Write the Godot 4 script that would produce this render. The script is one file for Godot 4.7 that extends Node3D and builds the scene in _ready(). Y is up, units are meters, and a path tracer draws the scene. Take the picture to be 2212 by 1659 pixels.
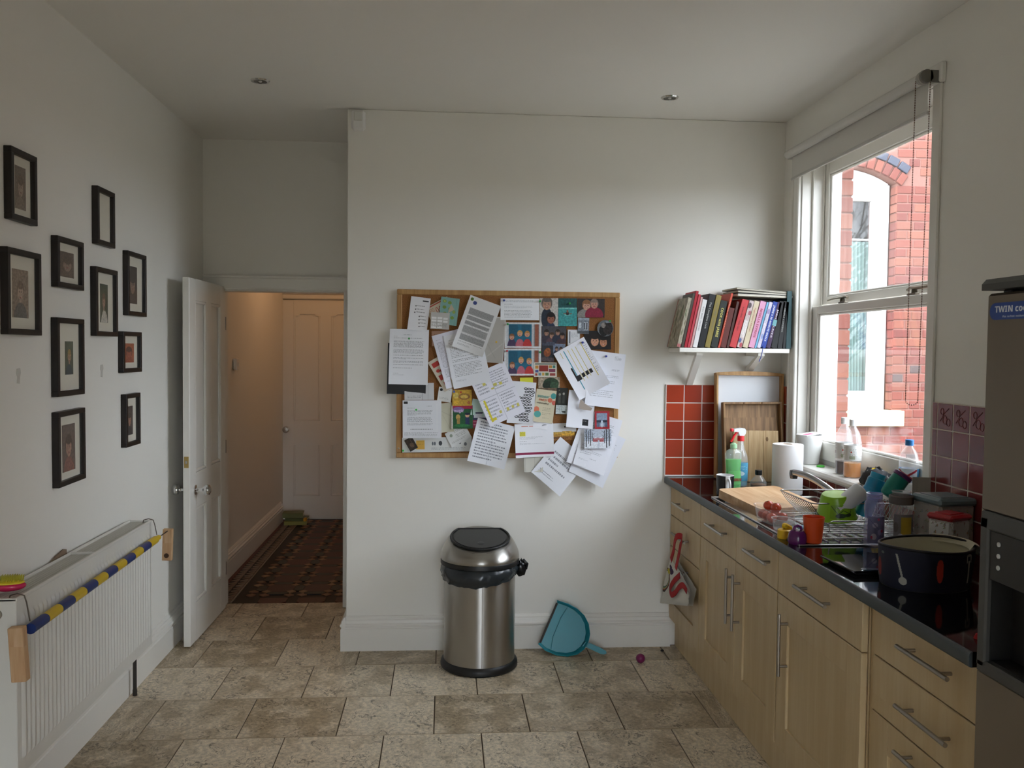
extends Node3D
# A kitchen with a cork board, a steel bin and a cluttered worktop under a sash window.
# Axes: x to the right along the cork board's wall, y up, z towards the viewer. The camera stands at x = 0, z = 0.

const FLOOR_Z0 := -5.6      # threshold between the kitchen tiles and the hall tiles
const CEIL := 2.86
const XL := -1.46           # left wall
const XR := 1.835           # right wall (window)
const ZB := -4.70           # wall with the cork board
const TOP := 0.932          # worktop

# ------------------------------------------------------------------ mesh builder
class MB:
	var v := PackedVector3Array()
	var n := PackedVector3Array()
	var t := PackedVector2Array()
	var x := Transform3D()

	func at(p: Vector3, euler := Vector3.ZERO) -> MB:      # following shapes are placed here
		x = Transform3D(Basis.from_euler(euler), p)
		return self

	func tri(a: Vector3, b: Vector3, c: Vector3, na: Vector3, nb: Vector3, nc: Vector3, ua := Vector2.ZERO, ub := Vector2.ZERO, uc := Vector2.ZERO) -> void:
		# corners run counter-clockwise seen from outside; Godot wants them clockwise
		v.append(x * a); v.append(x * c); v.append(x * b)
		n.append((x.basis * na).normalized()); n.append((x.basis * nc).normalized()); n.append((x.basis * nb).normalized())
		t.append(ua); t.append(uc); t.append(ub)

	func flat(a: Vector3, b: Vector3, c: Vector3, ua := Vector2.ZERO, ub := Vector2.ZERO, uc := Vector2.ZERO) -> void:
		var m := (b - a).cross(c - a)
		if m.length_squared() < 1e-16: return
		m = m.normalized()
		tri(a, b, c, m, m, m, ua, ub, uc)

	func quad(a: Vector3, b: Vector3, c: Vector3, d: Vector3) -> void:
		flat(a, b, c, Vector2(0, 1), Vector2(1, 1), Vector2(1, 0))
		flat(a, c, d, Vector2(0, 1), Vector2(1, 0), Vector2(0, 0))

	func box(c: Vector3, s: Vector3, b := 0.0) -> MB:      # chamfered box
		var h := s / 2.0
		b = minf(b, minf(h.x, minf(h.y, h.z)) * 0.95)
		var i := h - Vector3(b, b, b)
		for ax in 3:
			var u := (ax + 1) % 3
			var w := (ax + 2) % 3
			for sg: float in [-1.0, 1.0]:
				var q: Array[Vector3] = []
				for k: Array in [[-1.0, -1.0], [1.0, -1.0], [1.0, 1.0], [-1.0, 1.0]]:
					var p := Vector3.ZERO
					p[ax] = sg * h[ax]; p[u] = k[0] * i[u]; p[w] = k[1] * i[w]
					q.append(p + c)
				if sg > 0: quad(q[0], q[1], q[2], q[3])
				else: quad(q[1], q[0], q[3], q[2])
		if b > 0.0:
			for ax in 3:
				var u := (ax + 1) % 3
				var w := (ax + 2) % 3
				for su: float in [-1.0, 1.0]:
					for sw: float in [-1.0, 1.0]:
						var p: Array[Vector3] = []
						for k: Array in [[-1.0, 0], [1.0, 0], [1.0, 1], [-1.0, 1]]:
							var r := Vector3.ZERO
							r[ax] = k[0] * i[ax]
							r[u] = su * (h[u] if k[1] == 0 else i[u])
							r[w] = sw * (i[w] if k[1] == 0 else h[w])
							p.append(r + c)
						if su * sw > 0: quad(p[0], p[3], p[2], p[1])
						else: quad(p[0], p[1], p[2], p[3])
						# make sure it faces out
			for sx: float in [-1.0, 1.0]:
				for sy: float in [-1.0, 1.0]:
					for sz: float in [-1.0, 1.0]:
						var s3 := Vector3(sx, sy, sz)
						var a := c + s3 * Vector3(h.x, i.y, i.z)
						var d := c + s3 * Vector3(i.x, h.y, i.z)
						var e := c + s3 * Vector3(i.x, i.y, h.z)
						if sx * sy * sz > 0: flat(a, d, e)
						else: flat(a, e, d)
		return self

	func grid(p: Array, wrap_u := false, wrap_v := false) -> MB:   # p[i][j]; smooth; du x dv points outwards
		var nu := p.size()
		var nv: int = p[0].size()
		var cu := nu if wrap_u else nu - 1
		var cv := nv if wrap_v else nv - 1
		var nn: Array[PackedVector3Array] = []
		for i in nu:
			var row := PackedVector3Array(); row.resize(nv); nn.append(row)
		for i in cu:
			for j in cv:
				var i2 := (i + 1) % nu
				var j2 := (j + 1) % nv
				var a: Vector3 = p[i][j]; var b: Vector3 = p[i2][j]; var c: Vector3 = p[i2][j2]; var d: Vector3 = p[i][j2]
				var m := (c - a).cross(d - b)
				nn[i][j] += m; nn[i2][j] += m; nn[i2][j2] += m; nn[i][j2] += m
		for i in cu:
			for j in cv:
				var i2 := (i + 1) % nu
				var j2 := (j + 1) % nv
				var a: Vector3 = p[i][j]; var b: Vector3 = p[i2][j]; var c: Vector3 = p[i2][j2]; var d: Vector3 = p[i][j2]
				var ua := Vector2(float(i) / cu, float(j) / cv); var uc := Vector2(float(i + 1) / cu, float(j + 1) / cv)
				var ub := Vector2(uc.x, ua.y); var ud := Vector2(ua.x, uc.y)
				if not a.is_equal_approx(b) and not b.is_equal_approx(c): tri(a, b, c, nn[i][j], nn[i2][j], nn[i2][j2], ua, ub, uc)
				elif not a.is_equal_approx(b): tri(a, b, c, nn[i][j], nn[i2][j], nn[i2][j2], ua, ub, uc)
				if not a.is_equal_approx(d) or not c.is_equal_approx(d): tri(a, c, d, nn[i][j], nn[i2][j2], nn[i][j2], ua, uc, ud)
		return self

	func lathe(prof: Array, seg := 28, crease := 38.0, squash := Vector2.ONE) -> MB:   # prof: Vector2(radius, height), from the bottom up along the outside
		var runs: Array = []
		var run: Array = [prof[0]]
		for k in range(1, prof.size()):
			run.append(prof[k])
			if k + 1 < prof.size():
				var a: Vector2 = prof[k] - prof[k - 1]
				var b: Vector2 = prof[k + 1] - prof[k]
				if absf(rad_to_deg(a.angle_to(b))) > crease:
					runs.append(run); run = [prof[k]]
		runs.append(run)
		for r: Array in runs:
			var g: Array = []
			for i in seg:
				var an := -TAU * i / seg
				var col := PackedVector3Array()
				for q: Vector2 in r: col.append(Vector3(q.x * cos(an) * squash.x, q.y, q.x * sin(an) * squash.y))
				g.append(col)
			grid(g, true, false)
		return self

	func tube(path: Array, r: float, seg := 8, closed := false) -> MB:
		var g: Array = []
		var m := path.size()
		var up := Vector3.ZERO
		for i in m:
			var a: Vector3 = path[(i - 1 + m) % m] if closed or i > 0 else path[0]
			var b: Vector3 = path[(i + 1) % m] if closed or i < m - 1 else path[m - 1]
			var d := (b - a).normalized()
			if up == Vector3.ZERO: up = Vector3.UP if absf(d.y) < 0.9 else Vector3.RIGHT
			var sd := d.cross(up).normalized()
			up = sd.cross(d).normalized()
			var ring := PackedVector3Array()
			for k in seg:
				var an := TAU * k / seg
				ring.append(path[i] + (sd * cos(an) + up * sin(an)) * r)
			g.append(ring)
		grid(g, closed, true)
		if not closed:
			for e in [0, m - 1]:
				var q: PackedVector3Array = g[e]
				for k in seg:
					if e == 0: flat(path[0], q[k], q[(k + 1) % seg])
					else: flat(path[e], q[(k + 1) % seg], q[k])
		return self

	func prism(poly: PackedVector2Array, z0: float, z1: float, smooth := false) -> MB:   # outline in x, y (counter-clockwise), from z0 (back) to z1 (front)
		if Geometry2D.is_polygon_clockwise(poly): poly.reverse()    # Godot calls y-down clockwise; see below
		var area := 0.0
		for i in poly.size():
			var j := (i + 1) % poly.size()
			area += poly[i].x * poly[j].y - poly[j].x * poly[i].y
		if area < 0: poly.reverse()
		var ix := Geometry2D.triangulate_polygon(poly)
		var lo := poly[0]; var hi := poly[0]
		for q in poly:
			lo = lo.min(q); hi = hi.max(q)
		var sz := hi - lo
		for k in range(0, ix.size(), 3):
			var a := poly[ix[k]]; var b := poly[ix[k + 1]]; var c := poly[ix[k + 2]]
			if (b - a).cross(c - a) < 0:
				var w := b; b = c; c = w
			var ua := Vector2((a.x - lo.x) / sz.x, 1 - (a.y - lo.y) / sz.y); var ub := Vector2((b.x - lo.x) / sz.x, 1 - (b.y - lo.y) / sz.y); var uc := Vector2((c.x - lo.x) / sz.x, 1 - (c.y - lo.y) / sz.y)
			flat(Vector3(a.x, a.y, z1), Vector3(b.x, b.y, z1), Vector3(c.x, c.y, z1), ua, ub, uc)
			flat(Vector3(a.x, a.y, z0), Vector3(c.x, c.y, z0), Vector3(b.x, b.y, z0), ua, uc, ub)
		if smooth:
			var g: Array = []
			for q in poly: g.append(PackedVector3Array([Vector3(q.x, q.y, z0), Vector3(q.x, q.y, z1)]))
			grid(g, true, false)
		else:
			for i in poly.size():
				var a := poly[i]; var b := poly[(i + 1) % poly.size()]
				quad(Vector3(a.x, a.y, z0), Vector3(b.x, b.y, z0), Vector3(b.x, b.y, z1), Vector3(a.x, a.y, z1))
		return self

	func ball(c: Vector3, r: Vector3, seg := 16, rings := 10) -> MB:
		var g: Array = []
		for i in seg:
			var an := -TAU * i / seg
			var col := PackedVector3Array()
			for k in rings + 1:
				var e := -PI / 2 + PI * k / rings
				col.append(c + Vector3(cos(e) * cos(an) * r.x, sin(e) * r.y, cos(e) * sin(an) * r.z))
			g.append(col)
		return grid(g, true, false)

	func mesh() -> ArrayMesh:
		var a := []
		a.resize(Mesh.ARRAY_MAX)
		a[Mesh.ARRAY_VERTEX] = v; a[Mesh.ARRAY_NORMAL] = n; a[Mesh.ARRAY_TEX_UV] = t
		var m := ArrayMesh.new()
		m.add_surface_from_arrays(Mesh.PRIMITIVE_TRIANGLES, a)
		return m

# ------------------------------------------------------------------ helpers
var rng := RandomNumberGenerator.new()
var taken := {}

func numbered(called: String) -> String:
	var k: int = taken.get(called, 0)
	taken[called] = k + 1
	return called if k == 0 else "%s_%03d" % [called, k]

func tag(o: Node, label: String, category: String, group := "") -> Node:
	o.set_meta("label", label); o.set_meta("category", category)
	if group: o.set_meta("group", group)
	return o

func thing(called: String, label: String, category: String, at := Vector3.ZERO, turn := Vector3.ZERO, group := "") -> Node3D:
	var o := Node3D.new()
	o.name = numbered(called)
	add_child(o)
	o.position = at; o.rotation = turn
	tag(o, label, category, group)
	return o

func part(called: String, m: MB, material: Material, parent: Node) -> MeshInstance3D:
	return place(called, m.mesh(), material, parent)

func place(called: String, mesh: Mesh, material: Material, parent: Node, at := Vector3.ZERO, turn := Vector3.ZERO) -> MeshInstance3D:
	var o := MeshInstance3D.new()
	o.name = called
	o.mesh = mesh
	o.material_override = material
	o.position = at; o.rotation = turn
	parent.add_child(o, true)
	return o

func single(called: String, m: MB, material: Material, label: String, category: String, at := Vector3.ZERO, turn := Vector3.ZERO, group := "") -> MeshInstance3D:
	var o := place(numbered(called), m.mesh(), material, self, at, turn)
	tag(o, label, category, group)
	return o

func struct(called: String, m: MB, material: Material, parent: Node = self) -> MeshInstance3D:
	var o := part(called, m, material, parent)
	if parent == self: o.set_meta("kind", "structure")
	return o

func stuff(o: Node) -> Node:
	o.set_meta("kind", "stuff")
	return o

func mat(color: String, rough := 0.6, metal := 0.0, more := {}) -> StandardMaterial3D:
	var m := StandardMaterial3D.new()
	m.albedo_color = Color(color)
	m.roughness = rough
	m.metallic = metal
	for k: String in more: m.set(k, more[k])
	return m

func skin(tex: Texture2D, rough := 0.6, more := {}) -> StandardMaterial3D:      # a material that shows a texture
	var m := mat("ffffff", rough, 0.0, more)
	m.albedo_texture = tex
	return m

func clear(color: String, alpha := 0.12, rough := 0.05) -> StandardMaterial3D:
	var m := mat(color, rough)
	m.albedo_color.a = alpha
	m.transparency = BaseMaterial3D.TRANSPARENCY_ALPHA
	return m

func letters(called: String, text: String, size: float, material: Material, parent: Node, at: Vector3, turn := Vector3.ZERO, font := "Droid Sans", bold := 400, width := 0.0) -> MeshInstance3D:
	var f := SystemFont.new()
	f.font_names = PackedStringArray([font]); f.font_weight = bold
	var m := TextMesh.new()
	m.text = text; m.font = f; m.font_size = 32; m.pixel_size = size / 32.0; m.depth = 0.0004; m.curve_step = 2.0
	var o := place(called, m, material, parent, at, turn)
	if width > 0.0:
		var w := m.get_aabb().size.x
		if w > 0.0: o.scale = Vector3(width / w, 1, 1)
	return o

# ------------------------------------------------------------------ computed pictures
func noise(sd: int, freq: float, octaves := 4, kind := FastNoiseLite.TYPE_SIMPLEX_SMOOTH) -> FastNoiseLite:
	var f := FastNoiseLite.new()
	f.seed = sd; f.frequency = freq; f.noise_type = kind
	f.fractal_octaves = octaves
	return f

func picture(w: int, h: int, base: String, marks: Array, grain := 0.0, sd := 1, soft := 0.0) -> ImageTexture:
	# marks: ["r", x, y, w, h, colour] rectangle, ["e", cx, cy, rx, ry, colour] ellipse, ["t", x, y, w, h, colour, lines, seed] lines of small print, ["l", x0, y0, x1, y1, width, colour]; all 0..1
	var im := Image.create(w, h, false, Image.FORMAT_RGB8)
	im.fill(Color(base))
	var rg := RandomNumberGenerator.new()
	for k: Array in marks:
		match k[0]:
			"r":
				im.fill_rect(Rect2i(int(k[1] * w), int(k[2] * h), maxi(1, int(round(k[3] * w))), maxi(1, int(round(k[4] * h)))), Color(k[5]))
			"e":
				var c := Color(k[5])
				for yy in range(maxi(0, int((k[2] - k[4]) * h)), mini(h, int((k[2] + k[4]) * h) + 1)):
					var q: float = (yy / float(h) - k[2]) / k[4]
					if absf(q) > 1: continue
					var hw: float = sqrt(1 - q * q) * k[3] * w
					var x0 := clampi(int(k[1] * w - hw), 0, w); var x1 := clampi(int(k[1] * w + hw), 0, w)
					if x1 > x0: im.fill_rect(Rect2i(x0, yy, x1 - x0, 1), c)
			"t":
				rg.seed = k[7]
				var lines: int = k[6]
				var c := Color(k[5])
				var lh: float = k[4] * h / lines
				for i in lines:
					var yy := int(k[2] * h + i * lh)
					var end: float = k[1] * w + k[3] * w * (rg.randf_range(0.35, 0.9) if rg.randf() < 0.18 else rg.randf_range(0.93, 1.0))
					if rg.randf() < 0.12: continue
					var xx: float = k[1] * w
					while xx < end:
						var ww := rg.randf_range(2.0, 9.0)
						ww = minf(ww, end - xx)
						for px in int(maxf(1, ww)):
							var dk := rg.randf_range(0.35, 1.0)
							for py in maxi(1, int(lh * 0.45)):
								var gx := int(xx) + px; var gy := yy + py
								if gx < w and gy < h: im.set_pixel(gx, gy, im.get_pixel(gx, gy).lerp(c, dk))
						xx += ww + rg.randf_range(1.2, 2.4)
			"l":
				var a := Vector2(k[1] * w, k[2] * h); var b := Vector2(k[3] * w, k[4] * h)
				var steps := int(a.distance_to(b)) + 1
				for s in steps + 1:
					var p := a.lerp(b, float(s) / steps)
					var d: float = maxf(1.0, k[5] * w)
					im.fill_rect(Rect2i(int(p.x - d / 2), int(p.y - d / 2), int(ceil(d)), int(ceil(d))), Color(k[6]))
	if soft > 0.0:      # out of focus, as a small print looks
		im.resize(int(w / soft), int(h / soft), Image.INTERPOLATE_BILINEAR)
		im.resize(w, h, Image.INTERPOLATE_CUBIC)
	if grain > 0.0:
		rg.seed = sd
		var f := noise(sd, 0.09, 3)
		for yy in h:
			for xx in w:
				var g := 1.0 + grain * f.get_noise_2d(xx, yy) * 1.6 + rg.randf_range(-grain, grain) * 0.4
				var c := im.get_pixel(xx, yy)
				im.set_pixel(xx, yy, Color(c.r * g, c.g * g, c.b * g))
	im.generate_mipmaps()
	return ImageTexture.create_from_image(im)

func blend_picture(w: int, h: int, f: Callable) -> ImageTexture:
	var im := Image.create(w, h, false, Image.FORMAT_RGB8)
	for yy in h:
		for xx in w: im.set_pixel(xx, yy, f.call(xx, yy))
	return ImageTexture.create_from_image(im)

func wood(a: String, b: String, sd: int, along := 0.004, across := 0.05) -> ImageTexture:   # grain runs along the picture's height
	var f := noise(sd, 1.0, 4)
	var g := noise(sd + 7, 1.0, 2)
	var ca := Color(a); var cb := Color(b)
	return blend_picture(256, 256, func(x: int, y: int) -> Color:
		var q := f.get_noise_2d(x * across, y * along) * 0.9 + g.get_noise_2d(x * across * 5.0, y * along * 3.0) * 0.35
		return ca.lerp(cb, clampf(0.5 + q, 0, 1)))

# ------------------------------------------------------------------ the scene
var M := {}                 # shared materials

func _ready() -> void:
	rng.seed = 7
	# camera
	var cam := Camera3D.new()
	cam.name = "camera"
	add_child(cam)
	cam.position = Vector3(0, 1.608, 0)
	cam.rotation = Vector3(-0.0381, -0.0765, 0.0108)
	cam.fov = 47.12
	cam.near = 0.05
	cam.far = 200.0
	cam.current = true
	# daylight: an overcast sky, no sun
	var sm := ProceduralSkyMaterial.new()
	sm.sky_top_color = Color("e4edf8")
	sm.sky_horizon_color = Color("dae4f0")
	sm.sky_curve = 0.25
	sm.sky_energy_multiplier = 1.0
	sm.ground_bottom_color = Color("4b4a44")
	sm.ground_horizon_color = Color("7d7c76")
	sm.ground_energy_multiplier = 1.0
	var sky := Sky.new()
	sky.sky_material = sm
	var env := Environment.new()
	env.background_mode = Environment.BG_SKY
	env.sky = sky
	env.background_energy_multiplier = 10.5
	env.tonemap_mode = Environment.TONE_MAPPER_LINEAR
	env.tonemap_exposure = 1.27
	env.sdfgi_enabled = true
	env.ssao_enabled = true
	env.ssil_enabled = true
	var we := WorldEnvironment.new()
	we.name = "world_environment"
	we.environment = env
	add_child(we)
	materials()
	shell()
	floor_tiles()
	hall()
	window()
	outside()
	kitchen_units()
	sink_and_tap()
	wall_tiles()
	fridge()
	radiator()
	picture_frames()
	kitchen_door()
	ceiling_fittings()
	cork_board()
	papers()
	bin()
	floor_things()
	shelf_and_books()
	trays()
	worktop_things()
	sill_things()

func materials() -> void:
	M.wall = mat("f2efe7", 0.75)
	M.ceiling = mat("f2efe8", 0.8)
	M.gloss = mat("efece4", 0.35)                 # painted woodwork
	M.steel = mat("b9b7b2", 0.3, 1.0)
	M.chrome = mat("d8d8d8", 0.08, 1.0)
	M.brushed = mat("a9a39a", 0.38, 1.0)
	M.black = mat("141414", 0.45)
	M.rubber = mat("1b1b1c", 0.7)
	M.white = mat("eceae6", 0.5)
	M.paper = mat("eeeef0", 0.75)
	M.red = mat("c01f26", 0.4)
	M.oak = skin(wood("c49a62", "a87c48", 11), 0.5, {"uv1_triplanar": true, "uv1_scale": Vector3(2.0, 2.0, 2.0)})
	M.maple = skin(wood("cdb68e", "c4a97e", 21, 0.003, 0.030), 0.42, {"uv1_triplanar": true, "uv1_scale": Vector3(1.6, 1.6, 1.6)})
	M.brownwood = skin(wood("97744d", "6f5233", 31, 0.004, 0.05), 0.6, {"uv1_triplanar": true, "uv1_scale": Vector3(3.0, 3.0, 3.0)})
	M.pale = skin(wood("d6b48c", "c49a70", 41, 0.003, 0.02), 0.55, {"uv1_triplanar": true, "uv1_scale": Vector3(3.0, 3.0, 3.0)})
	M.granite = mat("0e0f10", 0.06, 0.0, {"metallic_specular": 0.6})
	M.edge = mat("3a4143", 0.45)
	M.redtile = [mat("a8412a", 0.16), mat("b2472d", 0.16), mat("9d3b28", 0.18), mat("ac4530", 0.15)]
	M.plumtile = [mat("7f3434", 0.2), mat("883a38", 0.22), mat("762f30", 0.2)]
	M.grout = mat("e2d3c8", 0.85)
	M.glass = clear("f4fbfa", 0.03, 0.02)
	M.frame_glass = clear("f4fbfa", 0.02, 0.02)
	M.frame_glass.metallic_specular = 0.2

# ------------------------------------------------------------------ walls, ceiling, woodwork
func skirting(called: String, a: Vector3, b: Vector3, inward: Vector3) -> void:
	# a moulded skirting board from a to b on the floor; inward points into the room
	var m := MB.new()
	var prof := [Vector2(0.026, 0.0), Vector2(0.026, 0.118), Vector2(0.022, 0.122), Vector2(0.022, 0.128), Vector2(0.029, 0.134), Vector2(0.029, 0.142), Vector2(0.021, 0.148), Vector2(0.019, 0.162), Vector2(0.013, 0.167), Vector2(0.013, 0.172), Vector2(0.006, 0.182), Vector2(0.0, 0.184)]
	var d := b - a
	for k in prof.size() - 1:
		var p: Vector2 = prof[k]; var q: Vector2 = prof[k + 1]
		var p0 := a + inward * p.x + Vector3.UP * p.y
		var q0 := a + inward * q.x + Vector3.UP * q.y
		m.quad(p0, p0 + d, q0 + d, q0)
	for e in 2:
		var base := a if e == 0 else b
		for k in prof.size() - 1:
			var p: Vector2 = prof[k]; var q: Vector2 = prof[k + 1]
			var p1 := base + Vector3.UP * p.y; var p2 := base + inward * p.x + Vector3.UP * p.y
			var q1 := base + Vector3.UP * q.y; var q2 := base + inward * q.x + Vector3.UP * q.y
			if e == 0: m.quad(p1, p2, q2, q1)
			else: m.quad(p2, p1, q1, q2)
	struct(called, m, M.gloss)

func shell() -> void:
	struct("ceiling", MB.new().box(Vector3(0.25, CEIL + 0.06, -1.8), Vector3(3.9, 0.12, 7.8)), M.ceiling)
	struct("wall_left", MB.new().box(Vector3(XL - 0.06, CEIL / 2, -1.8), Vector3(0.12, CEIL, 7.8)), M.wall)
	# the solid block behind the cork board, between the kitchen and the hall
	struct("wall_back", MB.new().box(Vector3(0.805, CEIL / 2, -5.15), Vector3(2.64, CEIL, 0.90), 0.004), M.wall)
	# the wall with the doorway to the hall
	var m := MB.new()
	m.box(Vector3(-0.99, 2.42, -5.535), Vector3(0.95, 0.88, 0.13))
	m.box(Vector3(-1.415, 0.99, -5.535), Vector3(0.10, 1.98, 0.13))
	m.box(Vector3(-0.555, 0.99, -5.535), Vector3(0.09, 1.98, 0.13))
	struct("wall_doorway", m, M.wall)
	# architrave and lining of the doorway
	m = MB.new()
	m.box(Vector3(-0.99, 1.999, -5.462), Vector3(0.94, 0.082, 0.022), 0.004)
	m.box(Vector3(-0.99, 2.036, -5.452), Vector3(0.94, 0.020, 0.020), 0.006)
	m.box(Vector3(-0.99, 1.968, -5.458), Vector3(0.94, 0.014, 0.016), 0.004)
	m.box(Vector3(-0.555, 0.98, -5.462), Vector3(0.075, 1.955, 0.022), 0.004)
	m.box(Vector3(-1.405, 0.98, -5.462), Vector3(0.08, 1.955, 0.022), 0.004)
	struct("trim_1", m, M.gloss)
	m = MB.new()
	m.box(Vector3(-0.605, 0.98, -5.535), Vector3(0.03, 1.955, 0.13), 0.003)
	m.box(Vector3(-1.36, 0.98, -5.535), Vector3(0.03, 1.955, 0.13), 0.003)
	m.box(Vector3(-0.98, 1.965, -5.535), Vector3(0.78, 0.03, 0.13), 0.003)
	struct("trim_2", m, M.gloss)
	# wall with the window: four pieces round the opening
	m = MB.new()
	var wz0 := -4.47; var wz1 := -3.225; var wy0 := 1.03; var wy1 := 2.63
	var xo := 2.045
	var cx := (XR + xo) / 2; var dx := xo - XR
	m.box(Vector3(cx, CEIL / 2, (-4.70 + wz0) / 2 - 0.0), Vector3(dx, CEIL, wz0 + 4.70))
	m.box(Vector3(cx, CEIL / 2, (wz1 + 2.1) / 2), Vector3(dx, CEIL, 2.1 - wz1))
	m.box(Vector3(cx, wy0 / 2, (wz0 + wz1) / 2), Vector3(dx, wy0, wz1 - wz0))
	m.box(Vector3(cx, (wy1 + CEIL) / 2, (wz0 + wz1) / 2), Vector3(dx, CEIL - wy1, wz1 - wz0))
	struct("wall_right", m, M.wall)
	# the wall behind the viewer, with a pair of glazed garden doors
	m = MB.new()
	m.box(Vector3(-0.88, CEIL / 2, 2.05), Vector3(1.16, CEIL, 0.1))
	m.box(Vector3(1.56, CEIL / 2, 2.05), Vector3(0.88, CEIL, 0.1))
	m.box(Vector3(0.41, 2.51, 2.05), Vector3(1.42, 0.70, 0.1))
	struct("wall_rear", m, M.wall)
	m = MB.new()
	for x: float in [-0.26, 1.08]: m.box(Vector3(x, 1.08, 2.04), Vector3(0.08, 2.16, 0.06), 0.004)
	m.box(Vector3(0.41, 1.08, 2.04), Vector3(0.09, 2.16, 0.05), 0.004)
	m.box(Vector3(0.41, 2.12, 2.04), Vector3(1.26, 0.08, 0.06), 0.004)
	m.box(Vector3(0.41, 0.10, 2.04), Vector3(1.26, 0.20, 0.06), 0.004)
	var gd := struct("door_3", m, M.gloss)
	for x: float in [0.073, 0.747]: part("pane", MB.new().box(Vector3(x, 1.14, 2.04), Vector3(0.59, 1.90, 0.006)), M.glass, gd)
	# skirting boards
	skirting("baseboard_left", Vector3(XL, 0, 1.9), Vector3(XL, 0, -5.45), Vector3(1, 0, 0))
	skirting("baseboard_back", Vector3(1.24, 0, ZB), Vector3(-0.515, 0, ZB), Vector3(0, 0, 1))
	# the return of the skirting on the passage side of the block
	skirting("baseboard_passage", Vector3(-0.515, 0, ZB + 0.026), Vector3(-0.515, 0, -5.45), Vector3(-1, 0, 0))
	# filler marks left by two old hooks on the left wall
	for k in 2:
		var z := -3.144 if k == 0 else -3.882
		var hm := MB.new()
		hm.prism(PackedVector2Array([Vector2(-0.012, 0.024), Vector2(-0.016, 0.008), Vector2(-0.009, -0.004), Vector2(-0.012, -0.026), Vector2(0.006, -0.028), Vector2(0.008, -0.004), Vector2(0.015, 0.01), Vector2(0.01, 0.026)]), 0, 0.002)
		single("wall_hook_pad", hm, mat("d2cfc6", 0.4), ["old adhesive hook pad below the large portrait frame at left wall edge", "old adhesive hook pad on left wall near the small square frame"][k], "hook", Vector3(XL, 1.503, z), Vector3(0, PI / 2, 0), "old hook pads on the left wall")

# ------------------------------------------------------------------ floor
func stone(sd: int, light: float) -> ImageTexture:      # travertine: pale ground, broad grey-brown clouds, dark pitted veins
	var f := noise(sd, 0.0055, 4); var g := noise(sd + 50, 0.014, 4); var h := noise(sd + 90, 0.12, 3)
	var pits := noise(sd + 130, 0.022, 4)
	var pale := Color("decfb6"); var mid := Color("a8967a"); var dark := Color("4f4638")
	return blend_picture(384, 384, func(x: int, y: int) -> Color:
		var wx := x + 60.0 * g.get_noise_2d(x, y); var wy := y * 1.25 + 60.0 * g.get_noise_2d(y + 400.0, x)
		var cloud := f.get_noise_2d(wx, wy)
		var a := clampf(0.42 + 1.1 * cloud - (light - 0.5) * 0.9, 0, 1)
		var c := pale.lerp(mid, a * (1.0 - 0.25 * light))
		var vein := pits.get_noise_2d(wx * 1.1, wy * 1.7)
		var zone := clampf(0.25 + 2.4 * f.get_noise_2d(wy + 300.0, wx), 0.0, 1.0)
		c = c.lerp(dark, clampf((vein - 0.17) * 6.0, 0, 1) * zone * 0.6)
		var speck := h.get_noise_2d(x, y)
		c = c.lerp(dark, clampf((speck - 0.36) * 5.0, 0, 1) * 0.35)
		return c * (1.0 + 0.16 * g.get_noise_2d(x * 3.0, y * 3.0) + 0.08 * h.get_noise_2d(x * 2.0 + 90.0, y * 2.0)))

func floor_tiles() -> void:
	var fl := struct("floor", MB.new().box(Vector3(0.2, -0.053, -1.8), Vector3(3.5, 0.094, 7.62)), mat("5a4a38", 0.9))
	var tones: Array = []
	for k in 8: tones.append(skin(stone(100 + k * 13, [0.9, 0.55, 0.2, 0.7, 0.35, 0.95, 0.5, 0.15][k]), 0.42))
	var tile_d := 0.4146; var tile_w := 0.406; var gap := 0.0045
	var shared := {}
	var r := -3
	while true:
		var z0 := -4.4715 + r * tile_d
		if z0 > 1.9: break
		var za := maxf(z0, FLOOR_Z0 + 0.005) + gap / 2
		var zb := minf(z0 + tile_d, 1.98) - gap / 2
		var off := -1.0595 if posmod(r, 2) == 1 else -1.2515
		if posmod(r, 2) == 0: off = -1.053
		else: off = -1.2515
		for c in range(-2, 8):
			var xa := maxf(off + c * tile_w, XL) + gap / 2
			var xb := minf(off + (c + 1) * tile_w, 1.30) - gap / 2
			if xb - xa < 0.02: continue
			# a tile cut round the corner of the solid block becomes two pieces
			var cuts: Array = [[xa, xb, za]]
			if za < ZB and xb > -0.515: cuts = [[xa, minf(xb, -0.515), za], [maxf(xa, -0.515), xb, ZB + 0.002]]
			for q: Array in cuts:
				if q[1] - q[0] < 0.015 or zb - q[2] < 0.015: continue
				var s := Vector3(q[1] - q[0], 0.012, zb - q[2])
				var key := "%.3f %.3f" % [s.x, s.z]
				if not shared.has(key): shared[key] = MB.new().box(Vector3.ZERO, s, 0.0015).mesh()
				place("tile", shared[key], tones[(rng.randi() % 8) if q == cuts[0] else 2], fl, Vector3((q[0] + q[1]) / 2, -0.006, (q[2] + zb) / 2))
		r += 1

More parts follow.
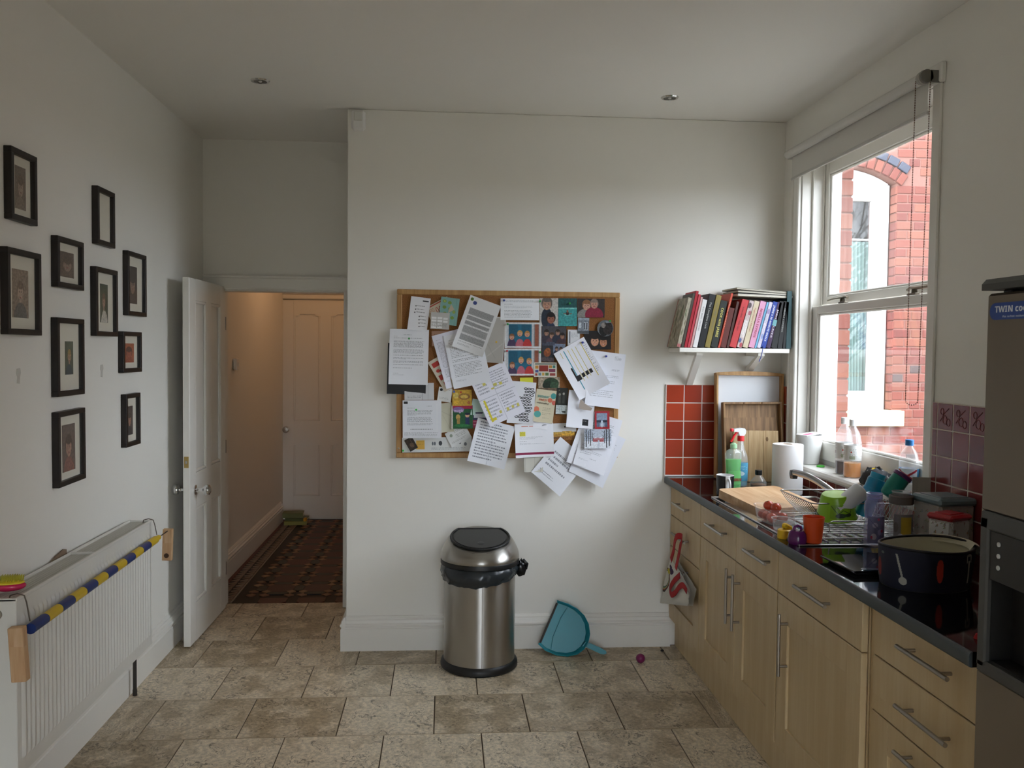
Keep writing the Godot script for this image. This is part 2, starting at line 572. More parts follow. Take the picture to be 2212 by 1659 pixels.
# ------------------------------------------------------------------ the hall beyond the doorway
func hall() -> void:
	struct("wall_hall_left", MB.new().box(Vector3(-1.57, 1.35, -7.0), Vector3(0.12, 2.7, 2.82)), M.wall)
	struct("wall_hall_right", MB.new().box(Vector3(-0.40, 1.35, -7.0), Vector3(0.12, 2.7, 2.82)), M.wall)
	struct("wall_hall_end", MB.new().box(Vector3(-0.98, 1.25, -8.46), Vector3(1.3, 2.9, 0.1)), M.wall)
	struct("ceiling_hall", MB.new().box(Vector3(-0.98, 2.75, -7.0), Vector3(1.3, 0.1, 2.9)), M.ceiling)
	skirting("baseboard_hall", Vector3(-1.51, 0, -5.62), Vector3(-1.51, 0, -8.26), Vector3(1, 0, 0))
	# Victorian floor: red octagons, black lozenges, buff squares
	var fl := struct("floor_hall", MB.new().box(Vector3(-0.98, -0.054, -7.0), Vector3(1.1, 0.09, 2.8)), mat("1d1512", 0.6))
	var red := [mat("4a211b", 0.5), mat("552720", 0.5), mat("421d19", 0.5)]
	var blk := mat("17130f", 0.45); var buff := [mat("9a7a5e", 0.55), mat("8c6a52", 0.55), mat("7d5a46", 0.55)]
	var p := 0.243
	var oct := PackedVector2Array()
	for q: Vector2 in [Vector2(-0.052, -0.088), Vector2(0.052, -0.088), Vector2(0.088, -0.052), Vector2(0.088, 0.052), Vector2(0.052, 0.088), Vector2(-0.052, 0.088), Vector2(-0.088, 0.052), Vector2(-0.088, -0.052)]: oct.append(q)
	var om := MB.new().prism(oct, 0, 0.007).mesh()
	var hx := MB.new().prism(PackedVector2Array([Vector2(-0.073, 0), Vector2(-0.05, -0.031), Vector2(0.05, -0.031), Vector2(0.073, 0), Vector2(0.05, 0.031), Vector2(-0.05, 0.031)]), 0, 0.007).mesh()
	var sq := MB.new().prism(PackedVector2Array([Vector2(-0.033, 0), Vector2(0, -0.033), Vector2(0.033, 0), Vector2(0, 0.033)]), 0, 0.007).mesh()
	var ctr := MB.new().prism(PackedVector2Array([Vector2(-0.042, 0), Vector2(0, -0.042), Vector2(0.042, 0), Vector2(0, 0.042)]), 0, 0.0065).mesh()
	var lay := Vector3(-PI / 2, 0, 0)
	var far := MB.new()
	for i in range(0, 5):
		for j in range(0, 12):
			var x := -1.205 + i * p; var z := -5.835 - j * p
			# node of four buff squares round a black one
			for d: Vector2 in [Vector2(-1, -1), Vector2(1, -1), Vector2(1, 1), Vector2(-1, 1)]:
				var c := Vector3(x + d.x * 0.042, -0.009, z + d.y * 0.042)
				if c.x > -0.49 or c.x < -1.30 or c.z > -5.63 or c.z < -8.37: continue
				if j < 6: place("tile", sq, buff[rng.randi() % 3], fl, c, lay)
				else:
					far.x = Transform3D(Basis.from_euler(lay), c)
					far.prism(PackedVector2Array([Vector2(-0.033, 0), Vector2(0, -0.033), Vector2(0.033, 0), Vector2(0, 0.033)]), 0, 0.007)
			if x + p / 2 < -0.56: place("tile", hx, blk, fl, Vector3(x + p / 2, -0.009, z), lay)
			if z - p / 2 > -8.33 and x < -0.52 and x > -1.29: place("tile", hx, blk, fl, Vector3(x, -0.009, z - p / 2), Vector3(-PI / 2, 0, PI / 2) if false else Vector3(-PI / 2, PI / 2, 0))
			if x + p / 2 < -0.57 and z - p / 2 > -8.3: place("tile", om, red[rng.randi() % 3], fl, Vector3(x + p / 2, -0.009, z - p / 2), lay)
			if j == 0 and x + p / 2 < -0.57:
				place("tile", MB.new().prism(PackedVector2Array([Vector2(-0.052, -0.088), Vector2(0.052, -0.088), Vector2(0.088, -0.052), Vector2(0.088, 0.04), Vector2(-0.088, 0.04), Vector2(-0.088, -0.052)]), 0, 0.007).mesh(), red[rng.randi() % 3], fl, Vector3(x + p / 2, -0.009, z + p * 0.64), Vector3(PI / 2, 0, 0) + Vector3(-PI, 0, 0))
	stuff(part("distant_squares", far, buff[1], fl))
	# border: two rows of small triangles between narrow strips, along the left wall
	var tri_m := MB.new(); var strip := MB.new()
	tri_m.x = Transform3D(); 
	var z := -5.63
	while z > -8.3:
		for k in 2:
			var x0 := -1.435 + k * 0.062
			tri_m.x = Transform3D(Basis.from_euler(lay), Vector3(x0, -0.009, z))
			tri_m.prism(PackedVector2Array([Vector2(-0.026, 0), Vector2(0.026, 0), Vector2(0.026, 0.052)]), 0, 0.007)
		z -= 0.066
	stuff(part("border_triangles", tri_m, mat("8a7565", 0.55), fl))
	for e: Array in [[-1.478, 0.036, "552720"], [-1.337, 0.010, "8f8171"]]:
		part("border_strip", MB.new().box(Vector3(e[0], -0.0055, -6.98), Vector3(e[1], 0.007, 2.7), 0.001), mat(e[2], 0.55), fl)
	# door at the end of the hall
	var d := Node3D.new(); d.name = "door_2"; add_child(d); d.set_meta("kind", "structure")
	var cream: Material = M.gloss
	d.position = Vector3(-1.115, 0, -8.40)
	panel_door(d, 0.81, 2.06, cream, true)
	var knob := part("knob", MB.new().at(Vector3(-0.36, 0.846, 0.02), Vector3(PI / 2, 0, 0)).lathe([Vector2(0, 0), Vector2(0.026, 0), Vector2(0.026, 0.006), Vector2(0.010, 0.01), Vector2(0.010, 0.03), Vector2(0.026, 0.042), Vector2(0.03, 0.055), Vector2(0.024, 0.068), Vector2(0, 0.072)], 20), M.brushed, d)
	knob.set_meta("label", "round metal knob of the hall door")
	var m := MB.new()
	m.box(Vector3(-1.535, 1.05, -8.39), Vector3(0.05, 2.10, 0.06), 0.006)
	m.box(Vector3(-0.98, 2.09, -8.385), Vector3(1.16, 0.05, 0.06), 0.01)
	m.box(Vector3(-0.98, 2.125, -8.375), Vector3(1.16, 0.025, 0.08), 0.01)
	struct("trim_3", m, M.gloss)
	# light switch on the hall wall
	var s := thing("light_switch", "small white light switch on the hall wall beyond the open door", "switch", Vector3(-1.505, 1.488, -6.46), Vector3(0, PI / 2, 0))
	part("plate", MB.new().box(Vector3(0, 0, 0.012), Vector3(0.086, 0.086, 0.026), 0.006), M.white, s)
	part("rocker", MB.new().box(Vector3(0, 0, 0.027), Vector3(0.018, 0.03, 0.008), 0.003), M.white, s)
	# three books piled on the hall floor
	var tones := [["8d8a3c", "efe9d0"], ["55603a", "ded6bb"], ["6b6f3a", "e2dcc0"]]
	var where := [[-1.345, 0.002, -8.13, 0.20, 0.034, 0.06], [-1.335, 0.0375, -8.14, 0.19, 0.026, -0.10], [-1.372, 0.065, -8.15, 0.185, 0.042, 0.07]]
	var said := ["bottom book of the pile on the hall floor, green spine", "middle book of the pile on the hall floor with an orange corner", "top book of the hall floor pile, thick with mottled yellow-green cover"]
	for k in 3:
		var b := thing("book", said[k], "book", Vector3(where[k][0], where[k][1], where[k][2]), Vector3(0, where[k][5], 0), "books piled on the hall floor")
		flat_book(b, where[k][3], where[k][4], 0.14, mat(tones[k][0], 0.45), mat(tones[k][1], 0.8))
		if k == 1: part("corner_band", MB.new().box(Vector3(0.085, 0.013, 0.05), Vector3(0.022, 0.0275, 0.044), 0.001), mat("d99a1c", 0.5), b)
	# the hall lamp: a small globe under the hall ceiling
	var lamp := thing("pendant_lamp", "small warm globe lamp under the hall ceiling", "lamp", Vector3(-0.98, 2.42, -7.35))
	part("rose", MB.new().lathe([Vector2(0, 0.24), Vector2(0.05, 0.24), Vector2(0.05, 0.26), Vector2(0.03, 0.279), Vector2(0, 0.279)], 20), M.white, lamp)
	part("cord", MB.new().tube([Vector3(0, 0.08, 0), Vector3(0, 0.245, 0)], 0.004), M.white, lamp)
	part("globe", MB.new().ball(Vector3.ZERO, Vector3(0.09, 0.09, 0.09), 20, 12), mat("ffe2b0", 0.4, 0.0, {"emission_enabled": true, "emission": Color("ffd0a0"), "emission_energy_multiplier": 1.5}), lamp)
	var li := OmniLight3D.new()
	li.name = "lamp_light"
	li.position = Vector3.ZERO
	li.light_color = Color("ffc08a"); li.light_energy = 0.052; li.light_size = 0.08
	li.omni_range = 12.0; li.omni_attenuation = 2.0; li.shadow_enabled = true
	lamp.add_child(li)

func flat_book(b: Node3D, w: float, h: float, d: float, cover: Material, leaves: Material) -> void:
	var m := MB.new()
	m.box(Vector3(0, 0.0015, 0), Vector3(w, 0.003, d), 0.0006)
	m.box(Vector3(0, h - 0.0015, 0), Vector3(w, 0.003, d), 0.0006)
	m.box(Vector3(0, h / 2, d / 2 - 0.0015), Vector3(w, h - 0.004, 0.003), 0.0006)
	part("cover", m, cover, b)
	part("pages", MB.new().box(Vector3(0, h / 2, -0.003), Vector3(w - 0.008, h - 0.006, d - 0.008)), leaves, b)

func panel_door(d: Node3D, w: float, h: float, paint: Material, shaped := false) -> void:
	# four sunk panels with mouldings; hung on its left bottom corner at the origin's middle; faces +z
	var t := 0.036
	var st := 0.11; var mid := 0.10
	var rails := [0.0, 0.215, 0.735, 0.925, h - 0.115, h]
	var m := MB.new()
	m.box(Vector3(-w / 2 + st / 2, h / 2 + 0.003, 0), Vector3(st, h - 0.006, t), 0.003)
	m.box(Vector3(w / 2 - st / 2, h / 2 + 0.003, 0), Vector3(st, h - 0.006, t), 0.003)
	m.box(Vector3(0, rails[1] / 2 + 0.003, 0), Vector3(w - 2 * st, rails[1] - 0.006, t - 0.0006))
	m.box(Vector3(0, (rails[2] + rails[3]) / 2, 0), Vector3(w - 2 * st, rails[3] - rails[2], t - 0.0006))
	m.box(Vector3(0, (rails[4] + rails[5]) / 2, 0), Vector3(w - 2 * st, rails[5] - rails[4], t - 0.0006))
	m.box(Vector3(0, (rails[1] + rails[2]) / 2, 0), Vector3(mid, rails[2] - rails[1], t - 0.001))
	m.box(Vector3(0, (rails[3] + rails[4]) / 2, 0), Vector3(mid, rails[4] - rails[3], t - 0.001))
	part("frame", m, paint, d)
	var pw := (w - 2 * st - mid) / 2
	for sx: float in [-1.0, 1.0]:
		for k in 2:
			var y0: float = rails[1] if k == 0 else rails[3]
			var y1: float = rails[2] if k == 0 else rails[4]
			var c := Vector3(sx * (mid / 2 + pw / 2), (y0 + y1) / 2, 0)
			var pm := MB.new()
			pm.box(c, Vector3(pw, y1 - y0, 0.012))
			# moulding round the panel, both faces
			for f: float in [-1.0, 1.0]:
				pm.box(c + Vector3(0, (y1 - y0) / 2 - 0.009, f * 0.011), Vector3(pw, 0.018, 0.012), 0.005)
				pm.box(c + Vector3(0, -(y1 - y0) / 2 + 0.009, f * 0.011), Vector3(pw, 0.018, 0.012), 0.005)
				pm.box(c + Vector3(pw / 2 - 0.009, 0, f * 0.011), Vector3(0.018, y1 - y0, 0.012), 0.005)
				pm.box(c + Vector3(-pw / 2 + 0.009, 0, f * 0.011), Vector3(0.018, y1 - y0, 0.012), 0.005)
			if shaped:      # the top edge of the panel opening is cut in an ogee
				var hw := pw / 2
				var o := PackedVector2Array([Vector2(-hw, 0.0), Vector2(hw, 0.0), Vector2(hw, -0.036), Vector2(hw * 0.66, -0.036), Vector2(hw * 0.56, -0.018), Vector2(-hw * 0.56, -0.018), Vector2(-hw * 0.66, -0.036), Vector2(-hw, -0.036)])
				pm.at(c + Vector3(0, (y1 - y0) / 2, 0)).prism(o, 0.006, t / 2 - 0.0005)
			part("panel", pm, paint, d)

func kitchen_door() -> void:
	var d := Node3D.new(); d.name = "door_1"; add_child(d); d.set_meta("kind", "structure")
	# hinged at the left of the doorway and folded back almost onto the left wall
	d.position = Vector3(-1.353, 0.003, -5.115)
	d.rotation.y = PI / 2 - 0.012
	panel_door(d, 0.725, 1.972, M.gloss)
	var prof := [Vector2(0, 0), Vector2(0.027, 0), Vector2(0.027, 0.005), Vector2(0.012, 0.009), Vector2(0.009, 0.03), Vector2(0.013, 0.044), Vector2(0.026, 0.052), Vector2(0.030, 0.064), Vector2(0.027, 0.076), Vector2(0.014, 0.083), Vector2(0, 0.085)]
	for s: float in [1.0, -1.0]:
		var k := part("knob", MB.new().at(Vector3(-0.272, 0.835, s * 0.018), Vector3(s * PI / 2, 0, 0)).lathe(prof, 24), M.chrome, d)
		k.set_meta("label", "round chrome door knob")
	var lp := part("latch_plate", MB.new().box(Vector3(-0.3632, 0.995, 0), Vector3(0.002, 0.06, 0.024), 0.0008), mat("b59b62", 0.35, 1.0), d)
	lp.set_meta("label", "brass latch plate on the door edge")
	part("latch_bolt", MB.new().box(Vector3(-0.367, 0.995, 0), Vector3(0.008, 0.016, 0.011), 0.002), M.brushed, d)
	var hg := MB.new()
	for y in [0.25, 1.0, 1.75]: hg.tube([Vector3(0.366, y - 0.04, 0.016), Vector3(0.366, y + 0.04, 0.016)], 0.006)
	part("hinge", hg, M.brushed, d)

func ceiling_fittings() -> void:
	for k in 2:
		var c := Vector3(-0.873, CEIL, -4.26) if k == 0 else Vector3(1.093, CEIL, -4.31)
		var l := thing("downlight", ["recessed ceiling spotlight over the doorway side, unlit, chrome ring", "recessed ceiling spotlight nearer the window, unlit, chrome ring"][k], "spotlight", c, Vector3.ZERO, "recessed ceiling spotlights")
		part("ring", MB.new().lathe([Vector2(0.030, 0.0), Vector2(0.031, -0.006), Vector2(0.040, -0.006), Vector2(0.044, -0.001), Vector2(0.044, 0.001)], 32), M.chrome, l)
		part("reflector", MB.new().lathe([Vector2(0.0, -0.001), Vector2(0.016, -0.0015), Vector2(0.0295, -0.004)], 28), mat("6d6a66", 0.25, 1.0), l)
		part("bulb", MB.new().ball(Vector3(0, -0.004, 0), Vector3(0.009, 0.006, 0.009), 12, 8), mat("d8d6cf", 0.15), l)
	var s := thing("motion_sensor", "small white alarm sensor in the top corner above the doorway edge", "sensor", Vector3(-0.457, 2.795, ZB))
	part("housing", MB.new().box(Vector3(0, 0.0, 0.02), Vector3(0.072, 0.104, 0.04), 0.012), M.white, s)
	part("lens", MB.new().box(Vector3(0.0, 0.018, 0.038), Vector3(0.046, 0.05, 0.012), 0.005), mat("dcdad2", 0.3), s)

# ------------------------------------------------------------------ the sash window
func window() -> void:
	var w := Node3D.new(); w.name = "window_1"; add_child(w); w.set_meta("kind", "structure")
	var z0 := -4.47; var z1 := -3.225
	var zm := (z0 + z1) / 2; var zw := z1 - z0
	# architrave on the wall face, lining of the box frame, beads
	var m := MB.new()
	m.box(Vector3(1.826, 1.83, z0 - 0.032), Vector3(0.022, 1.63, 0.074), 0.005)
	m.box(Vector3(1.815, 1.83, z0 - 0.060), Vector3(0.016, 1.63, 0.018), 0.006)
	m.box(Vector3(1.831, 1.83, z1 + 0.024), Vector3(0.012, 1.60, 0.056), 0.004)
	m.box(Vector3(1.826, 2.655, zm), Vector3(0.022, 0.074, zw + 0.14), 0.005)
	part("architrave", m, M.gloss, w)
	m = MB.new()
	for z: float in [z0, z1]:
		var s := 1.0 if z == z0 else -1.0
		m.box(Vector3(1.938, 1.83, z + s * 0.004), Vector3(0.206, 1.61, 0.016), 0.002)     # pulley stile
		m.box(Vector3(1.892, 1.83, z + s * 0.018), Vector3(0.012, 1.61, 0.016), 0.004)     # staff bead
		m.box(Vector3(1.9495, 1.83, z + s * 0.016), Vector3(0.007, 1.61, 0.014), 0.002)    # parting bead
		m.box(Vector3(2.022, 1.83, z + s * 0.010), Vector3(0.036, 1.61, 0.030), 0.002)     # outer lining
	m.box(Vector3(1.938, 2.622, zm), Vector3(0.206, 0.016, zw), 0.002)
	m.box(Vector3(2.022, 2.612, zm), Vector3(0.036, 0.03, zw), 0.002)
	part("box_frame", m, M.gloss, w)
	m = MB.new()
	m.box(Vector3(2.03, 1.055, zm), Vector3(0.24, 0.05, zw + 0.0), 0.006)
	part("outer_sill", m, mat("d8d6d0", 0.5), w)
	# sashes: each frame is stiles, rails and a pane
	var sash := func(x: float, y0: float, y1: float, stile: float, bottom: float, top: float, called: String) -> void:
		var f := MB.new()
		var a := z0 + 0.013; var b := z1 - 0.013
		var t := 0.043
		f.box(Vector3(x, (y0 + y1) / 2, a + stile / 2), Vector3(t, y1 - y0, stile), 0.004)
		f.box(Vector3(x, (y0 + y1) / 2, b - stile / 2), Vector3(t, y1 - y0, stile), 0.004)
		f.box(Vector3(x, y0 + bottom / 2, (a + b) / 2), Vector3(t - 0.001, bottom, b - a - 2 * stile + 0.004), 0.003)
		f.box(Vector3(x, y1 - top / 2, (a + b) / 2), Vector3(t - 0.001, top, b - a - 2 * stile + 0.004), 0.003)
		# glazing bead
		for e: Array in [[y0 + bottom + 0.005, 0], [y1 - top - 0.005, 0]]:
			f.box(Vector3(x - 0.006, e[0], (a + b) / 2), Vector3(0.014, 0.012, b - a - 2 * stile), 0.004)
		for zz: float in [a + stile + 0.005, b - stile - 0.005]:
			f.box(Vector3(x - 0.006, (y0 + bottom + y1 - top) / 2, zz), Vector3(0.014, y1 - top - y0 - bottom, 0.012), 0.004)
		var s := part(called, f, M.gloss, w)
		part("pane", MB.new().box(Vector3(x + 0.006, (y0 + bottom + y1 - top) / 2, (a + b) / 2), Vector3(0.004, y1 - top - y0 - bottom + 0.01, b - a - 2 * stile + 0.01)), M.glass, s)
	sash.call(1.922, 1.075, 1.852, 0.070, 0.092, 0.040, "lower_sash")
	sash.call(1.976, 1.858, 2.612, 0.050, 0.044, 0.085, "upper_sash")
	# sill board inside: stone, with a rounded nose
	m = MB.new()
	var prof := PackedVector2Array()
	for q: Vector2 in [Vector2(1.90, 1.052), Vector2(1.79, 1.052), Vector2(1.777, 1.048), Vector2(1.770, 1.038), Vector2(1.771, 1.026), Vector2(1.780, 1.016), Vector2(1.90, 1.014)]: prof.append(q)
	m.x = Transform3D(Basis(), Vector3.ZERO)
	m.prism(prof, z0 - 0.04, z1 + 0.07)
	struct("sill", m, mat("dedbd4", 0.35), w)
	# two brass lift-off fasteners on the meeting rail
	for k in 2:
		var z := -4.16 if k == 0 else -3.50
		var f := Node3D.new(); f.name = "fastener"; w.add_child(f, true)
		f.position = Vector3(1.925, 1.852, z)
		var s := 1.0 if k == 0 else -1.0
		f.set_meta("label", "tarnished sash fastener on the meeting rail")
		part("base", MB.new().box(Vector3(0, 0.005, s * 0.01), Vector3(0.024, 0.010, 0.06), 0.002), mat("6f675c", 0.35, 1.0), f)
		part("post", MB.new().lathe([Vector2(0, 0.008), Vector2(0.012, 0.008), Vector2(0.011, 0.026), Vector2(0, 0.027)], 14), mat("5d564c", 0.35, 1.0), f)
		var arm := MB.new()
		arm.at(Vector3(0, 0.030, 0)).tube([Vector3(0, -0.006, -s * 0.16), Vector3(0, 0.0, -s * 0.10), Vector3(0, 0.0, 0.0), Vector3(0, 0.003, s * 0.03), Vector3(0, -0.004, s * 0.055)], 0.0065)
		part("arm", arm, mat("8b8375", 0.3, 1.0), f)
	# roller blind
	var b := thing("roller_blind", "white roller blind rolled almost to the top of the kitchen window", "blind", Vector3(1.772, 2.640, -3.84))
	part("roll", MB.new().at(Vector3.ZERO, Vector3(PI / 2, 0, 0)).lathe([Vector2(0, -0.66), Vector2(0.021, -0.66), Vector2(0.021, 0.62), Vector2(0, 0.62)], 28), mat("d9d6cf", 0.8), b)
	part("fabric", MB.new().box(Vector3(0.019, -0.065, -0.005), Vector3(0.0012, 0.125, 1.29)), mat("dedbd4", 0.85, 0.0, {"backlight_enabled": true, "backlight": Color(0.25, 0.25, 0.24)}), b)
	part("bottom_bar", MB.new().box(Vector3(0.019, -0.128, -0.005), Vector3(0.009, 0.016, 1.30), 0.003), mat("c9c6c0", 0.4), b)
	var br := MB.new()
	br.box(Vector3(0.036, 0.0, 0.665), Vector3(0.05, 0.046, 0.006), 0.002)
	br.at(Vector3(0, 0, 0.665), Vector3(PI / 2, 0, 0)).lathe([Vector2(0, -0.003), Vector2(0.024, -0.003), Vector2(0.024, 0.003), Vector2(0, 0.003)], 24)
	br.at(Vector3.ZERO).box(Vector3(0.061, 0.0, 0.650), Vector3(0.004, 0.05, 0.036), 0.001)
	part("bracket", br, mat("6e6c64", 0.45), b)
	part("pulley", MB.new().at(Vector3(0, 0, 0.642), Vector3(PI / 2, 0, 0)).lathe([Vector2(0, -0.010), Vector2(0.025, -0.010), Vector2(0.025, -0.006), Vector2(0.020, -0.002), Vector2(0.020, 0.003), Vector2(0.026, 0.007), Vector2(0.026, 0.011), Vector2(0, 0.011)], 24), mat("b9b6ae", 0.4), b)
	part("far_bracket", MB.new().box(Vector3(0.032, 0.0, -0.668), Vector3(0.06, 0.046, 0.006), 0.002), mat("c8c5bd", 0.5), b)
	# bead chain: one loop of small beads, too many to count
	var ch := MultiMeshInstance3D.new()
	ch.name = "bead_chain"
	var mm := MultiMesh.new()
	mm.transform_format = MultiMesh.TRANSFORM_3D
	mm.mesh = MB.new().ball(Vector3.ZERO, Vector3(0.0023, 0.0023, 0.0023), 8, 6).mesh()
	var pts: Array[Vector3] = []
	var drop := 1.195
	var n := int(drop / 0.0062)
	for k in n:
		var q := float(k) / n
		pts.append(Vector3(-0.020 + 0.0 * q, -0.01 - q * drop, 0.622 - 0.010 * q))
		pts.append(Vector3(0.016 - 0.006 * q, -0.01 - q * drop, 0.660 - 0.014 * q))
	for k in 9:
		var an := PI * k / 8.0
		var a := Vector3(-0.020, -0.01 - drop, 0.612); var e := Vector3(0.010, -0.01 - drop, 0.646)
		pts.append(a.lerp(e, (1 - cos(an)) / 2) + Vector3(0, -0.018 * sin(an), 0))
	mm.instance_count = pts.size()
	for k in pts.size(): mm.set_instance_transform(k, Transform3D(Basis(), pts[k]))
	ch.multimesh = mm
	ch.material_override = mat("6a4a36", 0.4, 0.6)
	b.add_child(ch)
	stuff(ch)

# ------------------------------------------------------------------ outside
func outside() -> void:
	struct("ground", MB.new().box(Vector3(14.0, -0.25, -4.0), Vector3(23.7, 0.2, 40.0)), mat("625f57", 0.9))
	# the neighbouring house across the yard, outside the view
	struct("wall_neighbour", MB.new().box(Vector3(7.6, 3.0, -9.2), Vector3(0.9, 6.6, 9.6)), mat("6d4a3f", 0.9))
	var tones := [mat("7c463b", 0.85), mat("804c3f", 0.85), mat("774239", 0.85), mat("7e4f42", 0.85), mat("703f38", 0.85), mat("855243", 0.85)]
	var dark := mat("544543", 0.85)
	var mortar := mat("876157", 0.95)
	# brick reveal of the kitchen window, on the outside
	var course := 0.0866
	var rv := struct("wall_reveal", MB.new().box(Vector3(2.079, 1.86, -4.62), Vector3(0.066, 1.9, 0.27)), mortar)
	var half := MB.new().box(Vector3.ZERO, Vector3(0.072, 0.0766, 0.02), 0.003).mesh()
	for k in 21:
		place("brick", half, tones[rng.randi() % 6], rv, Vector3(2.0815, 1.00 + k * course, -4.488 + rng.randf_range(-0.0015, 0.0015)))
	# the wing across the yard: a brick wall with an arched window, seen square on
	var z := -8.1
	var body := struct("wall_wing", MB.new().box(Vector3(4.75, 1.3, z - 0.30), Vector3(0.97, 3.3, 0.56)), mortar)
	var bb := MB.new()
	bb.box(Vector3(2.70, 2.6, z - 0.30), Vector3(1.06, 6.0, 0.56))
	bb.box(Vector3(3.75, 4.55, z - 0.30), Vector3(1.036, 2.1, 0.56))
	bb.box(Vector3(3.75, 0.2, z - 0.30), Vector3(1.036, 1.45, 0.56))
	bb.box(Vector3(4.75, 4.27, z - 0.30), Vector3(0.97, 2.66, 0.56))
	part("backing", bb, mortar, body)
	# infill between the head of the opening and the arch
	var arch := PackedVector2Array()
	var ac := Vector2(3.75, 2.46); var ar := 0.925
	for k in 13:
		var an := PI / 2 - 0.595 + 1.19 * k / 12.0
		arch.append(ac + Vector2(cos(an), sin(an)) * ar)
	var spandrel := PackedVector2Array(arch)
	spandrel.append(Vector2(3.232, 3.52)); spandrel.append(Vector2(4.268, 3.52))
	part("backing", MB.new().prism(spandrel, z - 0.5, z - 0.021), mortar, body)
	course = 0.0852
	var shapes := {}
	var count := 0
	for k in range(2, 52):
		var y := 0.02 + k * course
		var x := 4.268
		var alt := k % 2 == 0
		if y > 3.20 and y < 3.62: x = maxf(4.268, ac.x + sqrt(maxf(0.0, 1.126 * 1.126 - (y - 0.036 - ac.y) ** 2)))
		if y > 3.62: x = 3.3 + (0.06 if alt else 0.0)
		if y < 0.92: x = 3.3 + (0.06 if alt else 0.0)
		elif y < 1.08: x = 4.372
		var i := 0
		while x < 5.2:
			var w: float = [0.102, 0.215][(i + k) % 2]
			if i == 0 and not alt: w = 0.165
			if y > 3.62 or y < 0.92: w = [0.215, 0.102, 0.215][(i + k) % 3]
			var key := "%.3f" % w
			if not shapes.has(key): shapes[key] = MB.new().box(Vector3.ZERO, Vector3(w, 0.073, 0.03), 0.004).mesh()
			var tone: Material = tones[rng.randi() % 6]
			if rng.randf() < 0.07: tone = dark
			if count < 290 and y < 4.3:
				place("brick", shapes[key], tone, body, Vector3(x + w / 2, y, z - 0.028 + rng.randf_range(-0.002, 0.002)))
				count += 1
			x += w + 0.011
			i += 1
	# brick reveal of that window, and the arch: a ring of bricks on edge with blue bricks over it
	var side := MB.new().box(Vector3.ZERO, Vector3(0.02, 0.073, 0.10), 0.003).mesh()
	for k in 25: place("brick", side, tones[rng.randi() % 6], body, Vector3(4.262, 1.12 + k * course, z - 0.065))
	var vous := MB.new().box(Vector3.ZERO, Vector3(0.068, 0.108, 0.05), 0.004).mesh()
	for k in 15:
		var an := PI / 2 - 0.60 + 1.20 * k / 14.0
		place("brick", vous, tones[[0, 2, 4, 1][k % 4]], body, Vector3(ac.x + cos(an) * (ar + 0.058), ac.y + sin(an) * (ar + 0.058), z - 0.022), Vector3(0, 0, an - PI / 2))
	var blue := mat("3c4150", 0.5)
	var hd := MB.new().box(Vector3.ZERO, Vector3(0.105, 0.078, 0.05), 0.005).mesh()
	for k in 11:
		var an := PI / 2 - 0.56 + 1.12 * k / 10.0
		place("brick", hd, blue, body, Vector3(ac.x + cos(an) * (ar + 0.158), ac.y + sin(an) * (ar + 0.158), z - 0.018), Vector3(0, 0, an - PI / 2))
	# its white window
	var w := Node3D.new(); w.name = "window_2"; add_child(w); w.set_meta("kind", "structure")
	var upvc := mat("f2f2f0", 0.35)
	var m := MB.new()
	m.box(Vector3(4.195, 2.15, z - 0.15), Vector3(0.10, 2.16, 0.07), 0.006)
	m.box(Vector3(3.305, 2.15, z - 0.15), Vector3(0.10, 2.16, 0.07), 0.006)
	m.box(Vector3(3.75, 1.13, z - 0.15), Vector3(0.8, 0.11, 0.07), 0.006)
	m.box(Vector3(3.75, 3.185, z - 0.15), Vector3(0.8, 0.09, 0.07), 0.006)
	part("frame", m, upvc, w)
	var head := PackedVector2Array()
	for k in 13:
		var an := PI / 2 - 0.55 + 1.10 * k / 12.0
		head.append(ac + Vector2(cos(an), sin(an)) * (ar - 0.004))
	head.append(Vector2(3.265, 3.235)); head.append(Vector2(4.235, 3.235))
	part("head_panel", MB.new().prism(head, z - 0.17, z - 0.13), upvc, w)
	m = MB.new()
	for x: float in [4.108, 3.392]: m.box(Vector3(x, 2.16, z - 0.135), Vector3(0.075, 1.95, 0.06), 0.006)
	m.box(Vector3(3.75, 1.215, z - 0.135), Vector3(0.66, 0.075, 0.06), 0.006)
	m.box(Vector3(3.75, 3.112, z - 0.135), Vector3(0.66, 0.075, 0.06), 0.006)
	part("casement", m, upvc, w)
	var pm := MB.new()
	pm.quad(Vector3(3.42, 1.23, z - 0.14), Vector3(4.08, 1.23, z - 0.14), Vector3(4.08, 3.09, z - 0.14), Vector3(3.42, 3.09, z - 0.14))
	part("pane", pm, clear("eef6f6", 0.01, 0.02), w)
	var cur: Array = []
	for i in 60:
		var col := PackedVector3Array()
		var x := 3.80 + 0.30 * i / 59.0
		for j in 2: col.append(Vector3(x - (0.10 if j == 1 else 0.0) * (1.0 - i / 59.0), 1.15 + j * 1.55, z - 0.24 + 0.016 * sin(i * 1.1)))
		cur.append(col)
	var net := thing("curtain", "pale green curtain hanging inside the white window across the yard", "curtain")
	part("cloth", MB.new().grid(cur), mat("6f8680", 0.9), net)
	part("heading_rail", MB.new().tube([Vector3(3.3, 2.72, z - 0.24), Vector3(4.18, 2.72, z - 0.24)], 0.01), M.white, net)
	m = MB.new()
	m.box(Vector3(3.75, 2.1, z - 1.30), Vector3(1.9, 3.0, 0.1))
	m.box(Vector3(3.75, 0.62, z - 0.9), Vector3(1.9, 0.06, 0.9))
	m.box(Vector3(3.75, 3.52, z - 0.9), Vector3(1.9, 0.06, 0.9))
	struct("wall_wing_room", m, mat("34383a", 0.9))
	struct("sill_wing", MB.new().box(Vector3(3.75, 1.0, z - 0.06), Vector3(1.222, 0.148, 0.24), 0.006), mat("d9c79f", 0.8))
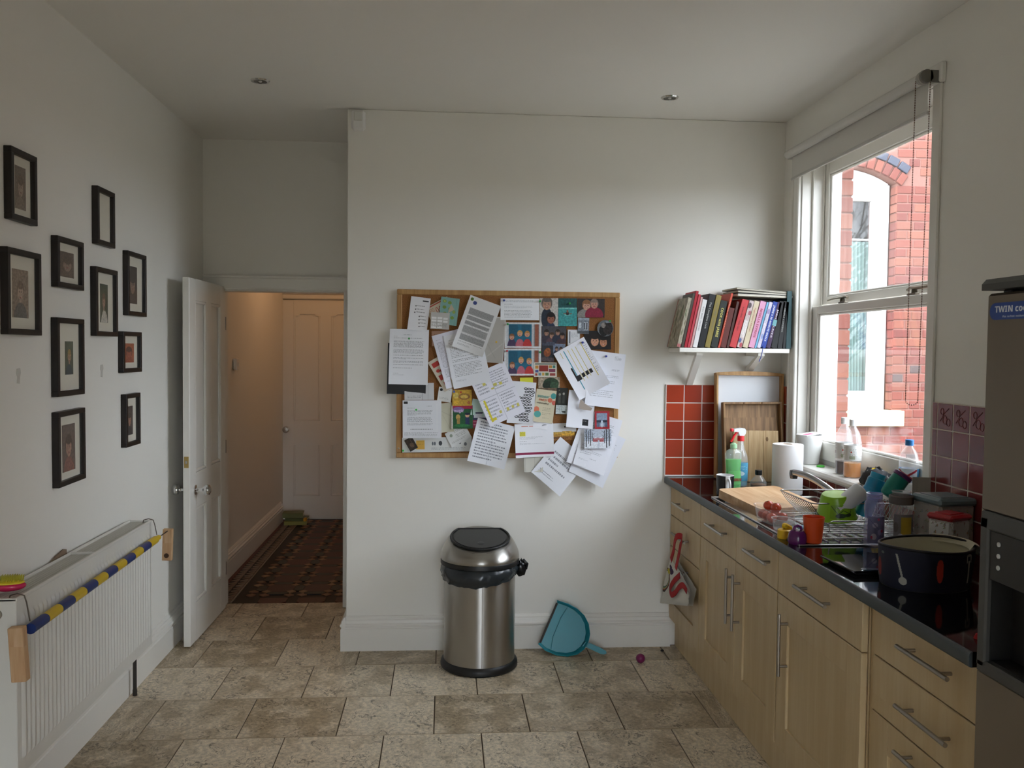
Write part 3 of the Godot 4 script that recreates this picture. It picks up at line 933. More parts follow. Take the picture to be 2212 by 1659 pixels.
	# a bare tree down the garden, seen in the far window's glass
	var tr := thing("bare_tree", "leafless garden tree reflected in the window across the yard", "tree", Vector3(10.4, -0.2, 6.0))
	var bark := mat("3a352f", 0.95)
	var tm := MB.new()
	tm.tube([Vector3(0, 0, 0), Vector3(0.05, 1.5, 0), Vector3(0.0, 3.0, 0.1), Vector3(0.1, 4.6, 0.0)], 0.13, 8)
	part("trunk", tm, bark, tr)
	var br := MB.new()
	for k in 110:
		var y0 := 1.4 + 3.1 * rng.randf()
		var an := rng.randf() * TAU
		var len := rng.randf_range(0.8, 2.0)
		var a := Vector3(0.05, y0, 0.0)
		var d := Vector3(cos(an), rng.randf_range(0.3, 0.9), sin(an))
		var p1 := a + d * len * 0.5 + Vector3(0, 0.1, 0); var p2 := a + d * len + Vector3(rng.randf_range(-0.2, 0.2), 0.3, rng.randf_range(-0.2, 0.2))
		br.tube([a, p1, p2], 0.022, 5)
		for j in 3:
			var q := p1.lerp(p2, rng.randf())
			br.tube([q, q + Vector3(rng.randf_range(-0.5, 0.5), rng.randf_range(0.1, 0.7), rng.randf_range(-0.5, 0.5))], 0.009, 4)
	stuff(part("branches", br, bark, tr))

# ------------------------------------------------------------------ kitchen units along the window wall
func bar_handle(parent: Node, a: Vector3, b: Vector3, face: float) -> void:
	# a round bar on two posts, standing off a front that faces -x
	var h := MB.new()
	var d := (b - a).normalized()
	var mid := a.lerp(b, 0.5)
	var len := a.distance_to(b)
	h.tube([a, a + d * 0.0015, b - d * 0.0015, b], 0.0062, 12)
	for s: float in [-1.0, 1.0]:
		var p := mid + d * s * (len / 2 - 0.036)
		h.tube([p, Vector3(face, p.y, p.z)], 0.0050, 10)
	part("handle", h, M.brushed, parent)

func front(called: String, parent: Node, x: float, z0: float, z1: float, y0: float, y1: float, framed := false) -> Node3D:
	var t := 0.020
	var m := MB.new()
	var c := Vector3(x + t / 2, (y0 + y1) / 2, (z0 + z1) / 2)
	var h := y1 - y0; var w := z1 - z0
	if not framed:
		m.box(c, Vector3(t, h, w), 0.002)
	else:
		var s := 0.095
		m.box(c + Vector3(0, 0, -w / 2 + s / 2), Vector3(t, h, s), 0.002)
		m.box(c + Vector3(0, 0, w / 2 - s / 2), Vector3(t, h, s), 0.002)
		m.box(c + Vector3(0, h / 2 - s / 2, 0), Vector3(t - 0.0006, s, w - 2 * s + 0.003), 0.0012)
		m.box(c + Vector3(0, -h / 2 + s / 2, 0), Vector3(t - 0.0006, s, w - 2 * s + 0.003), 0.0012)
	var o := part(called, m, M.maple, parent)
	if framed: part("panel", MB.new().box(c + Vector3(0.004, 0, 0), Vector3(0.010, h - 0.17, w - 0.17)), M.maple, o)
	return o

func kitchen_units() -> void:
	var fx := 1.235            # face of the fronts
	var hx := 1.203            # line of the handles
	var spec := [
		["kitchen_unit", "three-drawer base unit in the corner below the red tiles, tote bag on its handle", -4.695, -4.134],
		["kitchen_unit", "double-door base unit below the sink, pale maple with two tall handles side by side", -4.130, -3.146],
		["kitchen_unit", "single-door base unit with one drawer, between the sink unit and wide drawers", -3.142, -2.482],
		["kitchen_unit", "wide three-drawer base unit beside the fridge, set slightly back", -2.450, -1.895]]
	for k in 4:
		var u := thing(spec[k][0], spec[k][1], "cabinet", Vector3.ZERO, Vector3.ZERO, "maple base units")
		var z0: float = spec[k][2]; var z1: float = spec[k][3]
		var x := fx if k < 3 else fx + 0.018
		var cm := MB.new()
		cm.box(Vector3((x + 0.022 + 1.80) / 2, 0.52, z0 + 0.009), Vector3(1.80 - x - 0.022, 0.73, 0.018))
		cm.box(Vector3((x + 0.022 + 1.80) / 2, 0.52, z1 - 0.009), Vector3(1.80 - x - 0.022, 0.73, 0.018))
		cm.box(Vector3((x + 0.022 + 1.80) / 2, 0.164, (z0 + z1) / 2), Vector3(1.80 - x - 0.022, 0.018, z1 - z0 - 0.036))
		cm.box(Vector3(1.79, 0.52, (z0 + z1) / 2), Vector3(0.018, 0.70, z1 - z0 - 0.036))
		if k != 1: cm.box(Vector3((x + 0.022 + 1.80) / 2, 0.868, (z0 + z1) / 2), Vector3(1.80 - x - 0.022, 0.018, z1 - z0 - 0.036))
		else: cm.box(Vector3(x + 0.032, 0.868, (z0 + z1) / 2), Vector3(0.02, 0.018, z1 - z0 - 0.036))
		part("carcass", cm, M.maple, u)
		var g := 0.0018
		var zm := (z0 + z1) / 2
		match k:
			0:
				var d := front("drawer", u, x, z0 + g, z1 - g, 0.7265, 0.884)
				bar_handle(d, Vector3(hx, 0.813, -4.545), Vector3(hx, 0.813, -4.30), x)
				d = front("drawer", u, x, z0 + g, z1 - g, 0.5585, 0.7225)
				bar_handle(d, Vector3(hx, 0.652, -4.545), Vector3(hx, 0.652, -4.30), x)
				d = front("drawer", u, x, z0 + g, z1 - g, 0.158, 0.5545, true)
				bar_handle(d, Vector3(hx, 0.492, -4.545), Vector3(hx, 0.492, -4.30), x)
			1:
				var d := front("drawer", u, x, z0 + g, -3.612 - g, 0.7275, 0.884)
				bar_handle(d, Vector3(hx, 0.817, -3.955), Vector3(hx, 0.817, -3.705), x)
				d = front("drawer", u, x, -3.612 + g, z1 - g, 0.7275, 0.884)
				bar_handle(d, Vector3(hx, 0.817, -3.437), Vector3(hx, 0.817, -3.190), x)
				d = front("door", u, x, z0 + g, -3.612 - g, 0.158, 0.7235, true)
				bar_handle(d, Vector3(hx, 0.452, -3.640), Vector3(hx, 0.688, -3.640), x)
				d = front("door", u, x, -3.612 + g, z1 - g, 0.158, 0.7235, true)
				bar_handle(d, Vector3(hx, 0.447, -3.556), Vector3(hx, 0.683, -3.556), x)
			2:
				var d := front("drawer", u, x, z0 + g, z1 - g, 0.7275, 0.886)
				bar_handle(d, Vector3(hx, 0.809, -2.920), Vector3(hx, 0.809, -2.668), x)
				d = front("door", u, x, z0 + g, z1 - g, 0.158, 0.7235, true)
				bar_handle(d, Vector3(hx, 0.448, -3.040), Vector3(hx, 0.674, -3.040), x)
			3:
				var d := front("drawer", u, x, z0 + g, z1 - g, 0.738, 0.888)
				bar_handle(d, Vector3(hx + 0.018, 0.822, -2.262), Vector3(hx + 0.018, 0.822, -2.020), x)
				d = front("drawer", u, x, z0 + g, z1 - g, 0.575, 0.734)
				bar_handle(d, Vector3(hx + 0.018, 0.659, -2.262), Vector3(hx + 0.018, 0.659, -2.020), x)
				d = front("drawer", u, x, z0 + g, z1 - g, 0.158, 0.571, true)
				bar_handle(d, Vector3(hx + 0.018, 0.532, -2.262), Vector3(hx + 0.018, 0.532, -2.020), x)
	# the upright between the third unit and the drawers
	single("end_panel", MB.new().box(Vector3(1.525, 0.52, -2.466), Vector3(0.53, 0.735, 0.022), 0.002), M.maple, "narrow maple upright strip between the single-door unit and the wide drawers", "panel")
	single("plinth", MB.new().box(Vector3(1.278, 0.077, -3.30), Vector3(0.016, 0.152, 2.79), 0.002), M.maple, "long maple kickboard under the kitchen units on the stone floor", "plinth")
	# worktop: one long slab with a hole for the sink bowl
	var wt := thing("worktop", "long glossy black worktop with a grey front edge under the window", "worktop")
	var cs := CSGCombiner3D.new(); cs.name = "slab"
	var b1 := CSGBox3D.new(); b1.name = "slab_body"; b1.size = Vector3(0.627, 0.036, 2.80); b1.position = Vector3(1.520, TOP - 0.018, -3.298); b1.material = M.granite
	var b2 := CSGBox3D.new(); b2.name = "slab_hole"; b2.size = Vector3(0.36, 0.10, 0.50); b2.position = Vector3(1.45, TOP - 0.02, -3.705); b2.operation = CSGShape3D.OPERATION_SUBTRACTION; b2.material = M.granite
	cs.add_child(b1); cs.add_child(b2)
	wt.add_child(cs)
	var e := PackedVector2Array()
	for q: Vector2 in [Vector2(1.2065, TOP), Vector2(1.202, TOP - 0.001), Vector2(1.1985, TOP - 0.005), Vector2(1.1975, TOP - 0.010), Vector2(1.1975, TOP - 0.030), Vector2(1.199, TOP - 0.035), Vector2(1.2065, TOP - 0.037)]: e.append(q)
	part("front_edge", MB.new().prism(e, -4.698, -1.898, true), M.edge, wt)

func sink_and_tap() -> void:
	var s := thing("sink", "stainless steel inset sink with drainer beneath the dish rack", "sink")
	# rim with the bowl let into it
	var m := MB.new()
	var x0 := 1.246; var x1 := 1.745; var z0 := -3.998; var z1 := -2.98
	var y := TOP + 0.003
	var bx0 := 1.285; var bx1 := 1.615; var bz0 := -3.93; var bz1 := -3.48
	for r: Array in [[x0, bx0, z0, z1], [bx1, x1, z0, z1], [bx0, bx1, z0, bz0], [bx0, bx1, bz1, z1]]:
		m.box(Vector3((r[0] + r[1]) / 2, y - 0.0012, (r[2] + r[3]) / 2), Vector3(r[1] - r[0], 0.0024, r[3] - r[2]))
	part("flange", m, mat("b4b6b8", 0.16, 1.0), s)
	m = MB.new()
	var loop := [Vector3(x0, y, z0), Vector3(x1, y, z0), Vector3(x1, y, z1), Vector3(x0, y, z1)]
	for k in 4: m.tube([loop[k], loop[(k + 1) % 4]], 0.0035, 8)
	part("rim", m, M.steel, s)
	# bowl: rounded rectangle rings going down
	var rings: Array = []
	var cx := (bx0 + bx1) / 2; var cz := (bz0 + bz1) / 2
	for q: Array in [[1.0, 0.0], [0.985, -0.012], [0.96, -0.10], [0.93, -0.14], [0.86, -0.158], [0.0, -0.160]]:
		var ring := PackedVector3Array()
		for k in 32:
			var an := TAU * k / 32.0
			var c := cos(an); var d := sin(an)
			var p := 0.22 if q[1] < -0.001 else 0.12
			ring.append(Vector3(cx + signf(c) * pow(absf(c), p * 2) * (bx1 - bx0) / 2 * q[0], y + q[1], cz + signf(d) * pow(absf(d), p * 2) * (bz1 - bz0) / 2 * q[0]))
		rings.append(ring)
	part("bowl", MB.new().grid(rings, false, true), mat("a6a8aa", 0.25, 1.0), s)
	m = MB.new()
	for k in 9: m.tube([Vector3(1.33 + k * 0.042, y + 0.001, -3.42), Vector3(1.33 + k * 0.042, y + 0.0015, -3.03)], 0.004, 8)
	part("drainer_ribs", m, mat("b4b6b8", 0.2, 1.0), s)
	# tap
	var t := thing("mixer_tap", "chrome mixer tap with a long arched spout over the sink", "tap", Vector3(1.672, TOP + 0.004, -3.47))
	part("base", MB.new().lathe([Vector2(0, 0), Vector2(0.028, 0), Vector2(0.026, 0.012), Vector2(0.021, 0.016), Vector2(0.020, 0.085), Vector2(0.022, 0.09), Vector2(0.018, 0.105), Vector2(0, 0.108)], 24), M.chrome, t)
	var sp: Array = []
	for k in 14:
		var q := k / 13.0
		sp.append(Vector3(-0.008 - 0.122 * q, 0.045 + 0.102 * sin(q * PI * 0.52), -0.01 - 0.28 * q))
	part("spout", MB.new().tube(sp, 0.0145, 14), mat("b8b8bd", 0.16, 1.0), t)
	var last: Vector3 = sp[13]
	var hd := part("spout_end", MB.new().at(last + Vector3(0, -0.005, -0.008)).lathe([Vector2(0, -0.022), Vector2(0.015, -0.022), Vector2(0.017, -0.012), Vector2(0.019, 0.0), Vector2(0.017, 0.014), Vector2(0, 0.018)], 18), mat("77767a", 0.25, 1.0), t)
	hd.set_meta("label", "grey spout end")
	var lv := MB.new()
	lv.tube([Vector3(0, 0.10, 0.0), Vector3(0.0, 0.128, 0.01), Vector3(-0.01, 0.142, 0.05), Vector3(-0.012, 0.146, 0.085)], 0.008, 10)
	part("lever", lv, M.chrome, t)

func wall_tiles() -> void:
	# splashbacks: each tile its own piece on a bed of grout
	var back := get_node("wall_back")
	var p := 0.0992
	var bed := struct("splashback_bed", MB.new().box(Vector3(1.515, 1.185, ZB + 0.0044), Vector3(0.638, 0.496, 0.0088)), M.grout, back)
	var tile := MB.new().box(Vector3.ZERO, Vector3(p - 0.0042, p - 0.0042, 0.007), 0.0014).mesh()
	for i in 7:
		for j in 5:
			var x := 1.1985 + (i + 0.5) * p
			var w := p
			if x + p / 2 > XR:
				w = XR - (x - p / 2)
				x = XR - w / 2
			var me: Mesh = tile if w > p - 0.001 else MB.new().box(Vector3.ZERO, Vector3(w - 0.0042, p - 0.0042, 0.007), 0.0014).mesh()
			place("tile", me, M.redtile[rng.randi() % 4], bed, Vector3(x, 1.4325 - (j + 0.5) * p, ZB + 0.0065))
	var seal := struct("sealant", MB.new().box(Vector3(1.515, TOP + 0.004, ZB + 0.008), Vector3(0.636, 0.010, 0.014), 0.004), M.white, back)
	var right := get_node("wall_right")
	bed = struct("splashback_bed", MB.new().box(Vector3(XR - 0.0044, 1.185, -4.62), Vector3(0.0088, 0.496, 0.145)), M.grout, right)
	for i in 2:
		for j in 5:
			var w := [0.0992, 0.044][i] as float
			place("tile", MB.new().box(Vector3.ZERO, Vector3(0.007, p - 0.0042, w - 0.0042), 0.0014).mesh(), M.redtile[rng.randi() % 4], bed, Vector3(XR - 0.0065, 1.4325 - (j + 0.5) * p, -4.690 + (0.0496 if i == 0 else 0.1208)))
	# under the sill and beyond the window, as far as the fridge
	bed = struct("splashback_bed", MB.new().box(Vector3(XR - 0.0044, 0.973, -3.87), Vector3(0.0088, 0.08, 1.36)), M.grout, right)
	for i in 14: place("tile", MB.new().box(Vector3.ZERO, Vector3(0.007, 0.074, p - 0.0042), 0.0014).mesh(), M.plumtile[rng.randi() % 3], bed, Vector3(XR - 0.0065, 0.973, -4.51 + i * p))
	bed = struct("splashback_bed", MB.new().box(Vector3(XR - 0.0044, 1.185, -2.53), Vector3(0.0088, 0.496, 1.275)), M.grout, right)
	for i in 13:
		for j in 5:
			var w := 0.034 if i == 0 else p
			var z := -3.167 + 0.017 if i == 0 else -3.133 + (i - 0.5) * (p + 0.0018)
			if z > -1.92: continue
			var t := place("tile", MB.new().box(Vector3.ZERO, Vector3(0.007, p - 0.0042, w - 0.0042), 0.0014).mesh(), M.plumtile[rng.randi() % 3], bed, Vector3(XR - 0.0065, 1.4325 - (j + 0.5) * p, z))
			if j == 0 and i > 0: t.material_override = M.plumtile[0]
	# raised fruit sprigs on the top row of tiles
	var sprig := MB.new()
	for i in range(1, 5):
		var z := -3.133 + (i - 0.5) * (p + 0.0018)
		for q: Array in [[0.0, -0.012, 0.013], [0.022, -0.020, 0.011], [-0.018, 0.018, 0.010]]:
			var ring: Array = []
			for k in 14:
				var an := TAU * k / 14.0
				ring.append(Vector3(XR - 0.0105, 1.383 + q[1] + q[2] * 1.2 * sin(an), z + q[0] + q[2] * cos(an)))
			sprig.tube(ring, 0.0016, 6, true)
		sprig.tube([Vector3(XR - 0.0105, 1.365, z - 0.03), Vector3(XR - 0.0105, 1.395, z - 0.004), Vector3(XR - 0.0105, 1.414, z + 0.024)], 0.0016, 6)
	part("raised_sprigs", sprig, M.plumtile[1], bed)

func fridge() -> void:
	var f := thing("fridge", "tall grey-brown stainless fridge with a drink dispenser at right edge", "fridge")
	var z0 := -1.880; var z1 := -0.98
	var skin_m := mat("857a6c", 0.36, 0.75)
	part("cabinet", MB.new().box(Vector3(1.545, 0.885, (z0 + z1) / 2), Vector3(0.56, 1.72, z1 - z0 - 0.004), 0.006), mat("6f675c", 0.5, 0.3), f)
	part("feet", MB.new().box(Vector3(1.55, 0.0125, (z0 + z1) / 2), Vector3(0.5, 0.025, z1 - z0 - 0.06)), M.black, f)
	var dz := -1.485
	# left door: a frame of steel round the dispenser opening
	var dm := MB.new()
	var dx := 1.232; var dt := 0.062
	var oz0 := -1.868; var oz1 := -1.56; var oy0 := 0.905; var oy1 := 1.262
	dm.box(Vector3(dx, (0.05 + oy0) / 2, (z0 + dz) / 2), Vector3(dt, oy0 - 0.05, dz - z0 - 0.004), 0.006)
	dm.box(Vector3(dx, (oy1 + 1.745) / 2, (z0 + dz) / 2), Vector3(dt, 1.745 - oy1, dz - z0 - 0.004), 0.006)
	dm.box(Vector3(dx + 0.002, (oy0 + oy1) / 2, (z0 + oz0) / 2 + 0.001), Vector3(dt - 0.004, oy1 - oy0 + 0.01, oz0 - z0))
	dm.box(Vector3(dx, (oy0 + oy1) / 2, (oz1 + dz) / 2), Vector3(dt, oy1 - oy0 + 0.01, dz - oz1 - 0.004))
	var d1 := part("door", dm, skin_m, f)
	part("door", MB.new().box(Vector3(dx, 0.90, (dz + z1) / 2), Vector3(dt, 1.69, z1 - dz - 0.004), 0.008), skin_m, f)
	# dispenser: grey surround, dark panel, recess with a chute
	var sur := mat("4b4a47", 0.45, 0.2)
	var sm := MB.new()
	sm.box(Vector3(1.203, oy1 - 0.018, (oz0 + oz1) / 2), Vector3(0.016, 0.040, oz1 - oz0), 0.004)
	sm.box(Vector3(1.203, oy0 + 0.012, (oz0 + oz1) / 2), Vector3(0.016, 0.030, oz1 - oz0), 0.004)
	sm.box(Vector3(1.203, (oy0 + oy1) / 2, oz0 + 0.014), Vector3(0.016, oy1 - oy0 - 0.02, 0.030), 0.004)
	sm.box(Vector3(1.203, (oy0 + oy1) / 2, oz1 - 0.014), Vector3(0.016, oy1 - oy0 - 0.02, 0.030), 0.004)
	var su := part("dispenser_surround", sm, sur, d1)
	part("control_panel", MB.new().box(Vector3(1.206, 1.170, (oz0 + oz1) / 2), Vector3(0.012, 0.110, 0.25), 0.002), mat("23221f", 0.25), d1)
	var rc := MB.new()
	rc.box(Vector3(1.258, 1.015, (oz0 + oz1) / 2), Vector3(0.006, 0.20, 0.25))
	rc.box(Vector3(1.232, 1.015, oz0 + 0.030), Vector3(0.05, 0.20, 0.006))
	rc.box(Vector3(1.232, 1.015, oz1 - 0.030), Vector3(0.05, 0.20, 0.006))
	rc.box(Vector3(1.232, 0.930, (oz0 + oz1) / 2), Vector3(0.05, 0.012, 0.25))
	part("recess", rc, mat("1c1b19", 0.5), d1)
	part("chute", MB.new().box(Vector3(1.240, 1.08, -1.714), Vector3(0.03, 0.07, 0.07), 0.008), mat("2a2927", 0.4), d1)
	for k in 3:
		var b := part("button", MB.new().at(Vector3(1.199, 1.199 - k * 0.0255, -1.806), Vector3(0, 0, PI / 2)).lathe([Vector2(0, -0.004), Vector2(0.0052, -0.004), Vector2(0.0052, 0.001), Vector2(0.004, 0.002), Vector2(0, 0.002)], 14), mat("c9c9c6", 0.4), d1)
	# sticker
	var st := MB.new()
	var poly := PackedVector2Array()
	for k in 9:
		var an := PI / 2 + PI * k / 8.0
		poly.append(Vector2(-0.075 + 0.0185 * cos(an), 0.0185 * sin(an)))
	for k in 9:
		var an := -PI / 2 + PI * k / 8.0
		poly.append(Vector2(0.075 + 0.0185 * cos(an), 0.0185 * sin(an)))
	st.at(Vector3(1.2008, 1.7045, -1.772), Vector3(0, -PI / 2, 0)).prism(poly, -0.0004, 0.0006)
	var sk := part("sticker", st, mat("24479a", 0.35), d1)
	sk.set_meta("label", "blue oblong sticker with white lettering")
	letters("lettering", "TWIN cooling", 0.019, mat("e6eaf2", 0.4), sk, Vector3(1.2000, 1.7085, -1.772), Vector3(0, -PI / 2, 0), "Droid Sans", 700, 0.150)
	letters("lettering", "Plus  no frost  moisture control", 0.006, mat("cdd6e8", 0.4), sk, Vector3(1.2000, 1.6925, -1.772), Vector3(0, -PI / 2, 0), "Droid Sans", 400, 0.095)
	# hinge cap on top
	var hc := PackedVector2Array()
	for q: Vector2 in [Vector2(1.192, 1.752), Vector2(1.192, 1.766), Vector2(1.202, 1.777), Vector2(1.225, 1.780), Vector2(1.36, 1.780), Vector2(1.40, 1.772), Vector2(1.40, 1.752)]: hc.append(q)
	part("top_trim", MB.new().prism(hc, z0 - 0.004, z1), mat("4a4a46", 0.45), f)
	part("hinge", MB.new().box(Vector3(1.235, 1.7485, z0 + 0.045), Vector3(0.03, 0.008, 0.03), 0.002), M.black, f)
	var hb := MB.new()
	for z: float in [dz - 0.03, dz + 0.03]:
		hb.tube([Vector3(1.165, 0.75, z), Vector3(1.165, 1.55, z)], 0.010, 12)
		for yy: float in [0.78, 1.52]: hb.tube([Vector3(1.165, yy, z), Vector3(1.205, yy, z)], 0.008, 10)
	part("handle", hb, M.brushed, f)

# ------------------------------------------------------------------ radiator, hairbrush, hanging rail
func radiator() -> void:
	var r := thing("radiator", "white ribbed panel radiator on the left wall under the picture frames", "radiator", Vector3.ZERO)
	var paint := mat("e2e0d8", 0.4)
	var z0 := -4.156; var z1 := -2.862; var y0 := 0.225; var y1 := 0.798
	# front panel pressed in vertical ribs
	var n := 39
	var g: Array = []
	var ys := [y0, y0 + 0.004, y0 + 0.050, y0 + 0.062, y1 - 0.062, y1 - 0.050, y1 - 0.004, y1]
	var amp := [0.0, 0.0, 0.0, 1.0, 1.0, 0.0, 0.0, 0.0]
	var pitch := (z1 - z0 - 0.06) / n
	var zs: Array[float] = [z0, z0 + 0.012]
	for k in n:
		for q: float in [0.0, 0.14, 0.32, 0.68, 0.86]: zs.append(z0 + 0.03 + (k + q) * pitch)
	zs.append(z1 - 0.03); zs.append(z1 - 0.012); zs.append(z1)
	for i in range(zs.size() - 1, -1, -1):
		var col := PackedVector3Array()
		var q := fposmod((zs[i] - z0 - 0.03) / pitch, 1.0)
		var up := 1.0 if q > 0.25 and q < 0.75 else 0.0
		if zs[i] < z0 + 0.029 or zs[i] > z1 - 0.031: up = 0.0
		for j in 8:
			var edge := 0.004 if j == 0 or j == 7 else 0.0
			if i == 0 or i == zs.size() - 1: edge = 0.004
			col.append(Vector3(-1.345 - edge + 0.0075 * up * amp[j], ys[j], zs[i]))
		g.append(col)
	part("front_panel", MB.new().grid(g), paint, r)
	part("back_panel", MB.new().box(Vector3(-1.437, (y0 + y1) / 2, (z0 + z1) / 2), Vector3(0.012, y1 - y0, z1 - z0), 0.003), paint, r)
	part("inner_panel", MB.new().box(Vector3(-1.353, (y0 + y1) / 2, (z0 + z1) / 2), Vector3(0.010, y1 - y0 - 0.01, z1 - z0 - 0.01)), paint, r)
	for k in 2:
		var z := z0 + 0.003 if k == 0 else z1 - 0.003
		part("side_panel", MB.new().box(Vector3(-1.394, (y0 + y1) / 2 + 0.006, z), Vector3(0.102, y1 - y0 + 0.004, 0.006), 0.002), paint, r)
	# top grille: a rim and fine slats
	var m := MB.new()
	m.box(Vector3(-1.3465, y1 + 0.005, (z0 + z1) / 2), Vector3(0.010, 0.012, z1 - z0), 0.003)
	m.box(Vector3(-1.4405, y1 + 0.005, (z0 + z1) / 2), Vector3(0.008, 0.012, z1 - z0), 0.003)
	for z: float in [z0 + 0.006, z1 - 0.006, (z0 + z1) / 2]: m.box(Vector3(-1.394, y1 + 0.005, z), Vector3(0.094, 0.010, 0.012), 0.002)
	part("grille_frame", m, paint, r)
	m = MB.new()
	for k in 7: m.box(Vector3(-1.432 + k * 0.0125, y1 - 0.001, (z0 + z1) / 2), Vector3(0.0105, 0.006, z1 - z0 - 0.02))
	stuff(part("grille_slats", m, mat("c4c1b5", 0.6), r))
	var pl := part("valve_plug", MB.new().at(Vector3(-1.402, 0.758, z1), Vector3(PI / 2, 0, 0)).lathe([Vector2(0.0, 0.001), Vector2(0.009, 0.001), Vector2(0.010, 0.004), Vector2(0.015, 0.004), Vector2(0.0165, 0.001), Vector2(0.0165, 0.0)], 22), M.brushed, r)
	m = MB.new()
	m.tube([Vector3(-1.41, 0.03, z0 + 0.04), Vector3(-1.41, 0.20, z0 + 0.04)], 0.0085, 12)
	m.tube([Vector3(-1.41, 0.19, z0 + 0.04), Vector3(-1.41, 0.25, z0 + 0.04)], 0.013, 12)
	m.tube([Vector3(-1.41, 0.002, z0 + 0.04), Vector3(-1.41, 0.03, z0 + 0.04)], 0.010, 12)
	part("pipe", m, mat("3b3632", 0.5, 0.4), r)
	part("bracket", MB.new().box(Vector3(-1.4505, 0.52, z0 + 0.25), Vector3(0.019, 0.40, 0.03)), paint, r)
	part("bracket", MB.new().box(Vector3(-1.4505, 0.52, z1 - 0.25), Vector3(0.019, 0.40, 0.03)), paint, r)
	# striped rail hung in front on two wires
	var t := thing("hanging_rail", "blue and yellow striped rail with wooden end blocks hung before the radiator", "rail")
	var a := Vector3(-1.305, 0.708, -2.872); var b := Vector3(-1.318, 0.722, -4.125)
	var d := (b - a)
	var blue := mat("123072", 0.42); var yel := mat("d8b72a", 0.45)
	for k in 12:
		var p := a + d * (k / 12.0); var q := a + d * ((k + 1) / 12.0 - 0.001)
		part("band", MB.new().tube([p, p + d * 0.0012, q - d * 0.0012, q], 0.0175, 18), blue if k % 2 == 0 else yel, t)
	var e := b + d.normalized() * 0.05
	part("end_cap", MB.new().tube([b, b + d * 0.004, b + d * 0.02, b + d * 0.022, e], 0.0115, 14), yel, t)
	part("rod", MB.new().tube([e, e + d.normalized() * 0.14], 0.0028, 8), mat("4a4039", 0.4, 0.7), t)
	for k in 2:
		var z := -2.885 if k == 0 else -4.13
		var y := 0.708 if k == 0 else 0.722
		part("wire", MB.new().tube([Vector3(-1.375, 0.800, z), Vector3(-1.372, 0.812, z), Vector3(-1.350, 0.818, z), Vector3(-1.329, 0.812, z), Vector3(-1.322, 0.79, z), Vector3(-1.314, y + 0.02, z - 0.004)], 0.0022, 6), mat("6f665a", 0.4, 0.6), t)
	var bw: Material = M.pale
	var nb := part("end_block", MB.new().at(Vector3(-1.325, 0.640, -2.838), Vector3(0, 0, 0.06)).box(Vector3.ZERO, Vector3(0.046, 0.172, 0.030), 0.002), bw, t)
	nb.set_meta("label", "plain wooden end block")
	var fm := MB.new().at(Vector3(-1.322, 0.657, -4.318), Vector3(0.0, 0.0, -0.03)).box(Vector3.ZERO, Vector3(0.044, 0.152, 0.026), 0.002)
	var fb := part("end_block", fm, bw, t)
	fb.set_meta("label", "wooden end block with a round hole")
	part("hole_plug", MB.new().at(Vector3(-1.3245, 0.606, -4.3052), Vector3(PI / 2, 0.0, 0)).lathe([Vector2(0, 0), Vector2(0.0115, 0), Vector2(0.0115, 0.0022), Vector2(0, 0.0024)], 18), mat("4b3423", 0.8), fb)
	# hairbrush on top of the radiator's near end
	var h := thing("hairbrush", "pink hairbrush with yellow bristles lying on the radiator top", "brush", Vector3(-1.405, 0.811, -2.945), Vector3(0, 0.18, 0))
	part("back", MB.new().ball(Vector3(0, 0.016, 0), Vector3(0.052, 0.017, 0.030), 24, 12), mat("d2265c", 0.25), h)
	part("pad", MB.new().ball(Vector3(0, 0.027, 0), Vector3(0.048, 0.009, 0.027), 24, 10), mat("e0c52a", 0.5), h)
	var bm := MB.new()
	for i in 13:
		for j in 7:
			var x := -0.042 + i * 0.007; var z := -0.021 + j * 0.007
			if (x / 0.045) ** 2 + (z / 0.024) ** 2 > 1.0: continue
			bm.tube([Vector3(x, 0.032, z), Vector3(x * 1.05, 0.050, z * 1.05)], 0.0009, 4)
	stuff(part("bristles", bm, mat("c9c23a", 0.5), h))
	part("grip", MB.new().tube([Vector3(-0.045, 0.016, 0), Vector3(-0.09, 0.014, 0.0), Vector3(-0.14, 0.013, 0)], 0.010, 12), mat("d2265c", 0.25), h)
	# torn cardboard wedged behind the radiator
	var cp := PackedVector2Array()
	for q: Vector2 in [Vector2(-0.10, -0.10), Vector2(0.10, -0.10), Vector2(0.095, 0.022), Vector2(0.062, 0.030), Vector2(0.035, 0.022), Vector2(0.0, 0.018), Vector2(-0.045, 0.004), Vector2(-0.095, -0.012)]: cp.append(q)
	single("torn_cardboard", MB.new().prism(cp, -0.0015, 0.0015), mat("8d7863", 0.85), "torn brown cardboard piece poking up behind the radiator", "cardboard", Vector3(-1.4515, 0.800, -3.40), Vector3(0, PI / 2, 0))

# ------------------------------------------------------------------ picture frames on the left wall
func portrait(sd: int, tone: String, hair: String, dress: String, back: String, close: float) -> ImageTexture:
	# a blurry child portrait: backdrop, shoulders, hair, face
	var s := close
	var q := 0.03 * sin(sd * 2.1)
	return picture(96, 144, back, [
		["e", 0.5 + q, 0.38 + 0.05 * s, 0.26 * s, 0.22 * s, hair], ["e", 0.5 - q, 1.04, 0.42, 0.36, dress],
		["r", 0.43 + q, 0.52, 0.14, 0.18, tone], ["e", 0.5 + q, 0.43 + 0.05 * s, 0.21 * s, 0.185 * s, tone], ["e", 0.5 + q, 0.30 + 0.02 * s, 0.22 * s, 0.10 * s, hair],
		["e", 0.43 + q, 0.43 + 0.04 * s, 0.022 * s, 0.012 * s, "3a2c25"], ["e", 0.57 + q, 0.43 + 0.04 * s, 0.022 * s, 0.012 * s, "3a2c25"], ["e", 0.5 + q, 0.53 + 0.06 * s, 0.06 * s, 0.013 * s, "8a4a42"]], 0.16, sd, 3.4)

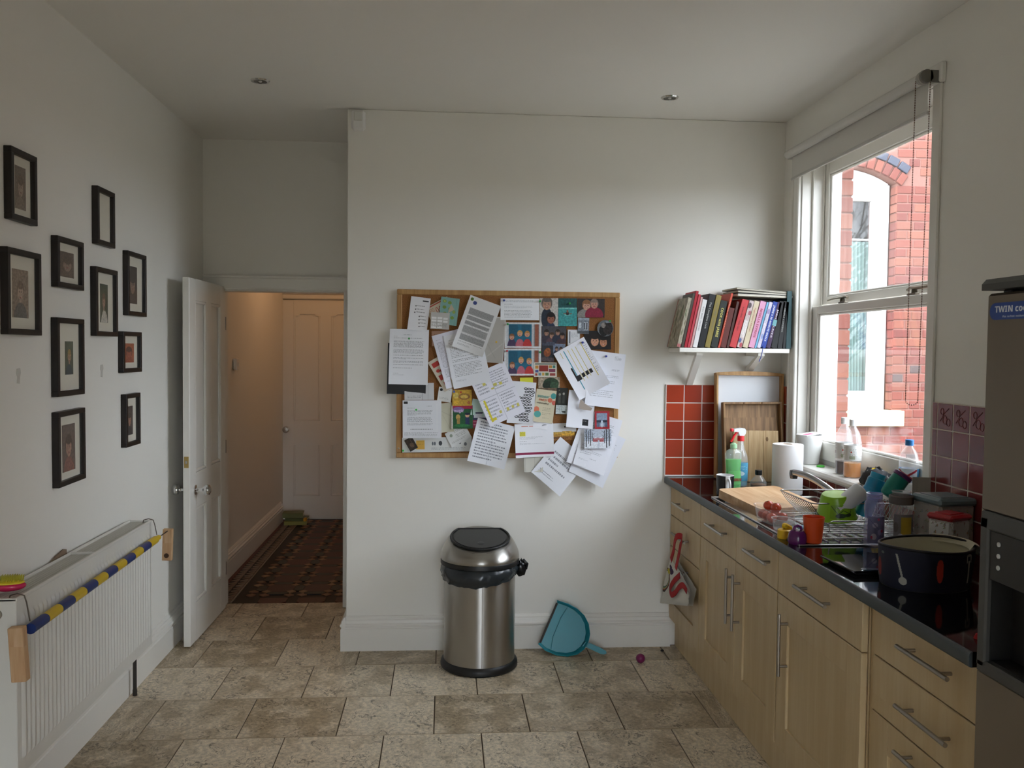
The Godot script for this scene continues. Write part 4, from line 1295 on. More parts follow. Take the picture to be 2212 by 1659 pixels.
func picture_frames() -> void:
	var wood_m := mat("170f0c", 0.45)
	var mount := mat("e4dece", 0.85)
	var specs := [
		# z near, z far, y low, y high, picture width, height (share of the inside), offset, what
		["dark frame top left on wall, sepia portrait of a smiling toddler", -3.056, -3.243, 2.027, 2.268, 0.52, 0.72, 0.0, portrait(1, "a58f7c", "6f5a49", "8b7a68", "7b6b5c", 1.15)],
		["dark frame highest nearer the doorway, empty with only its pale mount", -3.785, -3.977, 2.032, 2.271, 0.0, 0.0, 0.0, null],
		["largest dark frame at left edge, sepia portrait of baby in patterned top", -3.024, -3.268, 1.643, 1.932, 0.56, 0.66, -0.02, portrait(3, "b8a08c", "7b6552", "6b6660", "96826e", 0.85)],
		["small squarish dark frame, sepia close portrait of a toddler's face", -3.402, -3.641, 1.827, 2.017, 0.62, 0.64, -0.02, portrait(4, "9c8270", "5f4b3c", "6f5d4e", "6a584a", 1.4)],
		["dark frame with small green-backed photo of fair child in white", -3.764, -4.004, 1.650, 1.937, 0.42, 0.66, 0.0, portrait(5, "a88a76", "6b5340", "c9c4b8", "46513a", 0.8)],
		["dark frame nearest the door, dark close portrait of open-mouthed child", -4.132, -4.379, 1.750, 2.043, 0.56, 0.68, -0.12, portrait(6, "937867", "35261e", "3c3430", "3b2f29", 1.3)],
		["dark frame in the middle column, small photo of blond child in scarf", -3.395, -3.640, 1.416, 1.713, 0.36, 0.50, 0.06, portrait(7, "b08d74", "a3864a", "3d4a52", "59604c", 0.85)],
		["small squat dark frame, red-toned photo of sleeping baby", -4.070, -4.308, 1.488, 1.675, 0.62, 0.60, -0.04, portrait(8, "a4573f", "4a2418", "9a4a30", "b0613e", 1.3)],
		["lowest dark frame in the middle column, photo of two hugging children", -3.396, -3.643, 1.075, 1.360, 0.56, 0.74, 0.0, portrait(9, "b08a76", "4d3527", "8a5a4c", "6b5a50", 1.05)],
		["lowest narrow dark frame nearer the radiator end, photo of child in dark jacket", -4.099, -4.285, 1.148, 1.390, 0.58, 0.66, -0.08, portrait(10, "b4886f", "3c2a20", "2c2a2e", "4a3f3a", 0.95)]]
	for k in specs.size():
		var s: Array = specs[k]
		var w: float = s[1] - s[2]; var h: float = s[4] - s[3]
		var f := thing("picture_frame", s[0], "picture frame", Vector3(XL, (s[3] + s[4]) / 2, (s[1] + s[2]) / 2), Vector3(0, PI / 2, [0.0, 0.0, 0.0, 0.0, 0.0, 0.0, 0.0, 0.0, 0.012, 0.0][k]), "dark picture frames on the left wall")
		var d := 0.026; var b := 0.020
		var m := MB.new()
		m.box(Vector3(0, h / 2 - b / 2, d / 2), Vector3(w, b, d), 0.0015)
		m.box(Vector3(0, -h / 2 + b / 2, d / 2), Vector3(w, b, d), 0.0015)
		m.box(Vector3(-w / 2 + b / 2, 0, d / 2), Vector3(b, h - 2 * b + 0.002, d), 0.0015)
		m.box(Vector3(w / 2 - b / 2, 0, d / 2), Vector3(b, h - 2 * b + 0.002, d), 0.0015)
		part("frame", m, wood_m, f)
		part("mount", MB.new().box(Vector3(0, 0, 0.008), Vector3(w - 2 * b, h - 2 * b, 0.004)), mount, f)
		if s[8]:
			var iw: float = (w - 2 * b) * s[5]; var ih: float = (h - 2 * b) * s[6]
			part("photo", MB.new().box(Vector3(s[7] * (w - 2 * b), -0.004, 0.0105), Vector3(iw, ih, 0.001)), skin(s[8], 0.5), f)
		part("pane", MB.new().box(Vector3(0, 0, 0.016), Vector3(w - 2 * b + 0.002, h - 2 * b + 0.002, 0.0015)), M.frame_glass, f)

# ------------------------------------------------------------------ cork board and what is pinned to it
func cork_board() -> void:
	var b := thing("cork_board", "large cork notice board with an oak frame on the back wall, crowded with papers", "notice board", Vector3(0.341, 1.4785, ZB))
	var w := 1.188; var h := 0.891; var f := 0.027; var d := 0.0205
	var fm: Material = M.oak
	for e: Array in [[Vector3(0, h / 2 - f / 2, d / 2), Vector3(w, f, d)], [Vector3(0, -h / 2 + f / 2, d / 2), Vector3(w, f, d)], [Vector3(-w / 2 + f / 2, 0, d / 2), Vector3(f, h - 2 * f, d)], [Vector3(w / 2 - f / 2, 0, d / 2), Vector3(f, h - 2 * f, d)]]:
		part("frame_rail", MB.new().box(e[0], e[1], 0.003), fm, b)
	var n1 := noise(61, 0.22, 3); var n2 := noise(62, 0.6, 2)
	var ct := blend_picture(256, 256, func(x: int, y: int) -> Color:
		return Color("a9733f").lerp(Color("6f4522"), clampf(0.45 + 0.8 * n1.get_noise_2d(x, y) + 0.5 * n2.get_noise_2d(x, y), 0, 1)))
	part("cork", MB.new().box(Vector3(0, 0, 0.0088), Vector3(w - 2 * f + 0.004, h - 2 * f + 0.004, 0.0176)), skin(ct, 0.9, {"uv1_triplanar": true, "uv1_scale": Vector3(4, 4, 4)}), b)
	for s: float in [-1.0, 1.0]:
		part("screw", MB.new().at(Vector3(s * (w / 2 - 0.013), -h / 2 + 0.05, d)).ball(Vector3.ZERO, Vector3(0.0045, 0.0045, 0.002), 12, 6), M.brushed, b)

func sheet(called: String, label: String, category: String, cx: float, cy: float, w: float, h: float, deg: float, layer: float, tex: Variant, lift := 0.012, fold := 0.0, group := "") -> MeshInstance3D:
	# a sheet pinned near its top: the lower edge and corners lift off; fold creases it across the middle
	var g: Array = []
	var nx := 12; var ny := 14
	var sd := cx * 31.0 + cy * 17.0
	for i in nx + 1:
		var col := PackedVector3Array()
		for j in ny + 1:
			var u := float(i) / nx; var v := float(j) / ny      # v from bottom to top
			var q := 1.0 - v
			var z := lift * q * q * (0.55 + 0.45 * sin(sd + 3.0 * u))
			z += lift * 0.45 * absf(u - 0.5) * 2.0 * absf(u - 0.5) * 2.0 * q
			z += fold * (1.0 - absf(v - 0.5) * 2.0)
			col.append(Vector3((u - 0.5) * w, (v - 0.5) * h, z))
		g.append(col)
	var m := MB.new().grid(g)
	for k in m.t.size(): m.t[k].y = 1.0 - m.t[k].y
	var look: Material = tex if tex is Material else skin(tex, 0.62)
	var o := single(called, m, look, label, category, Vector3(cx, cy, ZB + 0.0215 + layer * 0.0011), Vector3(0, 0, deg_to_rad(deg)), group)
	return o

func pin(x: float, y: float, z: float, col: String, label: String) -> void:
	var p := thing("push_pin", label, "push pin", Vector3(x, y, ZB + z), Vector3(PI / 2, 0, 0), "push pins in the cork board")
	part("head", MB.new().lathe([Vector2(0, 0), Vector2(0.0055, 0.0005), Vector2(0.0055, 0.002), Vector2(0.0032, 0.003), Vector2(0.003, 0.009), Vector2(0.0048, 0.0105), Vector2(0.0048, 0.012), Vector2(0, 0.0125)], 14), mat(col, 0.3), p)

func letter(sd: int, lines := 26, base := "f8f9fe", ink := "6f7178") -> ImageTexture:
	return picture(160, 224, base, [["t", 0.11, 0.10, 0.3, 0.012, ink, 1, sd], ["t", 0.11, 0.15, 0.76, 0.66, ink, lines, sd + 1], ["t", 0.11, 0.86, 0.28, 0.03, ink, 2, sd + 2]])

func people(back: String, heads: Array, sd: int, w := 112, h := 80) -> ImageTexture:
	# heads: [x, y, size, skin, hair, clothes]
	var m: Array = []
	for q: Array in heads:
		m.append(["e", q[0], q[1] + q[2] * 2.6, q[2] * 1.5, q[2] * 1.9, q[5]])
		m.append(["e", q[0], q[1] - q[2] * 0.15, q[2] * 0.85 * h / w * 1.15, q[2] * 1.2, q[4]])
		m.append(["e", q[0], q[1] + q[2] * 0.15, q[2] * 0.66 * h / w * 1.15, q[2] * 0.95, q[3]])
		var fx: float = q[2] * h / w * 1.15
		m.append(["e", q[0], q[1] - q[2] * 0.62, fx * 0.62, q[2] * 0.34, q[4]])
		for e: float in [-1.0, 1.0]: m.append(["e", q[0] + e * fx * 0.26, q[1] + q[2] * 0.02, fx * 0.10, q[2] * 0.07, "35241f"])
		m.append(["e", q[0], q[1] + q[2] * 0.28, fx * 0.07, q[2] * 0.10, "a8735f"])
		m.append(["e", q[0], q[1] + q[2] * 0.58, fx * 0.26, q[2] * 0.09, "8f3f3a"])
		m.append(["e", q[0], q[1] + q[2] * 0.56, fx * 0.19, q[2] * 0.04, "e0cfc4"])
	return picture(w, h, back, m, 0.10, sd, 1.9)

func papers() -> void:
	# from the back to the front
	var L := func(v: float) -> float: return v
	sheet("folder", "black folder edge showing behind the white letter on the board's left edge", "folder", -0.199, 1.505, 0.204, 0.268, -1.0, 1, mat("15161a", 0.5), 0.004)
	sheet("poster", "white printed strip with a yellow square along the board's bottom left", "poster", -0.037, 1.104, 0.368, 0.078, 1.2, 1, picture(256, 56, "dfe1df", [["r", 0.20, 0.2, 0.12, 0.6, "e0b04a"], ["t", 0.22, 0.3, 0.09, 0.3, "7a6a3a", 4, 5], ["e", 0.44, 0.42, 0.012, 0.12, "5b6168"], ["e", 0.47, 0.42, 0.012, 0.12, "5b6168"], ["e", 0.55, 0.40, 0.025, 0.16, "3b3f45"], ["e", 0.74, 0.45, 0.018, 0.1, "55607a"], ["e", 0.83, 0.36, 0.018, 0.12, "3b3f45"], ["e", 0.91, 0.48, 0.02, 0.12, "6b7079"], ["t", 0.42, 0.72, 0.5, 0.18, "8b9096", 2, 6]]), 0.002)
	sheet("card", "torn white card strip beside the orange photo, bottom right of the board", "card", 0.644, 1.198, 0.125, 0.046, 2.0, 1, picture(64, 24, "e6e6e6", [["e", 0.52, 0.4, 0.035, 0.10, "17171a"]]), 0.004)
	sheet("photo", "orange sunset photo strip under the torn card, lower right of the board", "photo", 0.642, 1.155, 0.116, 0.047, 2.0, 2, picture(96, 40, "b98a35", [["r", 0, 0, 1, 0.3, "c9a14a"], ["e", 0.7, 0.35, 0.35, 0.16, "d9a63a"], ["r", 0, 0.62, 1, 0.38, "8a5a26"], ["e", 0.2, 0.75, 0.3, 0.12, "6f4a24"]], 0.2, 3), 0.002)
	sheet("leaflet", "brownish leaflet peeping out above the white sheets, upper left of the board", "leaflet", -0.007, 1.668, 0.124, 0.078, 2.0, 1, picture(64, 40, "a9826a", [["t", 0.1, 0.2, 0.8, 0.7, "7d5a46", 6, 8]]), 0.003)
	sheet("card", "small red flip-flop print card, half hidden under the blue-green card", "card", -0.030, 1.822, 0.135, 0.080, 29.0, 1, picture(96, 64, "cdbfa6", [["r", 0, 0.05, 1, 0.08, "a8432f"], ["e", 0.42, 0.55, 0.055, 0.26, "b5352b"], ["e", 0.56, 0.58, 0.055, 0.26, "b5352b"], ["e", 0.42, 0.5, 0.03, 0.16, "dcd0ba"], ["e", 0.56, 0.53, 0.03, 0.16, "dcd0ba"], ["t", 0.1, 0.25, 0.22, 0.5, "a8432f", 5, 9]]), 0.004)
	sheet("list_sheet", "tall narrow white list with bold bullets at the board's top left", "list", -0.137, 1.795, 0.103, 0.176, -6.5, 2, picture(96, 160, "f2f2f6", [["r", 0.62, 0.09, 0.3, 0.03, "1d1d20"], ["r", 0.28, 0.26, 0.05, 0.03, "1d1d20"], ["t", 0.36, 0.25, 0.4, 0.05, "4c4c50", 1, 3], ["r", 0.28, 0.36, 0.05, 0.03, "1d1d20"], ["t", 0.36, 0.35, 0.4, 0.05, "4c4c50", 1, 4], ["r", 0.26, 0.45, 0.05, 0.03, "1d1d20"], ["t", 0.36, 0.44, 0.44, 0.05, "4c4c50", 1, 5], ["r", 0.5, 0.56, 0.05, 0.03, "1d1d20"], ["t", 0.58, 0.55, 0.3, 0.05, "4c4c50", 1, 6], ["r", 0.52, 0.66, 0.05, 0.03, "1d1d20"], ["t", 0.6, 0.65, 0.3, 0.05, "4c4c50", 1, 7], ["r", 0.54, 0.76, 0.05, 0.03, "1d1d20"], ["t", 0.62, 0.75, 0.3, 0.05, "4c4c50", 1, 8], ["r", 0.56, 0.86, 0.05, 0.03, "1d1d20"], ["t", 0.64, 0.85, 0.28, 0.05, "4c4c50", 1, 9]]), 0.006)
	sheet("card", "blue-green card with leaf print near the board's top left", "card", 0.020, 1.811, 0.098, 0.144, -6.5, 3, picture(72, 104, "86b2aa", [["e", 0.22, 0.14, 0.10, 0.06, "8aa94a"], ["e", 0.5, 0.18, 0.10, 0.06, "8aa94a"], ["e", 0.24, 0.36, 0.10, 0.06, "7f9f45"], ["e", 0.55, 0.40, 0.10, 0.06, "8aa94a"], ["e", 0.78, 0.50, 0.09, 0.06, "95ad52"], ["e", 0.72, 0.72, 0.10, 0.06, "7f9f45"], ["e", 0.3, 0.58, 0.09, 0.05, "95ad52"], ["e", 0.22, 0.14, 0.05, 0.03, "b9c66a"], ["e", 0.55, 0.40, 0.05, 0.03, "b9c66a"], ["r", 0.86, 0, 0.02, 1, "6c9c98"]]), 0.005)
	sheet("label_sheet", "small clear sheet of white address labels under the blue-green card", "labels", -0.026, 1.760, 0.098, 0.088, -2.5, 9, picture(96, 80, "c8c6c2", [["r", 0.05, 0.28, 0.26, 0.12, "f2f2f2"], ["r", 0.36, 0.28, 0.26, 0.12, "f2f2f2"], ["r", 0.67, 0.30, 0.24, 0.12, "f2f2f2"], ["r", 0.05, 0.46, 0.26, 0.12, "f2f2f2"], ["r", 0.36, 0.46, 0.26, 0.12, "f2f2f2"], ["r", 0.67, 0.48, 0.24, 0.12, "f2f2f2"], ["r", 0.05, 0.64, 0.26, 0.12, "f2f2f2"], ["r", 0.36, 0.64, 0.26, 0.12, "f2f2f2"], ["r", 0.05, 0.82, 0.26, 0.12, "f2f2f2"], ["r", 0.36, 0.82, 0.26, 0.12, "f2f2f2"], ["t", 0.06, 0.32, 0.84, 0.6, "8a8a8a", 7, 12]]), 0.004)
	sheet("leaflet", "small green leaflet corner showing beside the tilted printed sheet", "leaflet", 0.312, 1.728, 0.060, 0.042, 3.0, 1, mat("5c8a3a", 0.6), 0.001)
	sheet("notice", "white printed notice with a blue pin, top centre of the board", "notice", 0.396, 1.827, 0.206, 0.115, 0.3, 2, picture(192, 104, "f6f8fc", [["t", 0.08, 0.10, 0.8, 0.09, "7b7f88", 2, 21], ["t", 0.1, 0.26, 0.22, 0.05, "4d5058", 1, 22], ["t", 0.1, 0.36, 0.76, 0.12, "7b7f88", 3, 23], ["t", 0.1, 0.56, 0.72, 0.36, "6b6f78", 6, 24]]), 0.004)
	# photographs at the top right
	sheet("photo", "photo of a man with glasses and a dark-haired child, top right of the board", "photo", 0.551, 1.814, 0.099, 0.149, 0.4, 2, people("c9c4bd", [[0.40, 0.20, 0.20, "b98d76", "6b625c", "27313f"], [0.62, 0.72, 0.17, "9b6450", "1d1614", "2f3a55"]], 11, 72, 108), 0.002)
	sheet("photo", "teal photo of a swimmer seated in a pool, top right of the board", "photo", 0.652, 1.815, 0.100, 0.148, 0.6, 2, picture(72, 108, "3f9c9c", [["r", 0, 0, 1, 0.34, "1d5456"], ["r", 0, 0.34, 1, 0.05, "7cc4c0"], ["e", 0.5, 0.58, 0.16, 0.05, "6fc0bd"], ["e", 0.5, 0.54, 0.09, 0.06, "3a2f2c"], ["e", 0.5, 0.46, 0.055, 0.05, "8a6552"], ["l", 0.38, 0.56, 0.28, 0.54, 0.03, "8a6552"], ["l", 0.62, 0.56, 0.72, 0.54, 0.03, "8a6552"]], 0.14, 5), 0.002)
	sheet("photo", "photo of a laughing girl beside a person in red, board's top right corner", "photo", 0.778, 1.839, 0.147, 0.100, 0.0, 2, people("37302d", [[0.34, 0.36, 0.24, "c99a84", "8a5e3c", "8d8a86"], [0.62, 0.28, 0.22, "bf8d7a", "8e7b70", "8c1f3c"]], 13), 0.002)
	sheet("photo", "small grey photo of a house front, below the laughing girl's photo", "photo", 0.738, 1.744, 0.061, 0.085, -1.0, 3, picture(48, 64, "7d8590", [["r", 0, 0, 1, 0.15, "9aa4b0"], ["r", 0.12, 0.3, 0.2, 0.35, "c3ccd4"], ["r", 0.55, 0.28, 0.14, 0.5, "d3dae0"], ["r", 0.76, 0.28, 0.14, 0.5, "d3dae0"], ["r", 0.58, 0.32, 0.08, 0.42, "2b3038"], ["r", 0.79, 0.32, 0.08, 0.42, "2b3038"], ["r", 0, 0.84, 1, 0.16, "4d5258"]], 0.12, 6), 0.002)
	sheet("photo", "dark photo of two smiling adults at night, right side of the board", "photo", 0.816, 1.668, 0.145, 0.100, 0.4, 2, people("15100f", [[0.40, 0.52, 0.27, "d09a7c", "1c1310", "171213"], [0.72, 0.58, 0.25, "c08564", "120c0b", "1a1416"]], 15), 0.002)
	var disc := PackedVector2Array()
	for k in 28: disc.append(Vector2(cos(TAU * k / 28), sin(TAU * k / 28)) * 0.044)
	single("round_photo", MB.new().prism(disc, 0, 0.0012, true), skin(picture(64, 64, "6c7176", [["e", 0.4, 0.62, 0.28, 0.34, "2b2a2c"], ["e", 0.66, 0.5, 0.3, 0.4, "3a3535"], ["e", 0.40, 0.30, 0.14, 0.16, "8d8580"], ["r", 0.55, 0.05, 0.4, 0.14, "9aa6b4"]], 0.15, 4), 0.25), "round dark glossy photo cut-out pinned at the board's upper right", "photo", Vector3(0.856, 1.732, ZB + 0.0265), Vector3(0.05, 0, 0.1))
	sheet("photo", "upper white-bordered photo of three children before a blue door", "photo", 0.414, 1.689, 0.196, 0.137, 0.3, 3, _children(1), 0.003)
	sheet("photo", "lower white-bordered photo of three children before a blue door", "photo", 0.414, 1.546, 0.197, 0.145, 0.6, 4, _children(2), 0.003)
	sheet("photo", "dark collage photo of people indoors, right of the upper children's photo", "photo", 0.580, 1.694, 0.131, 0.091, -1.2, 2, people("4b4a50", [[0.2, 0.4, 0.16, "a07a66", "2a211d", "3a3440"], [0.42, 0.55, 0.15, "b08a74", "4a3426", "57404a"], [0.66, 0.36, 0.15, "a88270", "30251f", "2b3142"], [0.85, 0.56, 0.16, "98705c", "241b18", "43303a"]], 17), 0.002)
	sheet("photo", "small dark photo of a ginger animal, beside the lower children's photo", "photo", 0.549, 1.603, 0.068, 0.106, -1.4, 3, picture(48, 72, "2f3138", [["e", 0.45, 0.55, 0.28, 0.2, "8a4a26"], ["e", 0.5, 0.42, 0.2, 0.12, "a35d30"], ["r", 0, 0.8, 1, 0.2, "53484a"], ["r", 0, 0, 1, 0.2, "4a5060"]], 0.2, 7), 0.002)
	sheet("photo", "small blue-grey photo of a group outdoors, under the tilted chart", "photo", 0.609, 1.615, 0.065, 0.062, -3.0, 3, people("77839a", [[0.3, 0.45, 0.17, "a88270", "30251f", "2b3142"], [0.65, 0.45, 0.17, "b08a74", "4a3426", "20242e"]], 18, 56, 48), 0.002)
	sheet("ticket", "small white ticket with grey print, between the collage photo and house photo", "ticket", 0.687, 1.681, 0.066, 0.083, 0.0, 3, picture(56, 72, "cfd2d6", [["r", 0.06, 0.05, 0.88, 0.9, "e4e6ea"], ["r", 0.12, 0.12, 0.1, 0.76, "7d828c"], ["t", 0.3, 0.15, 0.55, 0.5, "8d929c", 7, 31]]), 0.004)
	sheet("card", "postcard with a grid of coloured stamps below the children's photos", "postcard", 0.536, 1.507, 0.122, 0.077, 0.3, 5, picture(112, 72, "d8d3c4", [["r", 0.05, 0.06, 0.9, 0.10, "6d7468"], ["r", 0.06, 0.22, 0.14, 0.22, "c98a3a"], ["r", 0.23, 0.20, 0.40, 0.42, "8e2f24"], ["r", 0.66, 0.20, 0.14, 0.2, "b9853a"], ["r", 0.83, 0.20, 0.12, 0.2, "3f7a6e"], ["r", 0.06, 0.52, 0.14, 0.18, "4a5a94"], ["r", 0.66, 0.45, 0.29, 0.22, "7d3a55"], ["r", 0.06, 0.76, 0.1, 0.16, "a8432f"], ["r", 0.2, 0.72, 0.12, 0.2, "6d8a9c"], ["r", 0.36, 0.72, 0.1, 0.2, "c9a14a"], ["r", 0.5, 0.72, 0.14, 0.2, "5c7a4a"], ["r", 0.7, 0.74, 0.24, 0.18, "94403a"]]), 0.003)
	sheet("photo", "dark green garden photo above the party invitation", "photo", 0.557, 1.432, 0.115, 0.072, 0.4, 1, picture(80, 56, "a99a86", [["e", 0.6, 0.45, 0.36, 0.4, "26402a"], ["e", 0.45, 0.6, 0.25, 0.3, "1d2f20"], ["e", 0.75, 0.62, 0.2, 0.28, "35523a"], ["r", 0, 0.82, 1, 0.18, "6b5a46"]], 0.2, 9), 0.002)
	sheet("photo", "black and white photo of a band on stage, right of the party invitation", "photo", 0.627, 1.340, 0.061, 0.142, -2.0, 3, picture(48, 104, "23261f", [["e", 0.3, 0.25, 0.1, 0.05, "8d8a80"], ["e", 0.65, 0.22, 0.1, 0.05, "a09c92"], ["r", 0.2, 0.30, 0.2, 0.3, "4a4c44"], ["r", 0.55, 0.27, 0.2, 0.32, "3b3d38"], ["r", 0, 0.66, 1, 0.34, "c9d2d2"], ["t", 0.1, 0.72, 0.5, 0.2, "6b7a7a", 4, 41], ["e", 0.72, 0.9, 0.18, 0.03, "222222"]], 0.1, 10), 0.003)
	sheet("sticky_note", "bright yellow sticky note peeping above the chain-print sheet", "note", 0.436, 1.436, 0.070, 0.056, 2.0, 2, mat("dede3c", 0.6), 0.002)
	# lower left
	sheet("envelope", "creased cream envelope between the letter in plastic and the comic", "envelope", 0.008, 1.248, 0.075, 0.155, 6.0, 2, picture(48, 96, "c9c6b0", [["l", 0, 0.2, 1, 0.5, 0.02, "a8a58f"], ["l", 0.3, 0.4, 0.8, 0.95, 0.02, "b3b09a"]]), 0.006)
	sheet("leaflet", "white strips of paper with grey bands, left side above the letter in plastic", "leaflet", -0.133, 1.386, 0.155, 0.090, 1.0, 2, picture(96, 56, "d6d6d8", [["r", 0.0, 0.1, 0.55, 0.03, "a9a9ad"], ["r", 0.6, 0, 0.02, 1, "a9a9ad"], ["r", 0.8, 0, 0.015, 1, "b6b6ba"], ["t", 0.1, 0.75, 0.5, 0.2, "8b8b90", 2, 50]]), 0.006)
	sheet("flyer", "white folded flyer sticking out diagonally from under the letter in plastic", "flyer", 0.074, 1.154, 0.118, 0.082, 29.0, 2, picture(96, 64, "d9dad8", [["e", 0.22, 0.3, 0.07, 0.1, "8f9a8a"], ["t", 0.4, 0.15, 0.5, 0.5, "7d8078", 6, 51], ["t", 0.1, 0.72, 0.8, 0.15, "9a9c96", 2, 52]]), 0.008)
	sheet("photo", "dark brown photo hanging askew at the board's bottom left corner", "photo", -0.174, 1.107, 0.046, 0.068, 30.0, 4, picture(40, 56, "2a2018", [["r", 0.1, 0.1, 0.3, 0.8, "3a2d20"], ["e", 0.55, 0.6, 0.25, 0.2, "6b5540"], ["r", 0.6, 0.1, 0.1, 0.4, "574634"]], 0.2, 12), 0.004)
	sheet("card", "red and cream patterned card poking out left of the white sheets", "card", -0.016, 1.478, 0.064, 0.180, 31.0, 2, picture(48, 128, "d6cbb8", [["r", 0.2, 0.1, 0.6, 0.14, "b5352b"], ["e", 0.4, 0.36, 0.16, 0.05, "b5352b"], ["e", 0.7, 0.40, 0.16, 0.05, "b5352b"], ["r", 0.2, 0.5, 0.6, 0.16, "a8322a"], ["r", 0.3, 0.74, 0.5, 0.12, "b5352b"]]), 0.006)
	sheet("letter_sheet", "plain white sheet behind the printed one, left of centre", "paper", 0.042, 1.560, 0.150, 0.290, 16.0, 3, letter(60, 30, "ececf8", "8a8a96"), 0.008)
	sheet("letter_sheet", "white printed sheet with bulleted lines, left of centre under the tilted page", "letter", 0.118, 1.560, 0.200, 0.285, 12.0, 5, letter(70, 24, "f3f5fb"), 0.012)
	sheet("wallet", "clear plastic wallet hanging behind the tilted grey-printed page", "plastic wallet", 0.243, 1.665, 0.146, 0.245, -3.5, 4, picture(48, 80, "b9b5ae", [["r", 0, 0, 1, 0.02, "d6d4cf"], ["r", 0.96, 0, 0.04, 1, "d0cdc8"], ["l", 0.2, 1, 1, 0.55, 0.02, "cfccc6"], ["l", 0.1, 0.3, 0.7, 0.9, 0.015, "a9a59d"]]), 0.008)
	sheet("letter_sheet", "page of dense grey print tilted steeply, top centre left of the board", "letter", 0.166, 1.735, 0.172, 0.288, -19.5, 8, picture(160, 240, "e6e6e6", [["e", 0.1, 0.06, 0.05, 0.03, "5d7a2e"], ["e", 0.22, 0.11, 0.06, 0.035, "3a4a86"], ["r", 0.13, 0.22, 0.78, 0.115, "a3a3a3"], ["r", 0.13, 0.36, 0.78, 0.08, "a6a6a6"], ["r", 0.13, 0.47, 0.78, 0.06, "a3a3a3"], ["r", 0.13, 0.56, 0.78, 0.13, "aaaaaa"], ["r", 0.13, 0.72, 0.78, 0.11, "a6a6a6"], ["t", 0.13, 0.22, 0.78, 0.66, "777777", 30, 81], ["t", 0.13, 0.9, 0.4, 0.04, "888888", 2, 82]]), 0.016)
	sheet("letter_sheet", "white typed letter with a green pin overhanging the board's left edge", "letter", -0.189, 1.568, 0.205, 0.291, -1.0, 5, picture(176, 248, "f6f8fe", [["t", 0.36, 0.10, 0.38, 0.02, "73767f", 1, 90], ["t", 0.11, 0.13, 0.1, 0.015, "73767f", 1, 91], ["t", 0.11, 0.16, 0.78, 0.18, "6a6d76", 10, 92], ["t", 0.11, 0.37, 0.78, 0.12, "6a6d76", 6, 93], ["t", 0.11, 0.52, 0.78, 0.2, "6a6d76", 10, 94], ["t", 0.11, 0.80, 0.14, 0.015, "73767f", 1, 95], ["t", 0.11, 0.83, 0.3, 0.015, "73767f", 1, 96]]), 0.010)
	sheet("comic", "yellow cartoon comic top above the green comic cover", "comic", 0.093, 1.354, 0.103, 0.085, 1.0, 3, picture(80, 64, "c9a03a", [["e", 0.2, 0.35, 0.14, 0.18, "d9c26a"], ["e", 0.2, 0.75, 0.12, 0.15, "e0b43a"], ["e", 0.62, 0.42, 0.3, 0.2, "9a6a3a"], ["e", 0.62, 0.42, 0.2, 0.12, "d6b85a"], ["e", 0.1, 0.1, 0.06, 0.08, "5a6ab0"], ["e", 0.45, 0.15, 0.05, 0.06, "b5352b"], ["e", 0.85, 0.8, 0.08, 0.1, "b06a3a"]], 0.1, 14), 0.004)
	var cm := sheet("comic", "green comic cover with a pink top band, lower left of the board", "comic", 0.094, 1.252, 0.114, 0.124, 0.8, 5, picture(112, 120, "1f5a34", [["r", 0, 0, 0.08, 1, "c9c4bc"], ["r", 0.08, 0, 0.92, 0.15, "a8284a"], ["e", 0.34, 0.18, 0.26, 0.12, "8d6aa8"], ["e", 0.32, 0.5, 0.10, 0.12, "c9a860"], ["r", 0.26, 0.55, 0.14, 0.24, "a88a4a"], ["e", 0.75, 0.42, 0.10, 0.10, "d9a98a"], ["r", 0.66, 0.52, 0.2, 0.32, "22305a"], ["e", 0.75, 0.36, 0.12, 0.05, "18203c"], ["e", 0.5, 0.86, 0.36, 0.07, "2f7a44"]], 0.08, 15), 0.004)
	letters("lettering", "magic", 0.022, mat("d9c9e6", 0.5), cm, Vector3(-0.018, 0.033, 0.003), Vector3.ZERO, "Droid Sans", 700, 0.050)
	sheet("flyer", "maroon and navy flyer strip right of the green comic cover", "flyer", 0.191, 1.237, 0.088, 0.082, 1.0, 4, picture(88, 80, "8a2244", [["r", 0, 0, 1, 0.5, "2b3350"], ["r", 0.12, 0.1, 0.8, 0.26, "c9cdd6"], ["t", 0.1, 0.58, 0.8, 0.14, "e6c9d2", 1, 101], ["t", 0.1, 0.78, 0.8, 0.14, "e6c9d2", 1, 102]]), 0.003)
	sheet("card", "small white business card with a black dot, above the comics", "card", 0.002, 1.370, 0.072, 0.075, -8.0, 4, picture(64, 64, "e2e2de", [["e", 0.2, 0.18, 0.10, 0.10, "1a1a1c"], ["t", 0.36, 0.14, 0.5, 0.10, "6a6a6a", 1, 104], ["t", 0.12, 0.62, 0.7, 0.25, "9a9a98", 3, 105]]), 0.006)
	sheet("card", "pale mint card half covered by the highlighted timetable", "card", 0.181, 1.302, 0.075, 0.086, -8.0, 3, mat("bcd6cd", 0.6), 0.004)
